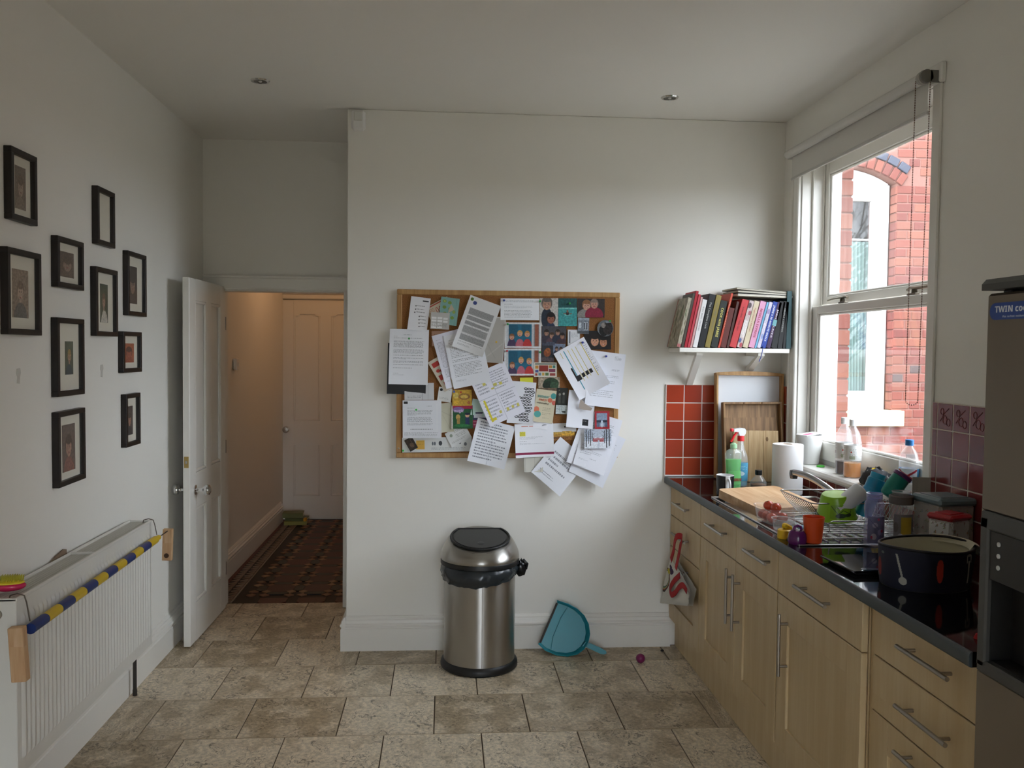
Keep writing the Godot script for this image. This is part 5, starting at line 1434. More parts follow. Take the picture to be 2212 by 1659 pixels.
	sheet("letter_sheet", "official letter in a clear plastic sleeve at the board's lower left", "letter", -0.117, 1.239, 0.204, 0.200, 0.6, 6, picture(176, 176, "eef0f6", [["r", 0.03, 0.03, 0.1, 0.06, "1a1a20"], ["t", 0.62, 0.15, 0.2, 0.03, "8d9098", 1, 110], ["t", 0.12, 0.20, 0.2, 0.03, "8d9098", 1, 111], ["t", 0.12, 0.27, 0.66, 0.14, "6f727a", 5, 112], ["t", 0.12, 0.45, 0.66, 0.22, "6f727a", 8, 113], ["t", 0.2, 0.76, 0.6, 0.04, "6f727a", 1, 114], ["t", 0.04, 0.83, 0.9, 0.13, "83868e", 5, 115], ["r", 0.88, 0.1, 0.02, 0.7, "f2f4f8"]]), 0.010)
	# centre
	sheet("activity_sheet", "white sheet with a black chain-like print right of the timetable", "paper", 0.410, 1.330, 0.142, 0.225, -4.0, 4, _chain(), 0.010)
	sheet("letter_sheet", "handwritten lined letter hanging folded below the board's centre", "letter", 0.250, 1.112, 0.205, 0.235, -14.0, 4, picture(160, 184, "eceef3", [["t", 0.1, 0.06, 0.8, 0.86, "585c68", 13, 121], ["r", 0.5, 0, 0.012, 1, "c3c6cc"]]), 0.022, 0.010)
	sheet("note", "small folded white paper hanging below the maroon-striped letter", "note", 0.478, 1.006, 0.101, 0.094, 0.6, 3, picture(40, 40, "cfcdc2", [["r", 0.06, 0, 0.03, 1, "b3b1a6"], ["r", 0.55, 0, 0.03, 1, "bcbab0"], ["r", 0.85, 0, 0.02, 1, "b3b1a6"]]), 0.012)
	sheet("note", "narrow white slip tucked above the maroon-striped letter", "note", 0.500, 1.214, 0.105, 0.044, -5.0, 5, mat("f6f6fb", 0.6), 0.006)
	sheet("letter_sheet", "white letter with a maroon stripe along its foot, below centre", "letter", 0.481, 1.129, 0.207, 0.180, 2.5, 7, picture(176, 152, "f8f9ff", [["e", 0.78, 0.08, 0.07, 0.05, "9a9ca6"], ["r", 0.18, 0.07, 0.3, 0.02, "c9654a"], ["r", 0.13, 0.24, 0.15, 0.13, "e6dc4a"], ["t", 0.13, 0.24, 0.14, 0.13, "7d7f3a", 3, 131], ["t", 0.12, 0.40, 0.62, 0.08, "7d808a", 3, 132], ["t", 0.12, 0.52, 0.2, 0.03, "7d808a", 1, 133], ["t", 0.12, 0.58, 0.7, 0.04, "7d808a", 2, 134], ["r", 0.0, 0.86, 1, 0.065, "8d1f4a"]]), 0.012)
	var inv := sheet("invitation", "cream birthday party invitation with balloons, right of centre", "invitation", 0.534, 1.312, 0.108, 0.175, -7.0, 6, picture(96, 152, "d9cfb2", [["e", 0.12, 0.62, 0.14, 0.09, "d9785a"], ["e", 0.2, 0.76, 0.17, 0.10, "58a8a0"], ["e", 0.88, 0.16, 0.14, 0.09, "4a9c96"], ["e", 0.74, 0.30, 0.12, 0.07, "d9785a"], ["e", 0.94, 0.36, 0.10, 0.07, "d6695a"], ["t", 0.2, 0.44, 0.5, 0.03, "8a8468", 1, 140], ["t", 0.42, 0.55, 0.44, 0.24, "8a8468", 6, 141], ["t", 0.45, 0.84, 0.38, 0.05, "8a8468", 2, 142]]), 0.006)
	letters("lettering", "BIRTHDAY", 0.016, mat("4a9c96", 0.6), inv, Vector3(-0.012, 0.050, 0.0025), Vector3.ZERO, "Droid Sans", 700, 0.062)
	letters("lettering", "PARTY", 0.016, mat("d9785a", 0.6), inv, Vector3(-0.012, 0.032, 0.0025), Vector3.ZERO, "Droid Sans", 700, 0.044)
	letters("lettering", "celebrate with us", 0.009, mat("3a3a36", 0.6), inv, Vector3(-0.010, 0.016, 0.003), Vector3.ZERO, "Droid Sans", 700, 0.064)
	sheet("timetable", "large creased timetable with yellow highlights tilted across the middle", "timetable", 0.278, 1.376, 0.206, 0.290, 23.8, 9, picture(192, 264, "f0f0fa", [["t", 0.5, 0.08, 0.42, 0.36, "8d8f9c", 8, 151], ["t", 0.08, 0.14, 0.3, 0.3, "8d8f9c", 5, 152], ["t", 0.08, 0.56, 0.36, 0.38, "8d8f9c", 6, 153], ["t", 0.55, 0.54, 0.38, 0.36, "8d8f9c", 7, 154], ["r", 0.26, 0.22, 0.08, 0.05, "d9cf6a"], ["r", 0.5, 0.30, 0.10, 0.05, "d6cc6a"], ["r", 0.66, 0.32, 0.08, 0.05, "d9cf6a"], ["r", 0.42, 0.36, 0.08, 0.03, "d6cc6a"], ["r", 0.10, 0.52, 0.05, 0.42, "e0d23a"], ["r", 0.15, 0.88, 0.1, 0.05, "e0d23a"], ["r", 0.38, 0.80, 0.06, 0.05, "d6cc6a"], ["r", 0.58, 0.80, 0.06, 0.06, "d6cc6a"], ["r", 0.72, 0.80, 0.06, 0.05, "d6cc6a"], ["r", 0.86, 0.80, 0.06, 0.06, "d6cc6a"], ["r", 0.495, 0, 0.012, 1, "c6c6d2"], ["r", 0, 0.495, 1, 0.01, "c6c6d2"]]), 0.016, 0.004)
	# right
	sheet("letter_sheet", "white printed sheet hanging over the board's right edge", "letter", 0.859, 1.457, 0.191, 0.295, -6.5, 5, picture(160, 240, "f2f4fd", [["t", 0.7, 0.06, 0.2, 0.08, "9a9ca8", 4, 160], ["t", 0.66, 0.30, 0.22, 0.04, "9a9ca8", 2, 161], ["t", 0.3, 0.42, 0.6, 0.05, "9fa1ac", 2, 162], ["t", 0.3, 0.52, 0.5, 0.1, "a6a8b2", 3, 163], ["t", 0.12, 0.70, 0.7, 0.14, "adafb8", 4, 164]]), 0.012)
	sheet("chart_sheet", "white chart with yellow and teal stripes and black squares, tilted at right", "chart", 0.730, 1.515, 0.186, 0.285, 30.0, 10, picture(160, 240, "f6f7ff", [["r", 0.17, 0.05, 0.012, 0.12, "c9b43a"], ["r", 0.28, 0.05, 0.022, 0.82, "3f9ab0"], ["r", 0.40, 0.07, 0.014, 0.66, "d9c23a"], ["r", 0.52, 0.08, 0.014, 0.64, "d9c23a"], ["r", 0.64, 0.08, 0.012, 0.62, "c9b43a"], ["r", 0.82, 0.06, 0.018, 0.70, "d9c23a"], ["r", 0.22, 0.40, 0.05, 0.28, "1a1a1e"], ["r", 0.22, 0.58, 0.16, 0.10, "1a1a1e"], ["r", 0.42, 0.58, 0.09, 0.08, "1a1a1e"], ["r", 0.545, 0.58, 0.085, 0.08, "1a1a1e"], ["r", 0.665, 0.58, 0.085, 0.08, "1a1a1e"], ["t", 0.86, 0.1, 0.1, 0.6, "a0a2ae", 16, 170]]), 0.020)
	sheet("envelope", "white envelope with a black stamp square, right of the invitation", "envelope", 0.729, 1.296, 0.145, 0.198, -5.0, 6, picture(104, 144, "eeeff6", [["r", 0.60, 0.76, 0.22, 0.17, "121216"], ["t", 0.63, 0.80, 0.14, 0.04, "d6d6d6", 1, 180], ["l", 0.2, 0.0, 0.55, 0.35, 0.02, "c3c4cc"], ["l", 0.55, 0.35, 0.9, 0.1, 0.02, "c9cad2"]]), 0.018)
	var tp := PackedVector2Array()
	for q: Vector2 in [Vector2(-0.035, -0.01), Vector2(-0.01, -0.022), Vector2(0.03, -0.03), Vector2(0.038, -0.018), Vector2(0.0, 0.012), Vector2(-0.018, 0.038), Vector2(-0.026, 0.02)]: tp.append(q)
	single("torn_scrap", MB.new().prism(tp, 0, 0.002), mat("d6c9be", 0.8), "crumpled torn pinkish scrap on the envelope under the tilted chart", "paper scrap", Vector3(0.748, 1.318, ZB + 0.050), Vector3(0.2, -0.2, 0.1))
	sheet("letter_sheet", "lowest white sheet fanned out below the board's lower right corner", "letter", 0.822, 1.050, 0.205, 0.290, -26.0, 2, letter(190, 22, "ebedf5", "9a9ca6"), 0.018)
	sheet("letter_sheet", "white letter hanging diagonally below the board, left of the fanned sheets", "letter", 0.620, 0.990, 0.200, 0.245, -40.0, 3, picture(160, 208, "eceef4", [["t", 0.5, 0.10, 0.2, 0.04, "8a8c96", 1, 200], ["t", 0.14, 0.3, 0.7, 0.42, "6f727c", 4, 201], ["t", 0.5, 0.2, 0.4, 0.2, "8a8c96", 6, 202], ["t", 0.12, 0.8, 0.5, 0.1, "7d808a", 2, 203]]), 0.026)
	sheet("letter_sheet", "middle white sheet of the fan, edge showing at the board's lower right", "letter", 0.823, 1.121, 0.196, 0.297, -15.8, 4, letter(210, 24, "eeeff6", "85878f"), 0.016)
	sheet("letter_sheet", "front white sheet of the fan under the snowy photo", "letter", 0.790, 1.080, 0.214, 0.215, -20.0, 7, picture(160, 160, "f3f4fc", [["t", 0.1, 0.10, 0.3, 0.04, "a6a8b2", 1, 220], ["t", 0.1, 0.50, 0.7, 0.12, "adafb8", 3, 221], ["t", 0.12, 0.72, 0.6, 0.05, "b3b5be", 1, 222]]), 0.020)
	sheet("photo", "red-framed postcard of a blue winter road, lower right of the board", "postcard", 0.844, 1.240, 0.080, 0.097, 1.0, 16, picture(64, 80, "a8242f", [["r", 0.14, 0.12, 0.72, 0.76, "8d9cb4"], ["r", 0.14, 0.5, 0.3, 0.14, "2b3242"], ["r", 0.56, 0.5, 0.3, 0.14, "2b3242"], ["e", 0.5, 0.72, 0.1, 0.18, "c3cddb"], ["r", 0.14, 0.66, 0.2, 0.22, "55637c"], ["r", 0.68, 0.66, 0.18, 0.22, "55637c"]], 0.1, 16), 0.004)
	sheet("photo", "postcard of a red brick house among snowy trees, lower right of the board", "postcard", 0.821, 1.140, 0.145, 0.103, 0.4, 22, _snow(), 0.004)
	# pins
	var pins := [[-0.188, 1.665, 0.034, "2f9a4a", "green pin in the white typed letter at the left edge"], [0.311, 1.873, 0.026, "2c4aa8", "blue pin at the left corner of the top notice"], [0.503, 1.871, 0.026, "2f9a4a", "green pin at the right corner of the top notice"], [0.662, 1.862, 0.026, "2f9a4a", "green pin in the teal swimmer photo"],
		[0.332, 1.747, 0.027, "2f9a4a", "green pin in the upper children's photo"], [0.330, 1.605, 0.028, "c23a4a", "red pin in the lower children's photo"], [0.506, 1.600, 0.028, "2f9a4a", "green pin right of the lower children's photo"], [0.733, 1.655, 0.036, "2c3a9a", "blue pin in the tilted striped chart"], [0.862, 1.582, 0.030, "2c3a9a", "blue pin in the sheet over the right edge"],
		[-0.148, 1.290, 0.036, "35c44a", "green pin in the letter in plastic"], [0.272, 1.652, 0.036, "d9b43a", "yellow pin in the clear plastic wallet"], [0.880, 1.771, 0.030, "2f9a4a", "green pin in the round dark photo"], [-0.216, 1.072, 0.026, "3fbf4a", "green pin at the bottom left corner"]]
	for p: Array in pins: pin(p[0], p[1], p[2], p[3], p[4])

func _children(sd: int) -> ImageTexture:
	var m: Array = [["r", 0.05, 0.07, 0.9, 0.86, "1f6a86"], ["r", 0.12, 0.1, 0.24, 0.42, "1a5a74"], ["r", 0.46, 0.1, 0.24, 0.42, "1a5a74"], ["r", 0.05, 0.07, 0.06, 0.86, "c9ccd0"], ["r", 0.74, 0.07, 0.06, 0.86, "c9ccd0"], ["r", 0.80, 0.07, 0.15, 0.86, "8d8f94"], ["r", 0.83, 0.07, 0.10, 0.86, "9c5a44"]]
	var ys := [0.55, 0.42, 0.44] if sd == 1 else [0.60, 0.42, 0.46]
	var xs := [0.20, 0.42, 0.62] if sd == 1 else [0.22, 0.46, 0.68]
	var cl := ["4a3a5a", "c46a7a", "c43a3a"]
	for k in 3:
		m.append(["e", xs[k], 0.93, 0.12, 0.30, cl[k]])
		m.append(["e", xs[k], ys[k], 0.075, 0.125, ["8a5a3a", "c99a5a", "b8844a"][k]])
		m.append(["e", xs[k], ys[k] + 0.03, 0.058, 0.095, "dba68c"])
		m.append(["e", xs[k], ys[k] - 0.065, 0.052, 0.04, ["8a5a3a", "c99a5a", "b8844a"][k]])
		for e: float in [-1.0, 1.0]: m.append(["e", xs[k] + e * 0.022, ys[k] + 0.015, 0.008, 0.010, "3a2620"])
		m.append(["e", xs[k], ys[k] + 0.08, 0.024, 0.014, "a8483f"])
	m.append(["r", 0.0, 0.93, 1, 0.07, "e2e2e2"]); m.append(["r", 0, 0, 0.05, 1, "e2e2e2"]); m.append(["r", 0.95, 0, 0.05, 1, "e2e2e2"]); m.append(["r", 0, 0, 1, 0.07, "e2e2e2"])
	return picture(144, 104, "e2e2e2", m, 0.05, 30 + sd, 1.5)

func _chain() -> ImageTexture:
	var m: Array = []
	for r in 11:
		for c in 4:
			var x := 0.50 + c * 0.125 + 0.05 * sin(r * 1.3) - 0.012 * r; var y := 0.16 + r * 0.075
			if c == 0 and (r < 3 or r > 9): continue
			m.append(["e", x, y, 0.068, 0.030, "17171a"])
	for r in 11:
		for c in 4:
			var x := 0.50 + c * 0.125 + 0.05 * sin(r * 1.3) - 0.012 * r; var y := 0.16 + r * 0.075
			if c == 0 and (r < 3 or r > 9): continue
			m.append(["e", x, y, 0.045, 0.014, "e9eaf0"])
	return picture(128, 200, "eeeff4", m)

func _snow() -> ImageTexture:
	var m: Array = [["r", 0, 0.62, 1, 0.38, "e2e6ee"], ["r", 0.32, 0.46, 0.4, 0.2, "a8545a"], ["r", 0.36, 0.40, 0.1, 0.08, "d9dde6"], ["r", 0.56, 0.40, 0.1, 0.08, "d9dde6"], ["r", 0.5, 0.58, 0.06, 0.42, "c9d0dc"]]
	for k in 9: m.append(["r", 0.38 + k * 0.036, 0.49, 0.014, 0.06, "d9c9cc"])
	for q: Array in [[0.06, 0.0, 0.9, 0.03], [0.15, 0.1, 0.75, 0.02], [0.22, 0.0, 0.85, 0.025], [0.3, 0.2, 0.6, 0.012], [0.74, 0.1, 0.7, 0.02], [0.82, 0.0, 0.95, 0.03], [0.92, 0.0, 0.85, 0.028]]:
		m.append(["l", q[0], q[1], q[0] + 0.01, q[2], q[3], "2a2c33"])
		for k in 5: m.append(["l", q[0], 0.08 + 0.11 * k, q[0] + 0.07 * (1 if k % 2 == 0 else -1), 0.02 + 0.1 * k, 0.008, "5a5e68"])
	return picture(144, 104, "b9c2d0", m, 0.08, 40)

# ------------------------------------------------------------------ steel bin
func bin() -> void:
	var c := Vector3(0.187, 0, -4.452)
	var b := thing("pedal_bin", "tall brushed steel kitchen bin with a domed lid and black flap", "bin", c)
	part("base_ring", MB.new().lathe([Vector2(0, 0), Vector2(0.188, 0), Vector2(0.196, 0.006), Vector2(0.197, 0.020), Vector2(0.193, 0.034), Vector2(0.183, 0.042), Vector2(0, 0.042)], 56), M.black, b)
	var br := mat("b0ada7", 0.32, 1.0, {"anisotropy_enabled": true, "anisotropy": -0.85})
	part("body", MB.new().lathe([Vector2(0.181, 0.036), Vector2(0.181, 0.53)], 72), br, b)
	part("seam", MB.new().box(Vector3(0.006, 0.268, 0.1812), Vector3(0.0035, 0.455, 0.0016), 0.0006), M.brushed, b)
	part("lid_ring", MB.new().lathe([Vector2(0.175, 0.526), Vector2(0.195, 0.526), Vector2(0.200, 0.530), Vector2(0.200, 0.548), Vector2(0.196, 0.554), Vector2(0.185, 0.556)], 56), M.black, b)
	# domed lid, its top cut on a slope towards the front
	var prof := [[0.197, 0.552, 0.0], [0.200, 0.560, 0.0], [0.1995, 0.572, 0.10], [0.195, 0.592, 0.3], [0.186, 0.612, 0.55], [0.175, 0.630, 0.8], [0.168, 0.639, 0.95], [0.162, 0.644, 1.0]]
	var slope := 0.225
	var g: Array = []
	for i in 64:
		var an := -TAU * i / 64
		var col := PackedVector3Array()
		for q: Array in prof: col.append(Vector3(q[0] * cos(an), q[1] - q[0] * sin(an) * slope * q[2], q[0] * sin(an)))
		g.append(col)
	var lid := part("lid", MB.new().grid(g, true, false), br, b)
	var tilt := Basis(Vector3.RIGHT, atan(slope))
	var tm := MB.new()
	tm.x = Transform3D(tilt, Vector3(0, 0.644, 0))
	tm.lathe([Vector2(0.155, -0.004), Vector2(0.1645, 0.0), Vector2(0.150, 0.006), Vector2(0.0, 0.014)], 56, 60.0)
	part("lid_top", tm, br, lid)
	# black flap: a disc with its back cut straight
	var poly := PackedVector2Array(); var rimp := []
	var inner := PackedVector2Array()
	for k in 49:
		var an := deg_to_rad(-222.0 + 264.0 * k / 48.0)
		poly.append(Vector2(cos(an), sin(an)) * 0.148)
		rimp.append(Vector3(cos(an) * 0.148, sin(an) * 0.148, 0.011))
		inner.append(Vector2(cos(an), sin(an)) * 0.134)
	var fm := MB.new()
	fm.x = Transform3D(tilt * Basis(Vector3.RIGHT, -PI / 2), Vector3(0, 0.644, 0))
	fm.prism(poly, 0.0, 0.013)
	for k in rimp.size(): rimp[k].z = 0.014
	fm.tube(rimp, 0.006, 8, true)
	var flap := part("flap_rim", fm, M.black, b)
	fm = MB.new()
	fm.x = Transform3D(tilt * Basis(Vector3.RIGHT, -PI / 2), Vector3(0, 0.644, 0))
	fm.prism(inner, 0.012, 0.0165)
	fm.ball(Vector3(0, -0.08, 0.0150), Vector3(0.022, 0.022, 0.003), 20, 8)
	part("flap", fm, mat("17181a", 0.28), b)
	# bin bag: pulled over the rim and hanging in creases, with its knot at the right
	var bag := thing("bin_bag", "black bin bag turned over the steel bin's rim below the lid", "bin bag", c)
	var f := noise(71, 1.1, 3)
	g = []
	for i in 96:
		var an := -TAU * i / 96
		var col := PackedVector3Array()
		var front := 0.5 + 0.5 * cos(an - PI / 2 - 0.42)      # deepest at the front left
		var low := 0.512 - 0.072 * front + 0.008 * f.get_noise_2d(cos(an) * 3.0, sin(an) * 3.0)
		for j in 9:
			var v := j / 8.0
			var y := lerpf(low, 0.531, v)
			var puff := sin(v * PI) * 0.016 * (0.4 + 0.6 * front) + 0.010 * f.get_noise_3d(cos(an) * 5.0, v * 2.0, sin(an) * 5.0) * (1.0 - v * 0.6)
			var r := 0.186 + puff + (0.006 if j == 0 else 0.0)
			col.append(Vector3(r * cos(an), y, r * sin(an)))
		g.append(col)
	part("skirt", MB.new().grid(g, true, false), mat("2a3034", 0.22), bag)
	var kn: Array = []
	for i in 18:
		var an := -TAU * i / 18
		var col := PackedVector3Array()
		for j in 9:
			var e := -PI / 2 + PI * j / 8.0
			var q := 1.0 + 0.5 * f.get_noise_3d(cos(an) * 2.4, e * 1.3, sin(an) * 2.4 + 9.0)
			col.append(Vector3(0.208 + cos(e) * cos(an) * 0.026 * q, 0.505 + sin(e) * 0.040 * q, 0.03 + cos(e) * sin(an) * 0.022 * q))
		kn.append(col)
	part("knot", MB.new().grid(kn, true, false), mat("16181b", 0.18), bag)
	var kt := MB.new()
	kt.tube([Vector3(0.205, 0.530, 0.03), Vector3(0.222, 0.545, 0.035), Vector3(0.238, 0.527, 0.04), Vector3(0.232, 0.500, 0.036)], 0.008, 8)
	part("tie", kt, mat("16181b", 0.18), bag)

func floor_things() -> void:
	# dustpan leaning on the skirting
	var d := thing("dustpan", "turquoise plastic dustpan leaning against the skirting board right of the bin", "dustpan", Vector3(0.66, 0.002, -4.585), Vector3(-0.24, 0, 0))
	var teal := mat("1f8b9a", 0.35)
	var o := [Vector2(-0.143, 0.060), Vector2(-0.110, 0.030), Vector2(-0.060, 0.010), Vector2(-0.006, 0.002), Vector2(0.040, 0.012), Vector2(0.072, 0.034), Vector2(0.094, 0.066), Vector2(0.103, 0.105), Vector2(0.098, 0.150), Vector2(0.078, 0.190), Vector2(0.045, 0.222), Vector2(0.004, 0.244), Vector2(-0.048, 0.262)]
	var pl := PackedVector2Array()
	for q: Vector2 in o: pl.append(q)
	var body := MB.new()
	body.prism(pl, 0.0, 0.0035)
	# upturned wall round the curved side, deepest by the handle
	var g: Array = []
	var inner: Array = []
	for k in range(o.size() - 1, -1, -1):
		var q: Vector2 = o[k]
		var t := sin(PI * k / (o.size() - 1.0))
		var n := (q - Vector2(-0.03, 0.13)).normalized()
		var h := 0.012 + 0.048 * t
		g.append(PackedVector3Array([Vector3(q.x, q.y, 0), Vector3(q.x + n.x * 0.010, q.y + n.y * 0.010, h), Vector3(q.x + n.x * 0.015, q.y + n.y * 0.015, h + 0.001), Vector3(q.x + n.x * 0.012, q.y + n.y * 0.012, h - 0.004)]))
		inner.append(Vector3(q.x - n.x * 0.0, q.y - n.y * 0.0, 0.003))
	body.grid(g)
	var gi: Array = []
	for q: PackedVector3Array in g: gi.append(PackedVector3Array([q[1], q[0] + Vector3(0, 0, 0.004)]))
	body.grid(gi)
	part("pan", body, teal, d)
	var lip := PackedVector2Array()
	for q: Vector2 in [Vector2(-0.148, 0.058), Vector2(-0.138, 0.056), Vector2(-0.044, 0.258), Vector2(-0.053, 0.264)]: lip.append(q)
	part("rubber_lip", MB.new().prism(lip, -0.002, 0.006), mat("3a3632", 0.7), d)
	part("ridge", MB.new().tube([Vector3(-0.085, 0.022, 0.004), Vector3(-0.075, 0.085, 0.0045), Vector3(-0.030, 0.185, 0.0045), Vector3(0.006, 0.236, 0.004)], 0.0022, 6), mat("24808c", 0.4), d)
	var hp := PackedVector2Array()
	for q: Vector2 in [Vector2(0.075, 0.040), Vector2(0.096, 0.062), Vector2(0.130, 0.050), Vector2(0.175, 0.030), Vector2(0.203, 0.014), Vector2(0.206, 0.002), Vector2(0.196, -0.004), Vector2(0.175, -0.002), Vector2(0.128, 0.020), Vector2(0.098, 0.034)]: hp.append(q)
	part("handle", MB.new().prism(hp, 0.020, 0.040), teal, d)
	single("ball", MB.new().ball(Vector3.ZERO, Vector3(0.0235, 0.0235, 0.0235), 28, 18), mat("7d1f56", 0.4), "small purple ball on the stone floor near the kitchen units", "ball", Vector3(1.022, 0.0235, -4.435))
	single("raisin", MB.new().ball(Vector3.ZERO, Vector3(0.010, 0.005, 0.007), 12, 8), mat("15110e", 0.6), "tiny black crumb on the floor in the corner by the kickboard", "crumb", Vector3(1.178, 0.005, -4.60))
	# cloth tote on the second drawer's handle
	var t := thing("tote_bag", "small white printed tote bag with red straps hanging on a drawer handle", "bag", Vector3.ZERO)
	var f := noise(81, 3.0, 2)
	var gg: Array = []
	# corners on the plane of the drawers: top left, top right, bottom right, bottom left (y, z)
	var tl := Vector2(0.535, -4.505); var tr := Vector2(0.470, -4.115); var brr := Vector2(0.372, -4.170); var bl := Vector2(0.232, -4.705)
	for i in 15:
		var col := PackedVector3Array()
		for j in 13:
			var u := i / 14.0; var v := j / 12.0
			var p := bl.lerp(brr, u).lerp(tl.lerp(tr, u), v)
			col.append(Vector3(1.188 - 0.016 * sin(PI * u) * sin(PI * v) + 0.008 * f.get_noise_2d(u, v), p.x, p.y))
		gg.append(col)
	part("cloth", MB.new().grid(gg), skin(_tote(), 0.9), t)
	var bk: Array = []
	for i in 15:
		var col := PackedVector3Array()
		for j in 13: col.append(Vector3(1.216 + 0.004 * f.get_noise_2d(i * 0.1, j * 0.1 + 5.0), gg[14 - i][j].y, gg[14 - i][j].z))
		bk.append(col)
	part("cloth_back", MB.new().grid(bk), mat("d6d2c8", 0.9), t)
	var strap := func(path: Array, w: float, dx: float) -> MB:
		var q: Array = []
		var n := path.size()
		var curve := Curve3D.new()
		for p: Vector3 in path: curve.add_point(p)
		for k in path.size():
			var pa: Vector3 = path[maxi(0, k - 1)]; var pb: Vector3 = path[mini(n - 1, k + 1)]
			if k > 0 and k < n - 1:
				curve.set_point_in(k, (pa - pb) * 0.18); curve.set_point_out(k, (pb - pa) * 0.18)
		var pts := curve.tessellate(4, 4)
		for k in pts.size():
			var d2 := (pts[mini(k + 1, pts.size() - 1)] - pts[maxi(0, k - 1)]).normalized()
			var s := d2.cross(Vector3(1, 0, 0)).normalized() * w / 2
			q.append(PackedVector3Array([pts[k] - s + Vector3(dx, 0, 0), pts[k] + s + Vector3(dx, 0, 0), pts[k] + s + Vector3(dx + 0.0025, 0, 0), pts[k] - s + Vector3(dx + 0.0025, 0, 0)]))
		return MB.new().grid(q, false, true)
	var red := mat("a81a20", 0.85)
	part("strap", strap.call([Vector3(1.182, 0.525, -4.475), Vector3(1.184, 0.58, -4.435), Vector3(1.186, 0.640, -4.415), Vector3(1.192, 0.668, -4.390), Vector3(1.205, 0.672, -4.355), Vector3(1.192, 0.655, -4.322), Vector3(1.186, 0.600, -4.330), Vector3(1.184, 0.545, -4.355), Vector3(1.180, 0.505, -4.370)], 0.032, 0.0), red, t)
	part("strap", strap.call([Vector3(1.168, 0.505, -4.245), Vector3(1.165, 0.455, -4.335), Vector3(1.162, 0.400, -4.400), Vector3(1.163, 0.370, -4.385), Vector3(1.165, 0.395, -4.320), Vector3(1.168, 0.445, -4.250), Vector3(1.170, 0.468, -4.190), Vector3(1.172, 0.455, -4.130)], 0.030, 0.0), red, t)

func _tote() -> ImageTexture:
	return picture(128, 128, "dcd8ce", [["e", 0.02, 0.52, 0.26, 0.26, "2a2522"], ["e", 0.02, 0.53, 0.235, 0.235, "8a3a34"], ["e", 0.02, 0.535, 0.215, 0.215, "b9a86a"], ["e", 0.02, 0.54, 0.19, 0.19, "4a6a58"], ["e", 0.02, 0.55, 0.165, 0.165, "dcd8ce"],
		["e", 0.10, 0.74, 0.07, 0.055, "c9b83a"], ["e", 0.20, 0.80, 0.10, 0.065, "3b2348"], ["e", 0.14, 0.86, 0.06, 0.04, "3b2348"], ["e", 0.12, 0.95, 0.02, 0.02, "55504a"], ["e", 0.42, 0.30, 0.03, 0.03, "8d8a82"], ["e", 0.44, 0.34, 0.03, 0.03, "8d8a82"]])

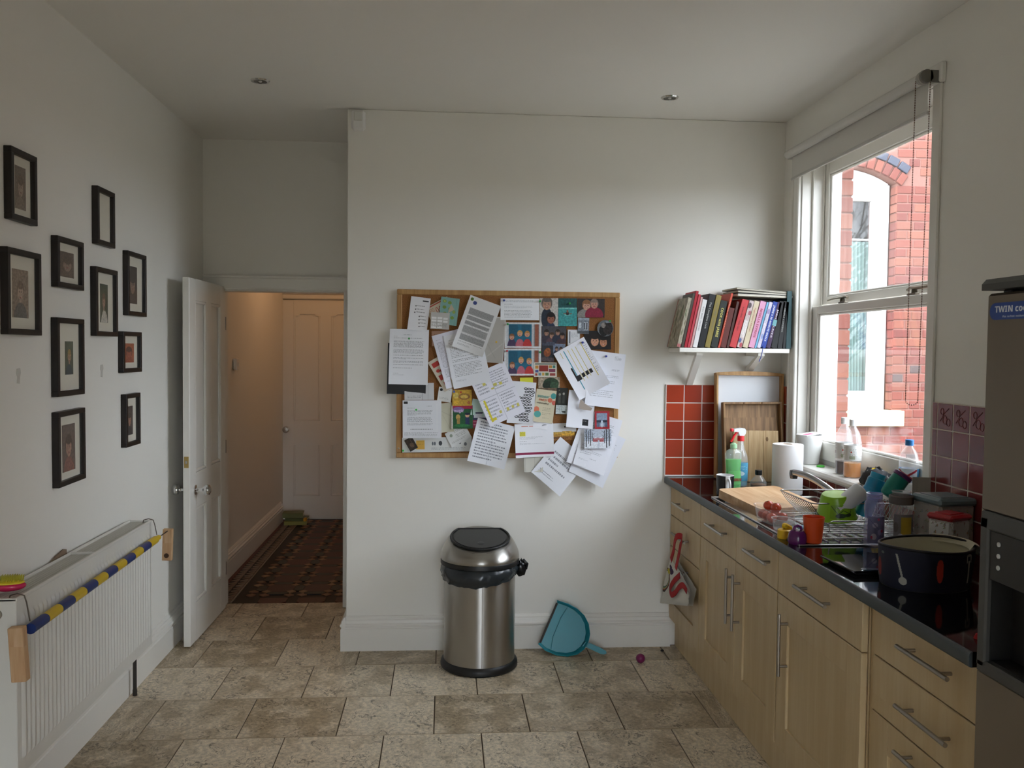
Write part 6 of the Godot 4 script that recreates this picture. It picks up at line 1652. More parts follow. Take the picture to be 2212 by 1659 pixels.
# ------------------------------------------------------------------ shelf with cookery books
func shelf_and_books() -> void:
	var s := thing("wall_shelf", "white wall shelf on two slanting brackets above the red tiles, full of books", "shelf", Vector3(0, 0, 0))
	part("board", MB.new().box(Vector3(1.502, 1.620, -4.589), Vector3(0.585, 0.023, 0.222), 0.002), M.gloss, s)
	for x: float in [1.325, 1.655]:
		var m := MB.new()
		var br := PackedVector2Array()
		var lo := 1.430 if x < 1.5 else 1.505
		for q: Vector2 in [Vector2(4.700, lo), Vector2(4.686, lo), Vector2(4.505, 1.594), Vector2(4.505, 1.6085), Vector2(4.700, 1.6085), Vector2(4.700, 1.592), Vector2(4.545, 1.592), Vector2(4.700, lo + 0.022)]: br.append(q)
		m.at(Vector3(x, 0, 0), Vector3(0, PI / 2, 0)).prism(br, -0.017, 0.017)
		part("bracket", m, M.gloss, s)
	var y0 := 1.632
	# x of the spine's foot at left, thickness, height, depth, lean in degrees, cover, what, lettering, its colour
	var rows := [
		[1.196, 0.020, 0.262, 0.200, 12.5, "8d8672", "large beige patterned book leaning at the left end of the shelf", "", "", false],
		[1.219, 0.014, 0.285, 0.190, 11.6, "4a4238", "thin dark grey book second from the left end of the shelf", "", "", false],
		[1.235, 0.015, 0.297, 0.200, 11.2, "b01a2c", "tall bright red thin book near the left end of the shelf", "", "", false],
		[1.252, 0.012, 0.280, 0.190, 11.4, "c9404e", "pinkish red thin book just right of the tall red one", "", "", false],
		[1.266, 0.011, 0.266, 0.185, 11.6, "d6a8a4", "pale pink patterned thin book left of the white cookery book", "", "", false],
		[1.280, 0.024, 0.252, 0.195, 11.3, "e6e4e2", "white cookery book with dark spine print, left part of the shelf", "MARY BERRY   Fast Cakes", "4a4a58", false],
		[1.307, 0.034, 0.280, 0.200, 11.8, "17181a", "thick black book between the white one and the yellow-silver one", "The Complete Cook", "c9c9c4", false],
		[1.344, 0.028, 0.276, 0.200, 12.0, "8d7d3e", "olive yellow and silver book left of the dark green cookery book", "KITCHEN  DIARIES", "6b6a62", false],
		[1.375, 0.036, 0.247, 0.200, 11.8, "20251f", "dark green cookery book with pale yellow lettering, middle of the shelf", "COOK with JAMIE", "cfc56a", true],
		[1.414, 0.011, 0.290, 0.195, 13.0, "c94a34", "tall thin orange-red book right of the dark green cookery book", "VEGETARIAN", "e6d6b0", false],
		[1.427, 0.030, 0.210, 0.195, 11.6, "5f2620", "short worn maroon book in the middle of the shelf", "", "", false],
		[1.459, 0.013, 0.246, 0.190, 12.0, "4a2a22", "narrow brown book right of the worn maroon one", "", "", false],
		[1.474, 0.036, 0.256, 0.200, 14.8, "c2393c", "thick plain red book with small dark spine print, middle of the shelf", "Jamie Oliver   Happy Days", "4a1a1c", false],
		[1.514, 0.026, 0.252, 0.195, 14.6, "b9a8a6", "floral patterned pale book right of the thick red one", "", "", false],
		[1.544, 0.028, 0.250, 0.200, 14.0, "cdbfa2", "cream book with faded red lettering, left of the pink cookery book", "Nigel Slater's Kitchen", "a8483f", false],
		[1.576, 0.031, 0.249, 0.200, 14.2, "d69ab8", "pink cookery book with red capitals on its spine", "NIGELLA EXPRESS", "9c2a44", true],
		[1.608, 0.011, 0.247, 0.190, 14.4, "6fa8c9", "thin light blue book right of the pink cookery book", "", "", false],
		[1.621, 0.019, 0.247, 0.190, 14.6, "c9c3d6", "pale lilac book left of the royal blue cookery book", "", "", false],
		[1.642, 0.026, 0.248, 0.200, 14.5, "22409a", "royal blue cookery book with white capitals, right part of the shelf", "JAMIE'S 30-MINUTE MEALS", "e6e8f0", true],
		[1.670, 0.023, 0.246, 0.200, 13.7, "3d2348", "dark purple book with a teal square on its spine", "JAMIE OLIVER", "d6ccd9", true],
		[1.697, 0.032, 0.247, 0.200, 9.5, "141416", "thick black book right of the dark purple one", "", "", false],
		[1.731, 0.025, 0.246, 0.195, 6.4, "1b1b1d", "black book with white spine print, third from the right end", "SIMPLE COOKING", "c9c9c6", false],
		[1.759, 0.015, 0.244, 0.195, 3.4, "101012", "slim black book beside the tall teal folder", "", "", false],
		[1.777, 0.026, 0.300, 0.205, 0.0, "25494d", "tall teal folder upright at the right end of the shelf", "", "", false]]
	for r: Array in rows:
		var w: float = r[1]; var h: float = r[2]; var d: float = r[3]
		var b := thing("book", r[6], "book", Vector3(r[0], y0, -4.482), Vector3(0, 0, -deg_to_rad(r[4])), "books on the wall shelf")
		# a leaning book stands on its lower right edge: lift it so that this edge meets the board
		b.position.y += w * sin(deg_to_rad(r[4])) + 0.0005
		var zz := -d / 2
		var m := MB.new()
		m.box(Vector3(w / 2, h / 2, -0.0012), Vector3(w, h, 0.0024), 0.001)
		m.box(Vector3(0.0011, h / 2, zz), Vector3(0.0022, h, d), 0.0006)
		m.box(Vector3(w - 0.0011, h / 2, zz), Vector3(0.0022, h, d), 0.0006)
		var cov: Material = mat(r[5], 0.55)
		if r[0] < 1.2: cov = skin(picture(64, 96, "aaa28e", [["e", 0.3, 0.3, 0.16, 0.08, "6f7a5a"], ["e", 0.7, 0.5, 0.14, 0.07, "857a62"], ["e", 0.4, 0.7, 0.18, 0.06, "7b7a5e"], ["r", 0, 0.94, 1, 0.06, "b06a6a"]], 0.2, 21), 0.6)
		if r[0] > 1.51 and r[0] < 1.52: cov = skin(picture(48, 160, "c4b2b0", [["e", 0.3, 0.1, 0.4, 0.06, "4a3a40"], ["e", 0.7, 0.25, 0.3, 0.05, "a8606a"], ["r", 0, 0.42, 1, 0.36, "d9d0cc"], ["e", 0.3, 0.85, 0.3, 0.05, "4a5a8a"], ["e", 0.7, 0.94, 0.3, 0.05, "a8404a"]], 0.1, 22), 0.4)
		if r[0] > 1.62 and r[0] < 1.63: cov = skin(picture(32, 160, "c9c3d6", [["e", 0.5, 0.2, 0.4, 0.06, "9a8ab8"], ["e", 0.4, 0.5, 0.4, 0.05, "e0d6e6"], ["e", 0.6, 0.75, 0.4, 0.06, "8d9ac9"]], 0.1, 23), 0.4)
		part("cover", m, cov, b)
		part("pages", MB.new().box(Vector3(w / 2, h / 2, zz - 0.001), Vector3(w - 0.0044, h - 0.006, d - 0.008)), mat("d8d0bc", 0.85), b)
		if r[7]:
			letters("spine_lettering", r[7], w * (0.50 if r[9] else 0.34), mat(r[8], 0.5), b, Vector3(w / 2, h * (0.53 if r[9] else 0.6), 0.0002), Vector3(0, 0, -PI / 2), "Droid Sans", 600 if r[9] else 400, h * (0.78 if r[9] and r[7].length() > 16 else 0.62 if r[9] else 0.5))
		if r[0] > 1.665 and r[0] < 1.675: part("spine_square", MB.new().box(Vector3(w / 2, h * 0.55, 0.0004), Vector3(w * 0.9, 0.032, 0.0008)), mat("6fa8b0", 0.4), b)
		if r[0] > 1.64 and r[0] < 1.65:
			var rb := MB.new()
			rb.tube([Vector3(0.010, 0.01, 0.001), Vector3(0.012, -0.012, 0.004), Vector3(0.013, -0.05, 0.004), Vector3(0.010, -0.075, 0.003)], 0.002, 6)
			part("ribbon", rb, mat("22409a", 0.6), b)
	# magazines lying on top of the row
	var tops := [[1.655, 1.906, 0.300, 0.012, -1.5, "3a3a38", "dark magazine lying lowest on top of the leaning books"], [1.650, 1.920, 0.290, 0.008, -2.6, "8a857a", "grey magazine lying in the middle of the stack over the books"], [1.648, 1.932, 0.300, 0.007, -3.6, "b9b4a6", "pale curled magazine uppermost over the row of books"]]
	for r: Array in tops:
		var b := thing("magazine", r[6], "magazine", Vector3(r[0], r[1], -4.585), Vector3(0, 0.06, deg_to_rad(r[4])), "magazines lying on the books")
		part("pages", MB.new().box(Vector3.ZERO, Vector3(r[2], r[3], 0.205), 0.001), mat("c9c3b4", 0.8), b)
		part("cover", MB.new().box(Vector3(0, r[3] / 2 + 0.0006, 0.001), Vector3(r[2] + 0.002, 0.0012, 0.209)), mat(r[5], 0.5), b)

# ------------------------------------------------------------------ trays leaning in the corner
func trays() -> void:
	# each tray stands on end and leans back; local y is up the tray, local z its inside
	var tray := func(called: String, label: String, pos: Vector3, turn: Vector3, w: float, h: float, depth: float, rim: Material, base: Material, curved: bool) -> void:
		var t := thing(called, label, "tray", pos, turn, "")
		var k := 0.012
		part("base", MB.new().box(Vector3(0, h / 2, 0.004), Vector3(w - 0.004, h - 0.004, 0.006)), base, t)
		for s: float in [-1.0, 1.0]:
			var m := MB.new().box(Vector3(s * (w / 2 - k / 2), h / 2, depth / 2), Vector3(k, h, depth), 0.003)
			part("side", m, rim, t)
		part("side", MB.new().box(Vector3(0, k / 2, depth / 2), Vector3(w - 2 * k, k, depth), 0.003), rim, t)
		if curved:
			var g := PackedVector2Array()
			for q in 13: g.append(Vector2(-w / 2 + w * q / 12.0, h + 0.010 * sin(PI * q / 12.0)))
			g.append(Vector2(w / 2, h - 0.012)); g.append(Vector2(-w / 2, h - 0.012))
			part("side", MB.new().prism(g, 0.0, depth), rim, t)
		else:
			# end wall with a long hand hole
			var m := MB.new()
			m.box(Vector3(-w * 0.32, h - k / 2, depth / 2), Vector3(w * 0.36 - 2 * k + 0.012, k, depth), 0.002)
			m.box(Vector3(w * 0.32, h - k / 2, depth / 2), Vector3(w * 0.36 - 2 * k + 0.012, k, depth), 0.002)
			m.box(Vector3(0, h - k / 2, depth - 0.006), Vector3(w * 0.30, k, 0.012), 0.002)
			m.box(Vector3(0, h - k / 2, 0.008), Vector3(w * 0.30, k, 0.016), 0.002)
			part("side", m, rim, t)
	var hazel: Material = M.oak
	tray.call("tray", "tallest tray in the corner, white inside with a wooden rim", Vector3(1.632, TOP, -4.618), Vector3(-0.085, 0, -0.012), 0.372, 0.566, 0.045, hazel, mat("dde0e4", 0.35), true)
	tray.call("tray", "brown wooden tray standing before the white one, slot handle at its top", Vector3(1.635, TOP, -4.550), Vector3(-0.10, 0, 0.012), 0.322, 0.415, 0.040, M.brownwood, M.brownwood, false)
	var b := thing("chopping_board", "pale wooden board leaning inside the brown tray behind the spray bottle", "chopping board", Vector3(1.633, TOP, -4.492), Vector3(-0.10, 0, -0.01))
	var lm := skin(wood("b59a70", "97794f", 95, 0.003, 0.03), 0.6, {"uv1_triplanar": true, "uv1_scale": Vector3(3, 3, 3)})
	for k in 3: part("plank", MB.new().box(Vector3(-0.081 + k * 0.081, 0.135, 0.0), Vector3(0.0806, 0.268, 0.016), 0.0012), lm, b)
	var kn := part("knot", MB.new().at(Vector3(0.060, 0.225, 0.0082), Vector3(PI / 2, 0, 0)).lathe([Vector2(0.0, 0.0006), Vector2(0.007, 0.0006), Vector2(0.010, 0.0)], 14, 60, Vector2(0.7, 1.2)), mat("6f5230", 0.7), b)

# ------------------------------------------------------------------ things on the worktop
func cup_shape(r0: float, r1: float, h: float, wall := 0.002, seg := 36) -> MB:
	return MB.new().lathe([Vector2(0, 0), Vector2(r0 - 0.003, 0), Vector2(r0, 0.003), Vector2(r1, h), Vector2(r1 - wall * 0.5, h + wall * 0.4), Vector2(r1 - wall, h), Vector2(r0 - wall, wall * 1.5), Vector2(0, wall * 1.5)], seg)

func worktop_things() -> void:
	var T := TOP + 0.0005
	var S := TOP + 0.0045         # on the sink's flange
	# mug
	var mug := thing("mug", "black and white mug with its white handle facing out, beside the sink", "mug", Vector3(1.333, T, -4.075), Vector3(0, 0.0, 0))
	part("body", MB.new().lathe([Vector2(0, 0.0), Vector2(0.036, 0.0), Vector2(0.0395, 0.004), Vector2(0.0415, 0.090), Vector2(0.0415, 0.094)], 40), mat("16171a", 0.12), mug)
	part("inside", MB.new().lathe([Vector2(0.0415, 0.0935), Vector2(0.0405, 0.0965), Vector2(0.0385, 0.094), Vector2(0.036, 0.008), Vector2(0.0, 0.005)], 40), mat("e2e2e0", 0.15), mug)
	var hm := MB.new()
	var hp: Array = []
	for k in 11:
		var an := -PI / 2 + PI * k / 10.0
		hp.append(Vector3(0.004, 0.048 + 0.032 * sin(an), 0.0395 + 0.024 * cos(an)))
	hm.tube(hp, 0.0055, 10)
	part("handle", hm, mat("dededc", 0.15), mug)
	var bandm: Array = []
	for k in 9:
		var an := PI / 2 - 0.26 + 0.52 * k / 8.0
		bandm.append(PackedVector3Array([Vector3(cos(an) * 0.0399, 0.004, sin(an) * 0.0399), Vector3(cos(an) * 0.0419, 0.0935, sin(an) * 0.0419)]))
	bandm.reverse()
	part("white_band", MB.new().grid(bandm), mat("dededc", 0.15), mug)
	# washing-up liquid
	var so := thing("soap_bottle", "clear bottle half full of bright green washing-up liquid behind the mug", "bottle", Vector3(1.425, T, -4.235), Vector3(0, 0.15, 0))
	var green := mat("46d850", 0.2, 0.0, {"backlight_enabled": true, "backlight": Color(0.25, 0.75, 0.25)})
	var sq := Vector2(1.0, 0.58)
	part("liquid", MB.new().lathe([Vector2(0, 0.002), Vector2(0.036, 0.002), Vector2(0.040, 0.006), Vector2(0.041, 0.06), Vector2(0.037, 0.10), Vector2(0.041, 0.150), Vector2(0, 0.151)], 36, 38, sq), green, so)
	part("shell", MB.new().lathe([Vector2(0.0382, 0.0), Vector2(0.0412, 0.006), Vector2(0.0422, 0.06), Vector2(0.0382, 0.10), Vector2(0.0425, 0.150), Vector2(0.0445, 0.178), Vector2(0.036, 0.194), Vector2(0.017, 0.203), Vector2(0.015, 0.210)], 36, 50, sq), clear("e6efe8", 0.22, 0.06), so)
	part("cap", MB.new().lathe([Vector2(0.0155, 0.205), Vector2(0.017, 0.206), Vector2(0.0165, 0.226), Vector2(0.010, 0.228), Vector2(0.009, 0.232), Vector2(0, 0.232)], 24), mat("a8d6a8", 0.3), so)
	var lb: Array = []
	for k in 15:
		var an := PI / 2 - 0.9 + 1.8 * k / 14.0
		lb.append(PackedVector3Array([Vector3(cos(an) * 0.0428, 0.028, sin(an) * 0.0428 * 0.585), Vector3(cos(an) * 0.0415, 0.095, sin(an) * 0.0415 * 0.585)]))
	lb.reverse()
	var lm := part("label", MB.new().grid(lb), mat("7fd67f", 0.35), so)
	letters("lettering", "MAGNUM", 0.020, mat("c01f3a", 0.4), lm, Vector3(0.004, 0.052, 0.0262), Vector3.ZERO, "Droid Sans", 800, 0.055)
	# spray bottle
	var sp := thing("spray_bottle", "clear trigger spray bottle with red trigger and collar before the wooden board", "spray bottle", Vector3(1.498, T, -4.345), Vector3(0, 0.18, 0))
	part("bottle", MB.new().lathe([Vector2(0, 0.002), Vector2(0.036, 0.0), Vector2(0.040, 0.008), Vector2(0.040, 0.13), Vector2(0.036, 0.155), Vector2(0.022, 0.19), Vector2(0.017, 0.215), Vector2(0.0145, 0.235)], 32, 60, Vector2(1, 0.7)), clear("e2edf2", 0.18, 0.05), sp)
	part("liquid", MB.new().lathe([Vector2(0, 0.004), Vector2(0.034, 0.004), Vector2(0.0375, 0.01), Vector2(0.0375, 0.085), Vector2(0, 0.086)], 28, 38, Vector2(1, 0.7)), mat("8fcbe0", 0.15), sp)
	part("label", MB.new().lathe([Vector2(0.0406, 0.03), Vector2(0.0406, 0.12)], 28, 38, Vector2(1, 0.7)), skin(picture(64, 48, "5aa8cc", [["e", 0.5, 0.4, 0.3, 0.2, "d6e8f0"], ["e", 0.2, 0.7, 0.2, 0.15, "2a6fa8"], ["t", 0.1, 0.65, 0.8, 0.25, "e6f0f4", 3, 5]]), 0.4), sp)
	part("collar", MB.new().lathe([Vector2(0.015, 0.230), Vector2(0.0175, 0.231), Vector2(0.0165, 0.256), Vector2(0.012, 0.257)], 22), mat("d21a22", 0.3), sp)
	var hd := PackedVector2Array()
	for q: Vector2 in [Vector2(-0.010, 0.255), Vector2(0.012, 0.255), Vector2(0.022, 0.268), Vector2(0.024, 0.283), Vector2(0.016, 0.294), Vector2(0.0, 0.297), Vector2(-0.042, 0.292), Vector2(-0.044, 0.279), Vector2(-0.018, 0.275)]: hd.append(q)
	part("head", MB.new().prism(hd, -0.011, 0.011, true), clear("eef2f4", 0.55, 0.2), sp)
	part("nozzle", MB.new().box(Vector3(-0.051, 0.286, 0), Vector3(0.016, 0.016, 0.018), 0.003), mat("d21a22", 0.3), sp)
	part("trigger", MB.new().tube([Vector3(-0.014, 0.277, 0), Vector3(-0.026, 0.270, 0), Vector3(-0.038, 0.256, 0), Vector3(-0.047, 0.238, 0), Vector3(-0.056, 0.226, 0)], 0.0058, 10), mat("d21a22", 0.3), sp)
	part("tube", MB.new().tube([Vector3(0, 0.02, 0), Vector3(0.004, 0.23, 0)], 0.002, 6), M.white, sp)
	# spice jar
	var j := thing("spice_jar", "small clear jar with a black cap before the leaning board", "jar", Vector3(1.578, T, -4.30))
	part("glass", MB.new().lathe([Vector2(0, 0.0), Vector2(0.036, 0.0), Vector2(0.040, 0.006), Vector2(0.040, 0.030), Vector2(0.024, 0.052), Vector2(0.016, 0.058), Vector2(0.016, 0.066)], 30, 60), clear("e8ecec", 0.16, 0.05), j)
	part("contents", MB.new().lathe([Vector2(0, 0.003), Vector2(0.036, 0.003), Vector2(0.037, 0.016), Vector2(0, 0.018)], 24), mat("6f4a2c", 0.8), j)
	part("cap", MB.new().lathe([Vector2(0.016, 0.064), Vector2(0.0175, 0.066), Vector2(0.0175, 0.086), Vector2(0.016, 0.088), Vector2(0, 0.088)], 24), M.black, j)
	# kitchen roll
	var kr := thing("kitchen_roll", "upright white kitchen roll between the sink and the flower pot", "paper roll", Vector3(1.650, T, -4.11))
	part("paper", MB.new().lathe([Vector2(0.022, 0.0), Vector2(0.0705, 0.0), Vector2(0.072, 0.003), Vector2(0.072, 0.237), Vector2(0.0705, 0.240), Vector2(0.022, 0.240), Vector2(0.022, 0.0)], 48), mat("f0f0f0", 0.9), kr)
	part("tube", MB.new().lathe([Vector2(0.0222, 0.001), Vector2(0.0222, 0.2405), Vector2(0.0205, 0.2405), Vector2(0.0205, 0.001)], 28), mat("a58a6a", 0.9), kr)
	# chopping board lying over the sink bowl
	var cb := thing("chopping_board", "thick pale wooden chopping board lying tilted over the sink bowl", "chopping board", Vector3(1.447, TOP + 0.016, -3.815), Vector3(0, 0.0, 0.0))
	cb.basis = Basis(Vector3.UP, 0.30) * Basis(Vector3.RIGHT, 0.125)
	var bp := PackedVector2Array()
	var hw := 0.163; var hh := 0.160; var rr := 0.025
	for c: Array in [[hw - rr, hh - rr, 0.0], [-hw + rr, hh - rr, 90.0], [-hw + rr, -hh + rr, 180.0], [hw - rr, -hh + rr, 270.0]]:
		for k in 6:
			var an := deg_to_rad(c[2] + 90.0 * k / 5.0)
			bp.append(Vector2(c[0] + rr * cos(an), c[1] + rr * sin(an)))
	part("board", MB.new().at(Vector3.ZERO, Vector3(-PI / 2, 0, 0)).prism(bp, -0.019, 0.019), M.pale, cb)
	# tomatoes in their clear tray
	var pu := thing("tomato_punnet", "clear plastic punnet of tomatoes at the worktop's edge", "punnet", Vector3(1.318, S, -3.40), Vector3(0, 0.10, 0))
	var pw := 0.085; var pd := 0.06
	var pg: Array = []
	for q: Array in [[0.82, 0.0], [0.86, 0.003], [1.0, 0.058], [1.06, 0.060], [1.06, 0.063]]:
		var ring := PackedVector3Array()
		for k in 28:
			var an := -TAU * k / 28.0
			var c := cos(an); var s := sin(an)
			ring.append(Vector3(signf(c) * pow(absf(c), 0.4) * pd * q[0], q[1], signf(s) * pow(absf(s), 0.4) * pw * q[0]))
		pg.append(ring)
	var pgt: Array = []
	for k in 28:
		var col := PackedVector3Array()
		for r in 5: col.append(pg[r][k])
		pgt.append(col)
	part("tray", MB.new().grid(pgt, true, false), clear("eef2f4", 0.14, 0.06), pu)
	var fl := MB.new(); fl.box(Vector3(0, 0.001, 0), Vector3(pd * 1.5, 0.0015, pw * 1.55))
	part("bottom", fl, clear("eef2f4", 0.14, 0.06), pu)
	var tm := mat("c04a30", 0.18); var stalk := mat("3f5a2a", 0.7)
	var tw := [[-0.030, 0.023, -0.048], [0.012, 0.023, -0.050], [-0.030, 0.023, -0.006], [0.014, 0.023, -0.008], [-0.026, 0.023, 0.036], [0.018, 0.023, 0.034], [-0.012, 0.058, -0.038], [0.0, 0.058, 0.010]]
	var tl := ["back left", "back right", "middle left", "middle right", "front left", "front right", "upper rear", "upper front"]
	for k in 8:
		var t := thing("tomato", "small red tomato lying %s in the clear punnet" % tl[k], "tomato", pu.position + Vector3(tw[k][0], tw[k][1] - 0.020, tw[k][2]), Vector3(0.3 * k, 0.7 * k, 0), "tomatoes in the clear punnet")
		t.rotation = Vector3(0, 0.7 * k, 0)
		part("flesh", MB.new().ball(Vector3(0, 0.020, 0), Vector3(0.021, 0.0195, 0.021), 24, 16), tm, t)
		part("scar", MB.new().ball(Vector3(0.006, 0.0385, 0.004), Vector3(0.003, 0.0015, 0.003), 10, 6), stalk, t)
	var lid := thing("plastic_tub", "small empty clear plastic tub in front of the tomatoes", "tub", Vector3(1.293, S, -3.245), Vector3(0, 0.15, 0))
	part("tray", MB.new().lathe([Vector2(0, 0.0), Vector2(0.040, 0.0), Vector2(0.044, 0.003), Vector2(0.047, 0.040), Vector2(0.051, 0.041)], 32, 50, Vector2(0.8, 1.1)), clear("eef2f4", 0.16, 0.06), lid)
	part("rim", MB.new().lathe([Vector2(0.049, 0.040), Vector2(0.0525, 0.041), Vector2(0.0525, 0.043), Vector2(0.049, 0.043)], 32, 50, Vector2(0.8, 1.1)), clear("f4f6f8", 0.3, 0.06), lid)
	# bottle tops: yellow spout and purple screw top
	var yt := thing("drinking_spout", "yellow plastic drinking spout at the worktop's edge", "spout", Vector3(1.246, T, -3.115), Vector3(0, 0.3, 0))
	part("skirt", MB.new().lathe([Vector2(0, 0), Vector2(0.026, 0), Vector2(0.027, 0.004), Vector2(0.026, 0.030), Vector2(0.020, 0.034), Vector2(0, 0.034)], 28), mat("e0b21a", 0.35), yt)
	part("spout", MB.new().at(Vector3(0.010, 0.040, 0), Vector3(0, 0, -0.5)).box(Vector3.ZERO, Vector3(0.034, 0.020, 0.030), 0.006), mat("e6bd22", 0.35), yt)
	var pt := thing("beaker_stopper", "dark purple screw top with a loop, left of the orange cup", "stopper", Vector3(1.254, T, -3.020))
	part("skirt", MB.new().lathe([Vector2(0, 0), Vector2(0.030, 0), Vector2(0.032, 0.005), Vector2(0.033, 0.020), Vector2(0.030, 0.038), Vector2(0.021, 0.048), Vector2(0, 0.051)], 32), mat("5a1858", 0.25), pt)
	part("loop", MB.new().tube([Vector3(-0.014, 0.045, 0), Vector3(-0.010, 0.060, 0), Vector3(0.0, 0.065, 0), Vector3(0.012, 0.060, 0), Vector3(0.016, 0.045, 0)], 0.005, 8), mat("6d2068", 0.3), pt)
	var bt := thing("plastic_stopper", "pale blue plastic stopper lying behind the purple screw top", "stopper", Vector3(1.325, S, -3.135), Vector3(0, 0.2, 0))
	part("skirt", MB.new().at(Vector3(0, 0.018, 0), Vector3(PI / 2, 0, 0.5)).lathe([Vector2(0, -0.025), Vector2(0.017, -0.025), Vector2(0.018, -0.02), Vector2(0.018, 0.02), Vector2(0.014, 0.025), Vector2(0, 0.025)], 24), mat("5a9ac0", 0.3), bt)
	part("seal", MB.new().at(Vector3(0, 0.018, 0), Vector3(PI / 2, 0, 0.5)).lathe([Vector2(0, 0.0255), Vector2(0.012, 0.0255), Vector2(0.012, 0.027), Vector2(0, 0.027)], 20), M.white, bt)
	# orange cup
	single("cup", cup_shape(0.029, 0.0375, 0.093), mat("e0501c", 0.35, 0.0, {"backlight_enabled": true, "backlight": Color(0.4, 0.13, 0.03)}), "bright orange plastic cup standing before the dish rack", "cup", Vector3(1.312, S, -3.018))
	dish_rack()
	# green bowl upside down in the rack
	var gb := thing("bowl", "lime green plastic bowl with a dark print, upside down in the dish rack", "bowl", Vector3(1.495, TOP + 0.052, -3.235), Vector3(0.12, 0, 0.10))
	part("shell", MB.new().lathe([Vector2(0.074, 0.0), Vector2(0.0765, 0.002), Vector2(0.0735, 0.010), Vector2(0.054, 0.088), Vector2(0.050, 0.094), Vector2(0.0, 0.095)], 44), mat("8cc01e", 0.3, 0.0, {"backlight_enabled": true, "backlight": Color(0.15, 0.25, 0.02)}), gb)
	var pr: Array = []
	for k in 17:
		var an := PI / 2 - 0.75 + 1.5 * k / 16.0
		var r0 := 0.0720; var r1 := 0.0595
		pr.append(PackedVector3Array([Vector3(cos(an) * r0, 0.018, sin(an) * r0), Vector3(cos(an) * r1, 0.068, sin(an) * r1)]))
	pr.reverse()
	part("print", MB.new().grid(pr), skin(picture(96, 56, "7fae1c", [["l", 0.05, 0.9, 0.3, 0.35, 0.02, "1d3312"], ["l", 0.3, 0.35, 0.5, 0.6, 0.02, "1d3312"], ["l", 0.5, 0.6, 0.75, 0.3, 0.02, "1d3312"], ["l", 0.75, 0.3, 0.95, 0.85, 0.02, "1d3312"], ["e", 0.4, 0.2, 0.2, 0.16, "22381a"], ["e", 0.66, 0.2, 0.14, 0.12, "22381a"], ["l", 0.2, 0.8, 0.8, 0.75, 0.02, "1d3312"]]), 0.35), gb)
	# white jug lying tilted at the back of the rack
	var jg := thing("jug", "white plastic beaker tilted mouth down behind the green bowl", "beaker", Vector3(1.522, TOP + 0.122, -3.20), Vector3(0, 0, 0))
	jg.rotation = Vector3(0.25, 0.25, -0.93)
	part("shell", MB.new().lathe([Vector2(0.029, -0.053), Vector2(0.0295, -0.055), Vector2(0.031, -0.055), Vector2(0.036, 0.060), Vector2(0.034, 0.066), Vector2(0.028, 0.067), Vector2(0.024, 0.062), Vector2(0, 0.061)], 36), mat("dfe0e0", 0.35, 0.0, {"backlight_enabled": true, "backlight": Color(0.35, 0.36, 0.36)}), jg)
	part("foot_ring", MB.new().lathe([Vector2(0.018, 0.064), Vector2(0.026, 0.0675), Vector2(0.029, 0.0695), Vector2(0.031, 0.0675)], 32), mat("e6e6e6", 0.3), jg)
	# water bottles
	bottle(Vector3(1.512, S, -2.975), "lilac clear water bottle with a pink and blue print, open top, right of the rack", "a9a8e0", 0.033, true)
	bottle(Vector3(1.634, S, -3.020), "clear water bottle with a grey band and yellow print, behind the lilac bottle", "d6dadc", 0.039, false)
	# blue and teal bottles tilted in the rack
	var bb := thing("water_bottle", "bright blue plastic bottle standing tilted at the back of the dish rack", "bottle", Vector3(1.588, TOP + 0.062, -3.215), Vector3(0.05, 0, -0.33))
	part("body", MB.new().lathe([Vector2(0, 0), Vector2(0.030, 0), Vector2(0.032, 0.004), Vector2(0.032, 0.10), Vector2(0.0345, 0.104), Vector2(0.0345, 0.112), Vector2(0.032, 0.116), Vector2(0.032, 0.150)], 32), mat("1d8fb8", 0.25, 0.0, {"backlight_enabled": true, "backlight": Color(0.05, 0.3, 0.4)}), bb)
	part("neck", MB.new().lathe([Vector2(0.030, 0.150), Vector2(0.0275, 0.153), Vector2(0.0275, 0.172), Vector2(0.0255, 0.172), Vector2(0.0255, 0.02), Vector2(0, 0.02)], 32), mat("35a6cc", 0.3), bb)
	var tc := thing("beaker", "teal beaker with a purple rim lying tilted on the blue bottle", "beaker", Vector3(1.664, TOP + 0.190, -3.125), Vector3(0.1, 0, -0.62))
	part("body", MB.new().lathe([Vector2(0, -0.048), Vector2(0.022, -0.048), Vector2(0.029, -0.040), Vector2(0.034, 0.0), Vector2(0.032, 0.040)], 32, 60), mat("1f8a7c", 0.3, 0.0, {"backlight_enabled": true, "backlight": Color(0.04, 0.25, 0.2)}), tc)
	part("rim", MB.new().lathe([Vector2(0.0325, 0.038), Vector2(0.035, 0.040), Vector2(0.035, 0.052), Vector2(0.033, 0.054), Vector2(0.030, 0.052), Vector2(0.029, 0.0)], 32), mat("5a2a66", 0.3), tc)
	# storage boxes in the corner by the fridge
	var bx := thing("storage_box", "tall patterned storage box with a blue-grey lid against the plum tiles", "box", Vector3(1.748, T, -2.945), Vector3(0, 0.10, 0))
	box_walls(bx, 0.138, 0.150, 0.162, skin(_flowers("a8a29c", 5), 0.4), mat("71868c", 0.35), 0.026)
	var rt := thing("storage_tub", "white flowered tub with a red lid in front of the patterned box", "tub", Vector3(1.668, T, -2.775), Vector3(0, 0.42, 0))
	box_walls(rt, 0.100, 0.088, 0.138, skin(_flowers("d0d0d0", 6), 0.35), mat("b01a26", 0.3), 0.020)
	var cd := thing("card", "blank white card standing on the near end of the sill, behind the patterned box", "card", Vector3(1.790, 1.0525, -3.162), Vector3(-0.05, 0.0, -0.02))
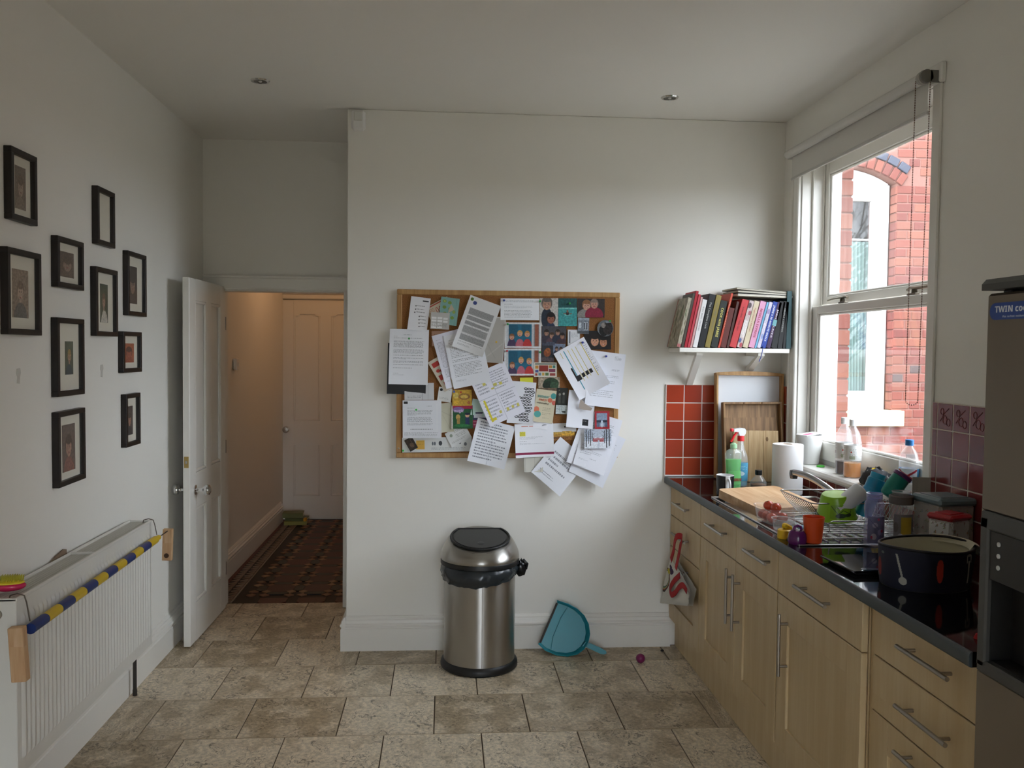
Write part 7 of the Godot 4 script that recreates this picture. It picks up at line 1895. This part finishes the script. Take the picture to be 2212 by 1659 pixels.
	part("sheet", MB.new().box(Vector3(0, 0.048, 0), Vector3(0.076, 0.096, 0.0016), 0.0005), mat("cfcfc4", 0.7), cd)
	part("crease", MB.new().box(Vector3(-0.02, 0.045, 0.0010), Vector3(0.001, 0.088, 0.0004)), mat("b9b9ae", 0.7), cd)
	single("booklet", MB.new().at(Vector3.ZERO, Vector3(0, 0, 0.03)).box(Vector3(0, 0.105, 0), Vector3(0.005, 0.21, 0.10), 0.001), skin(picture(48, 96, "bdb9b0", [["t", 0.1, 0.06, 0.8, 0.88, "8a867e", 26, 7]]), 0.7), "tall narrow printed booklet standing between the boxes and the fridge", "booklet", Vector3(1.806, T, -2.735))
	# dark glass scale
	var sc := thing("kitchen_scale", "black glass kitchen scale lying flat near the worktop's front edge", "kitchen scale", Vector3(1.325, T, -2.675), Vector3(0, 0.06, 0))
	part("glass", MB.new().box(Vector3(0, 0.0135, 0), Vector3(0.175, 0.007, 0.215), 0.002), mat("0c0d0f", 0.03, 0.0, {"metallic_specular": 0.8}), sc)
	part("foot", MB.new().box(Vector3(0, 0.005, 0), Vector3(0.14, 0.010, 0.18), 0.003), M.black, sc)
	part("display", MB.new().box(Vector3(-0.02, 0.0173, 0.088), Vector3(0.06, 0.0008, 0.022)), mat("2a2e2c", 0.1), sc)
	lunch_basket()
	var rp := thing("oven_glove", "small red cloth lying by the fridge at the worktop's end", "cloth", Vector3(1.318, T, -1.975), Vector3(0, 0.5, 0))
	var f := noise(97, 8.0, 2)
	var g: Array = []
	for i in 20:
		var an := -TAU * i / 20.0
		var col := PackedVector3Array()
		for k in 8:
			var e := PI / 2 * k / 7.0
			var q := 1.0 + 0.30 * f.get_noise_2d(cos(an), sin(an) + e)
			col.append(Vector3(cos(e) * cos(an) * 0.060 * q, sin(e) * 0.034 * q, cos(e) * sin(an) * 0.042 * q))
		g.append(col)
	part("cloth", MB.new().grid(g, true, false), mat("a8141c", 0.9), rp)
	part("hem", MB.new().tube([Vector3(-0.058, 0.006, 0.01), Vector3(-0.03, 0.010, 0.038), Vector3(0.02, 0.008, 0.043), Vector3(0.055, 0.006, 0.02)], 0.004, 8), mat("8d1018", 0.9), rp)

func _flowers(base: String, sd: int) -> ImageTexture:
	var m: Array = []
	var rg := RandomNumberGenerator.new(); rg.seed = sd
	for k in 26:
		var x := rg.randf(); var y := rg.randf()
		m.append(["e", x, y, 0.035, 0.035, ["8d6a78", "a87a6a", "7d8a9c", "8f9478"][k % 4]])
		m.append(["e", x, y, 0.014, 0.014, "c9b98a"])
		m.append(["l", x, y + 0.03, x + 0.03, y + 0.09, 0.010, "77856a"])
	return picture(112, 112, base, m)

func box_walls(o: Node3D, w: float, d: float, h: float, wall: Material, lid: Material, lh: float) -> void:
	part("body", MB.new().box(Vector3(0, h / 2, 0), Vector3(w, h, d), 0.010), wall, o)
	var m := MB.new()
	m.box(Vector3(0, h + lh / 2 - 0.004, 0), Vector3(w + 0.010, lh, d + 0.010), 0.008)
	m.box(Vector3(0, h + lh - 0.003, 0), Vector3(w - 0.03, 0.004, d - 0.03), 0.002)
	part("lid", m, lid, o)

func bottle(at: Vector3, label: String, tint: String, r: float, lilac: bool) -> void:
	var b := thing("water_bottle", label, "bottle", at, Vector3.ZERO)
	var body := clear(tint, 0.34 if lilac else 0.20, 0.06)
	part("body", MB.new().lathe([Vector2(0, 0.0), Vector2(r - 0.002, 0.0), Vector2(r, 0.004), Vector2(r + 0.001, 0.07), Vector2(r - 0.002, 0.10), Vector2(r + 0.001, 0.130), Vector2(r, 0.150), Vector2(r * 0.82, 0.157), Vector2(r * 0.80, 0.160), Vector2(r * 0.80, 0.182)], 36, 50), body, b)
	part("lip", MB.new().lathe([Vector2(r * 0.80, 0.178), Vector2(r * 0.84, 0.180), Vector2(r * 0.84, 0.184), Vector2(r * 0.77, 0.184)], 32), clear(tint, 0.5, 0.06), b)
	if lilac:
		for k in 3: part("thread", MB.new().lathe([Vector2(r * 0.80, 0.162 + k * 0.005), Vector2(r * 0.83, 0.1635 + k * 0.005), Vector2(r * 0.80, 0.165 + k * 0.005)], 28, 20), clear(tint, 0.5, 0.06), b)
	else:
		part("band", MB.new().lathe([Vector2(r + 0.0005, 0.138), Vector2(r + 0.003, 0.140), Vector2(r + 0.003, 0.166), Vector2(r - 0.002, 0.170)], 32), mat("5d554f", 0.35), b)
	var pr: Array = []
	for k in 25:
		var an := PI / 2 - 1.1 + 2.2 * k / 24.0
		pr.append(PackedVector3Array([Vector3(cos(an) * (r + 0.0016), 0.012, sin(an) * (r + 0.0016)), Vector3(cos(an) * (r + 0.0016), 0.105, sin(an) * (r + 0.0016))]))
	pr.reverse()
	if lilac:
		part("print", MB.new().grid(pr), skin(picture(96, 96, "77769e", [["e", 0.3, 0.25, 0.12, 0.12, "c9c3d6"], ["e", 0.2, 0.22, 0.05, 0.06, "b84a6a"], ["e", 0.62, 0.42, 0.16, 0.12, "9a94c0"], ["e", 0.68, 0.46, 0.07, 0.06, "a83a5a"], ["e", 0.35, 0.68, 0.12, 0.10, "b9b3d0"], ["e", 0.75, 0.78, 0.12, 0.12, "8a86b8"], ["l", 0.1, 0.9, 0.5, 0.55, 0.02, "5a588a"], ["l", 0.5, 0.2, 0.9, 0.6, 0.02, "5a588a"], ["e", 0.5, 0.9, 0.06, 0.05, "c45a7a"]]), 0.3), b)
	else:
		part("print", MB.new().grid(pr), skin(picture(96, 96, "8d8a88", [["r", 0.3, 0.25, 0.45, 0.65, "c9a83a"], ["e", 0.52, 0.3, 0.22, 0.14, "c9a83a"], ["e", 0.28, 0.15, 0.10, 0.12, "c9c3cc"], ["e", 0.1, 0.5, 0.1, 0.2, "77706e"], ["e", 0.85, 0.55, 0.1, 0.25, "6d6866"]]), 0.35), b)

func dish_rack() -> void:
	# wire rack: an upper frame, sides of slanted wires, a floor of wires, plate wires at the right
	var r := thing("dish_rack", "chrome wire dish rack with slanted side wires on the drainer", "dish rack", Vector3.ZERO)
	var w := mat("a9a6a0", 0.22, 1.0)
	var yb := TOP + 0.024; var yt := 1.045
	var z0 := -3.52; var z1 := -3.19
	var m := MB.new()
	var ring: Array = []
	for c: Array in [[1.40, z0 + 0.02, 180.0], [1.76, z0 + 0.02, 270.0], [1.76, z1 - 0.02, 0.0], [1.40, z1 - 0.02, 90.0]]:
		for k in 5:
			var an := deg_to_rad(c[2] + 90.0 * k / 4.0)
			ring.append(Vector3(c[0] + 0.02 * cos(an), yt, c[1] + 0.02 * sin(an)))
	m.tube(ring, 0.0028, 8, true)
	# low hoop at the front
	m.tube([Vector3(1.75, yb + 0.040, -3.10), Vector3(1.42, yb + 0.040, -3.10), Vector3(1.405, yb + 0.034, -3.10), Vector3(1.400, yb, -3.08)], 0.0024, 8)
	part("upper_frame", m, w, r)
	m = MB.new()
	var base := [Vector3(1.37, yb, z0 + 0.04), Vector3(1.74, yb, z0 + 0.04), Vector3(1.74, yb, -3.08), Vector3(1.37, yb, -3.08)]
	for k in 4: m.tube([base[k], base[(k + 1) % 4]], 0.0028, 8)
	m.tube([Vector3(1.35, TOP + 0.0075, -3.07), Vector3(1.74, TOP + 0.0075, -3.07)], 0.0032, 8)
	for x: float in [1.385, 1.44, 1.70]: m.tube([Vector3(x, yb, -3.08), Vector3(x - 0.01, TOP + 0.0075, -3.07)], 0.0024, 8)
	for x: float in [1.39, 1.71]: m.tube([Vector3(x, yb, z0 + 0.04), Vector3(x, TOP + 0.0065, z0 + 0.05), Vector3(x + 0.02, yb, z0 + 0.06)], 0.0024, 8)
	part("base_frame", m, w, r)
	for k in 12:
		var z := z0 + 0.06 + k * 0.032
		part("floor_wire", MB.new().tube([Vector3(1.37, yb + 0.003, z), Vector3(1.74, yb + 0.003, z)], 0.0018, 6), w, r)
	for k in 13:
		var z := z0 + 0.02 + k * 0.0242
		part("side_wire", MB.new().tube([Vector3(1.38, yt, z), Vector3(1.405, yt - 0.035, z), Vector3(1.450, yb + 0.003, z + 0.012)], 0.0017, 6), w, r)
		part("side_wire", MB.new().tube([Vector3(1.78, yt, z), Vector3(1.765, yt - 0.035, z), Vector3(1.730, yb + 0.003, z + 0.012)], 0.0017, 6), w, r)
	for k in 8:
		var z := z0 + 0.06 + k * 0.034
		part("plate_wire", MB.new().tube([Vector3(1.690, yb, z), Vector3(1.684, yb + 0.060, z - 0.016), Vector3(1.655, yb + 0.066, z - 0.020), Vector3(1.640, yb + 0.003, z)], 0.0017, 6), w, r)

func lunch_basket() -> void:
	# navy oval fabric basket with a cream lining, folded over at one side
	var b := thing("fabric_basket", "navy oval fabric basket printed with cutlery and chillies, cream lining", "basket", Vector3(1.422, TOP + 0.0005, -2.485), Vector3(0, 0.30, 0))
	var n := 48
	var wall: Array = []; var lining: Array = []; var rim: Array = []; var band: Array = []
	for i in n:
		var an := -TAU * i / n
		var c := cos(an); var s := sin(an)
		var a := 0.142; var e := 0.120
		var hh := 0.116 + 0.005 * cos(an * 2.0 + 0.6)
		var lean := 1.0 + 0.03 * sin(an * 3.0)
		wall.append(PackedVector3Array([Vector3(c * a * 0.93, 0.0, s * e * 0.93), Vector3(c * a * 0.97, 0.04, s * e * 0.97), Vector3(c * a * lean, 0.09, s * e * lean), Vector3(c * a * lean, hh, s * e * lean)]))
		lining.append(PackedVector3Array([Vector3(c * (a * lean - 0.004), hh, s * (e * lean - 0.004)), Vector3(c * (a * lean - 0.006), 0.09, s * (e * lean - 0.006)), Vector3(c * (a * 0.93 - 0.006), 0.006, s * (e * 0.93 - 0.006))]))
		rim.append(Vector3(c * (a * lean - 0.002), hh, s * (e * lean - 0.002)))
	part("wall", MB.new().grid(wall, true, false), skin(_cutlery(), 0.75), b)
	part("lining", MB.new().grid(lining, true, false), mat("c9c4aa", 0.9), b)
	part("rim", MB.new().tube(rim, 0.0042, 8, true), mat("0c0d14", 0.6), b)
	part("bottom", MB.new().lathe([Vector2(0, 0.003), Vector2(0.118, 0.003), Vector2(0.118, 0.006), Vector2(0, 0.006)], 40, 38, Vector2(1, 0.88)), mat("b9b49a", 0.9), b)
	# the lining spills over the rim at the right
	var fl: Array = []
	for i in 13:
		var an := deg_to_rad(-40.0 + 85.0 * i / 12.0)
		var c := cos(an); var s := sin(an)
		fl.append(PackedVector3Array([Vector3(c * 0.130, 0.106, s * 0.105), Vector3(c * 0.143, 0.126, s * 0.119), Vector3(c * 0.156, 0.120, s * 0.130), Vector3(c * 0.162, 0.095 + 0.012 * sin(i * 1.3), s * 0.135)]))
	fl.reverse()
	part("lining_fold", MB.new().grid(fl), mat("c4bfa8", 0.9), b)

func _cutlery() -> ImageTexture:
	var m: Array = []
	for k in 8:
		var x := 0.06 + k * 0.125
		match k % 4:
			0:
				m.append(["l", x, 0.25, x - 0.02, 0.8, 0.006, "a8a69c"]); m.append(["e", x, 0.22, 0.016, 0.10, "b4b2a8"])
			1: m.append(["e", x, 0.5, 0.012, 0.26, "b0321e"])
			2:
				m.append(["l", x, 0.2, x, 0.62, 0.008, "b0aea4"]); m.append(["l", x - 0.012, 0.62, x - 0.012, 0.85, 0.004, "b0aea4"]); m.append(["l", x + 0.012, 0.62, x + 0.012, 0.85, 0.004, "b0aea4"]); m.append(["e", x, 0.86, 0.014, 0.06, "8f8d84"])
			3:
				m.append(["e", x, 0.4, 0.02, 0.2, "7d2422"]); m.append(["e", x + 0.03, 0.75, 0.012, 0.05, "5f6a66"]); m.append(["e", x - 0.03, 0.2, 0.01, 0.04, "8f8d84"])
	return picture(512, 96, "12152c", m)

# ------------------------------------------------------------------ things on the window sill
func sill_things() -> void:
	var Y := 1.0525
	var p := thing("flower_pot", "white ribbed flower pot on the window sill above the kitchen roll", "pot", Vector3(1.838, Y, -4.300))
	var g: Array = []
	for i in 72:
		var an := -TAU * i / 72
		var rb := 0.0012 * (1.0 if i % 2 == 0 else -1.0)
		var col := PackedVector3Array()
		for q: Array in [[0.0, 0.0, 0], [0.043, 0.0, 0], [0.046, 0.004, 1], [0.061, 0.126, 1], [0.0645, 0.129, 0], [0.0655, 0.146, 0], [0.0625, 0.147, 0], [0.059, 0.128, 0], [0.044, 0.02, 0], [0.0, 0.02, 0]]:
			col.append(Vector3((q[0] + rb * q[2]) * cos(an), q[1], (q[0] + rb * q[2]) * sin(an)))
		g.append(col)
	part("pot", MB.new().grid(g, true, false), mat("e8e8e4", 0.45), p)
	part("rim", MB.new().at(Vector3(0, 0.147, 0)).lathe([Vector2(0.0595, -0.002), Vector2(0.0655, -0.002), Vector2(0.0655, 0.001), Vector2(0.0595, 0.001)], 40), mat("d9d9d6", 0.45), p)
	var pk := thing("seed_packet", "white and pink paper packet lying across the flower pot's rim", "packet", Vector3(1.836, Y + 0.1515, -4.295), Vector3(0, 0.4, 0.08))
	part("packet", MB.new().box(Vector3.ZERO, Vector3(0.115, 0.004, 0.075), 0.001), M.paper, pk)
	part("print", MB.new().box(Vector3(-0.02, 0.0022, 0.01), Vector3(0.05, 0.0006, 0.03)), mat("c94a7a", 0.6), pk)
	var lid := thing("plastic_disc", "small green plastic disc on the sill beside the flower pot", "disc", Vector3(1.845, Y, -4.180))
	part("disc", MB.new().lathe([Vector2(0, 0), Vector2(0.018, 0), Vector2(0.019, 0.002), Vector2(0.018, 0.008), Vector2(0, 0.009)], 24), mat("3fae2e", 0.35), lid)
	part("ridge", MB.new().lathe([Vector2(0.019, 0.002), Vector2(0.0205, 0.003), Vector2(0.019, 0.005)], 24), mat("3fae2e", 0.35), lid)
	drink(Vector3(1.852, Y, -3.945), "squash bottle with dark purple drink low in it, back one on the sill", "3a1420", 0.060, 0.262, "f0f0f0")
	drink(Vector3(1.838, Y, -3.830), "squash bottle with bright orange drink low in it, front one on the sill", "f0980c", 0.066, 0.262, "f0f0f0")
	drink(Vector3(1.865, Y, -3.395), "clear water bottle with a blue cap and red-blue wrapper on the sill", "", 0.0, 0.215, "2a7fc9")
	# folded black and yellow cloth bag
	var c := thing("lunch_bag", "folded black and yellow cloth bag on the sill behind the blue bottle", "bag", Vector3(1.835, Y, -3.60), Vector3(0, 0.2, 0))
	var f := noise(111, 9.0, 3)
	var gg: Array = []
	for i in 28:
		var an := -TAU * i / 28.0
		var col := PackedVector3Array()
		for k in 10:
			var e := PI / 2 * k / 9.0
			var q := 1.0 + 0.22 * f.get_noise_3d(cos(an), e, sin(an))
			col.append(Vector3(cos(e) * cos(an) * 0.052 * q, sin(e) * 0.072 * q, cos(e) * sin(an) * 0.085 * q))
		gg.append(col)
	part("cloth", MB.new().grid(gg, true, false), skin(picture(96, 48, "1b1b1e", [["e", 0.1, 0.1, 0.10, 0.35, "d6b51e"], ["e", 0.45, 0.9, 0.12, 0.12, "d6b51e"], ["e", 0.62, 0.15, 0.06, 0.3, "d6b51e"], ["l", 0.2, 0.2, 0.5, 0.8, 0.015, "8d8a84"], ["l", 0.7, 0.1, 0.9, 0.9, 0.015, "8d8a84"]]), 0.8), c)
	part("strap", MB.new().tube([Vector3(-0.04, 0.01, 0.075), Vector3(-0.062, 0.0, 0.09), Vector3(-0.07, -0.03, 0.10), Vector3(-0.066, -0.06, 0.105)], 0.004, 6), M.black, c)
	part("pull", MB.new().box(Vector3(-0.052, 0.024, 0.030), Vector3(0.006, 0.03, 0.022), 0.003), mat("d6b51e", 0.5), c)
	# oddments at the near end of the sill
	var t := thing("tub_cover", "blue and green plastic lid at the near end of the sill", "lid", Vector3(1.838, Y, -3.275), Vector3(0, 0.3, 0))
	part("disc", MB.new().lathe([Vector2(0, 0), Vector2(0.036, 0), Vector2(0.038, 0.003), Vector2(0.036, 0.009), Vector2(0, 0.010)], 30), mat("2a62c0", 0.35), t)
	part("knob", MB.new().at(Vector3(0, 0.009, 0)).lathe([Vector2(0, 0), Vector2(0.022, 0), Vector2(0.020, 0.008), Vector2(0, 0.009)], 24), mat("35a86a", 0.35), t)
	var w := thing("cloth", "crumpled dark green cloth beside the blue lid on the sill", "cloth", Vector3(1.830, Y, -3.205))
	var g2: Array = []
	for i in 18:
		var an := -TAU * i / 18.0
		var col := PackedVector3Array()
		for k in 7:
			var e := PI / 2 * k / 6.0
			var q := 1.0 + 0.3 * f.get_noise_3d(cos(an) + 4.0, e, sin(an))
			col.append(Vector3(cos(e) * cos(an) * 0.030 * q, sin(e) * 0.034 * q, cos(e) * sin(an) * 0.036 * q))
		g2.append(col)
	part("fold", MB.new().grid(g2, true, false), mat("3f4a40", 0.9), w)
	part("fold", MB.new().ball(Vector3(0.004, 0.012, 0.030), Vector3(0.024, 0.012, 0.014), 16, 8), mat("475248", 0.9), w)

func drink(at: Vector3, label: String, liquid: String, level: float, h: float, cap: String) -> void:
	var b := thing("drink_bottle", label, "bottle", at)
	var r := 0.038
	var sq := liquid != ""
	part("shell", MB.new().lathe([Vector2(0, 0), Vector2(r - 0.004, 0), Vector2(r, 0.006), Vector2(r, h * 0.34), Vector2(r - 0.0025, h * 0.40), Vector2(r, h * 0.46), Vector2(r, h * 0.60), Vector2(r * 0.78, h * 0.76), Vector2(0.0135, h * 0.87), Vector2(0.013, h * 0.90)], 36, 60), clear("f2f6f8", 0.16, 0.05), b)
	part("cap", MB.new().lathe([Vector2(0.0125, h * 0.885), Vector2(0.0165, h * 0.89), Vector2(0.0165, h - 0.002), Vector2(0.0145, h), Vector2(0, h)], 28), mat(cap, 0.35), b)
	if sq:
		part("drink", MB.new().lathe([Vector2(0, 0.002), Vector2(r - 0.005, 0.002), Vector2(r - 0.0015, 0.007), Vector2(r - 0.0015, level), Vector2(0, level)], 32), mat(liquid, 0.12), b)
		part("label", MB.new().lathe([Vector2(r + 0.0006, level + 0.012), Vector2(r + 0.0006, h * 0.56)], 36), skin(picture(160, 64, "dcdcd8", [["t", 0.62, 0.2, 0.14, 0.7, "8a8a84", 9, 3], ["r", 0.63, 0.1, 0.1, 0.22, "9aa08a"], ["e", 0.66, 0.55, 0.012, 0.06, "b03a2a"], ["t", 0.40, 0.2, 0.14, 0.7, "a09e96", 8, 4], ["e", 0.46, 0.4, 0.02, 0.1, "7a2a4a"], ["t", 0.82, 0.25, 0.12, 0.6, "9a988e", 6, 9]]), 0.5), b)
	else:
		part("wrapper", MB.new().lathe([Vector2(r + 0.0006, 0.045), Vector2(r + 0.0006, 0.10)], 36), skin(picture(128, 40, "dfe6f0", [["l", 0.5, 0.1, 0.8, 0.9, 0.03, "b02a3a"], ["l", 0.8, 0.1, 0.5, 0.9, 0.03, "b02a3a"], ["r", 0.3, 0.5, 0.14, 0.5, "2a6fb0"], ["r", 0.82, 0.0, 0.12, 1, "5aa0d0"], ["r", 0.0, 0.4, 0.2, 0.3, "b02a3a"]]), 0.4), b)
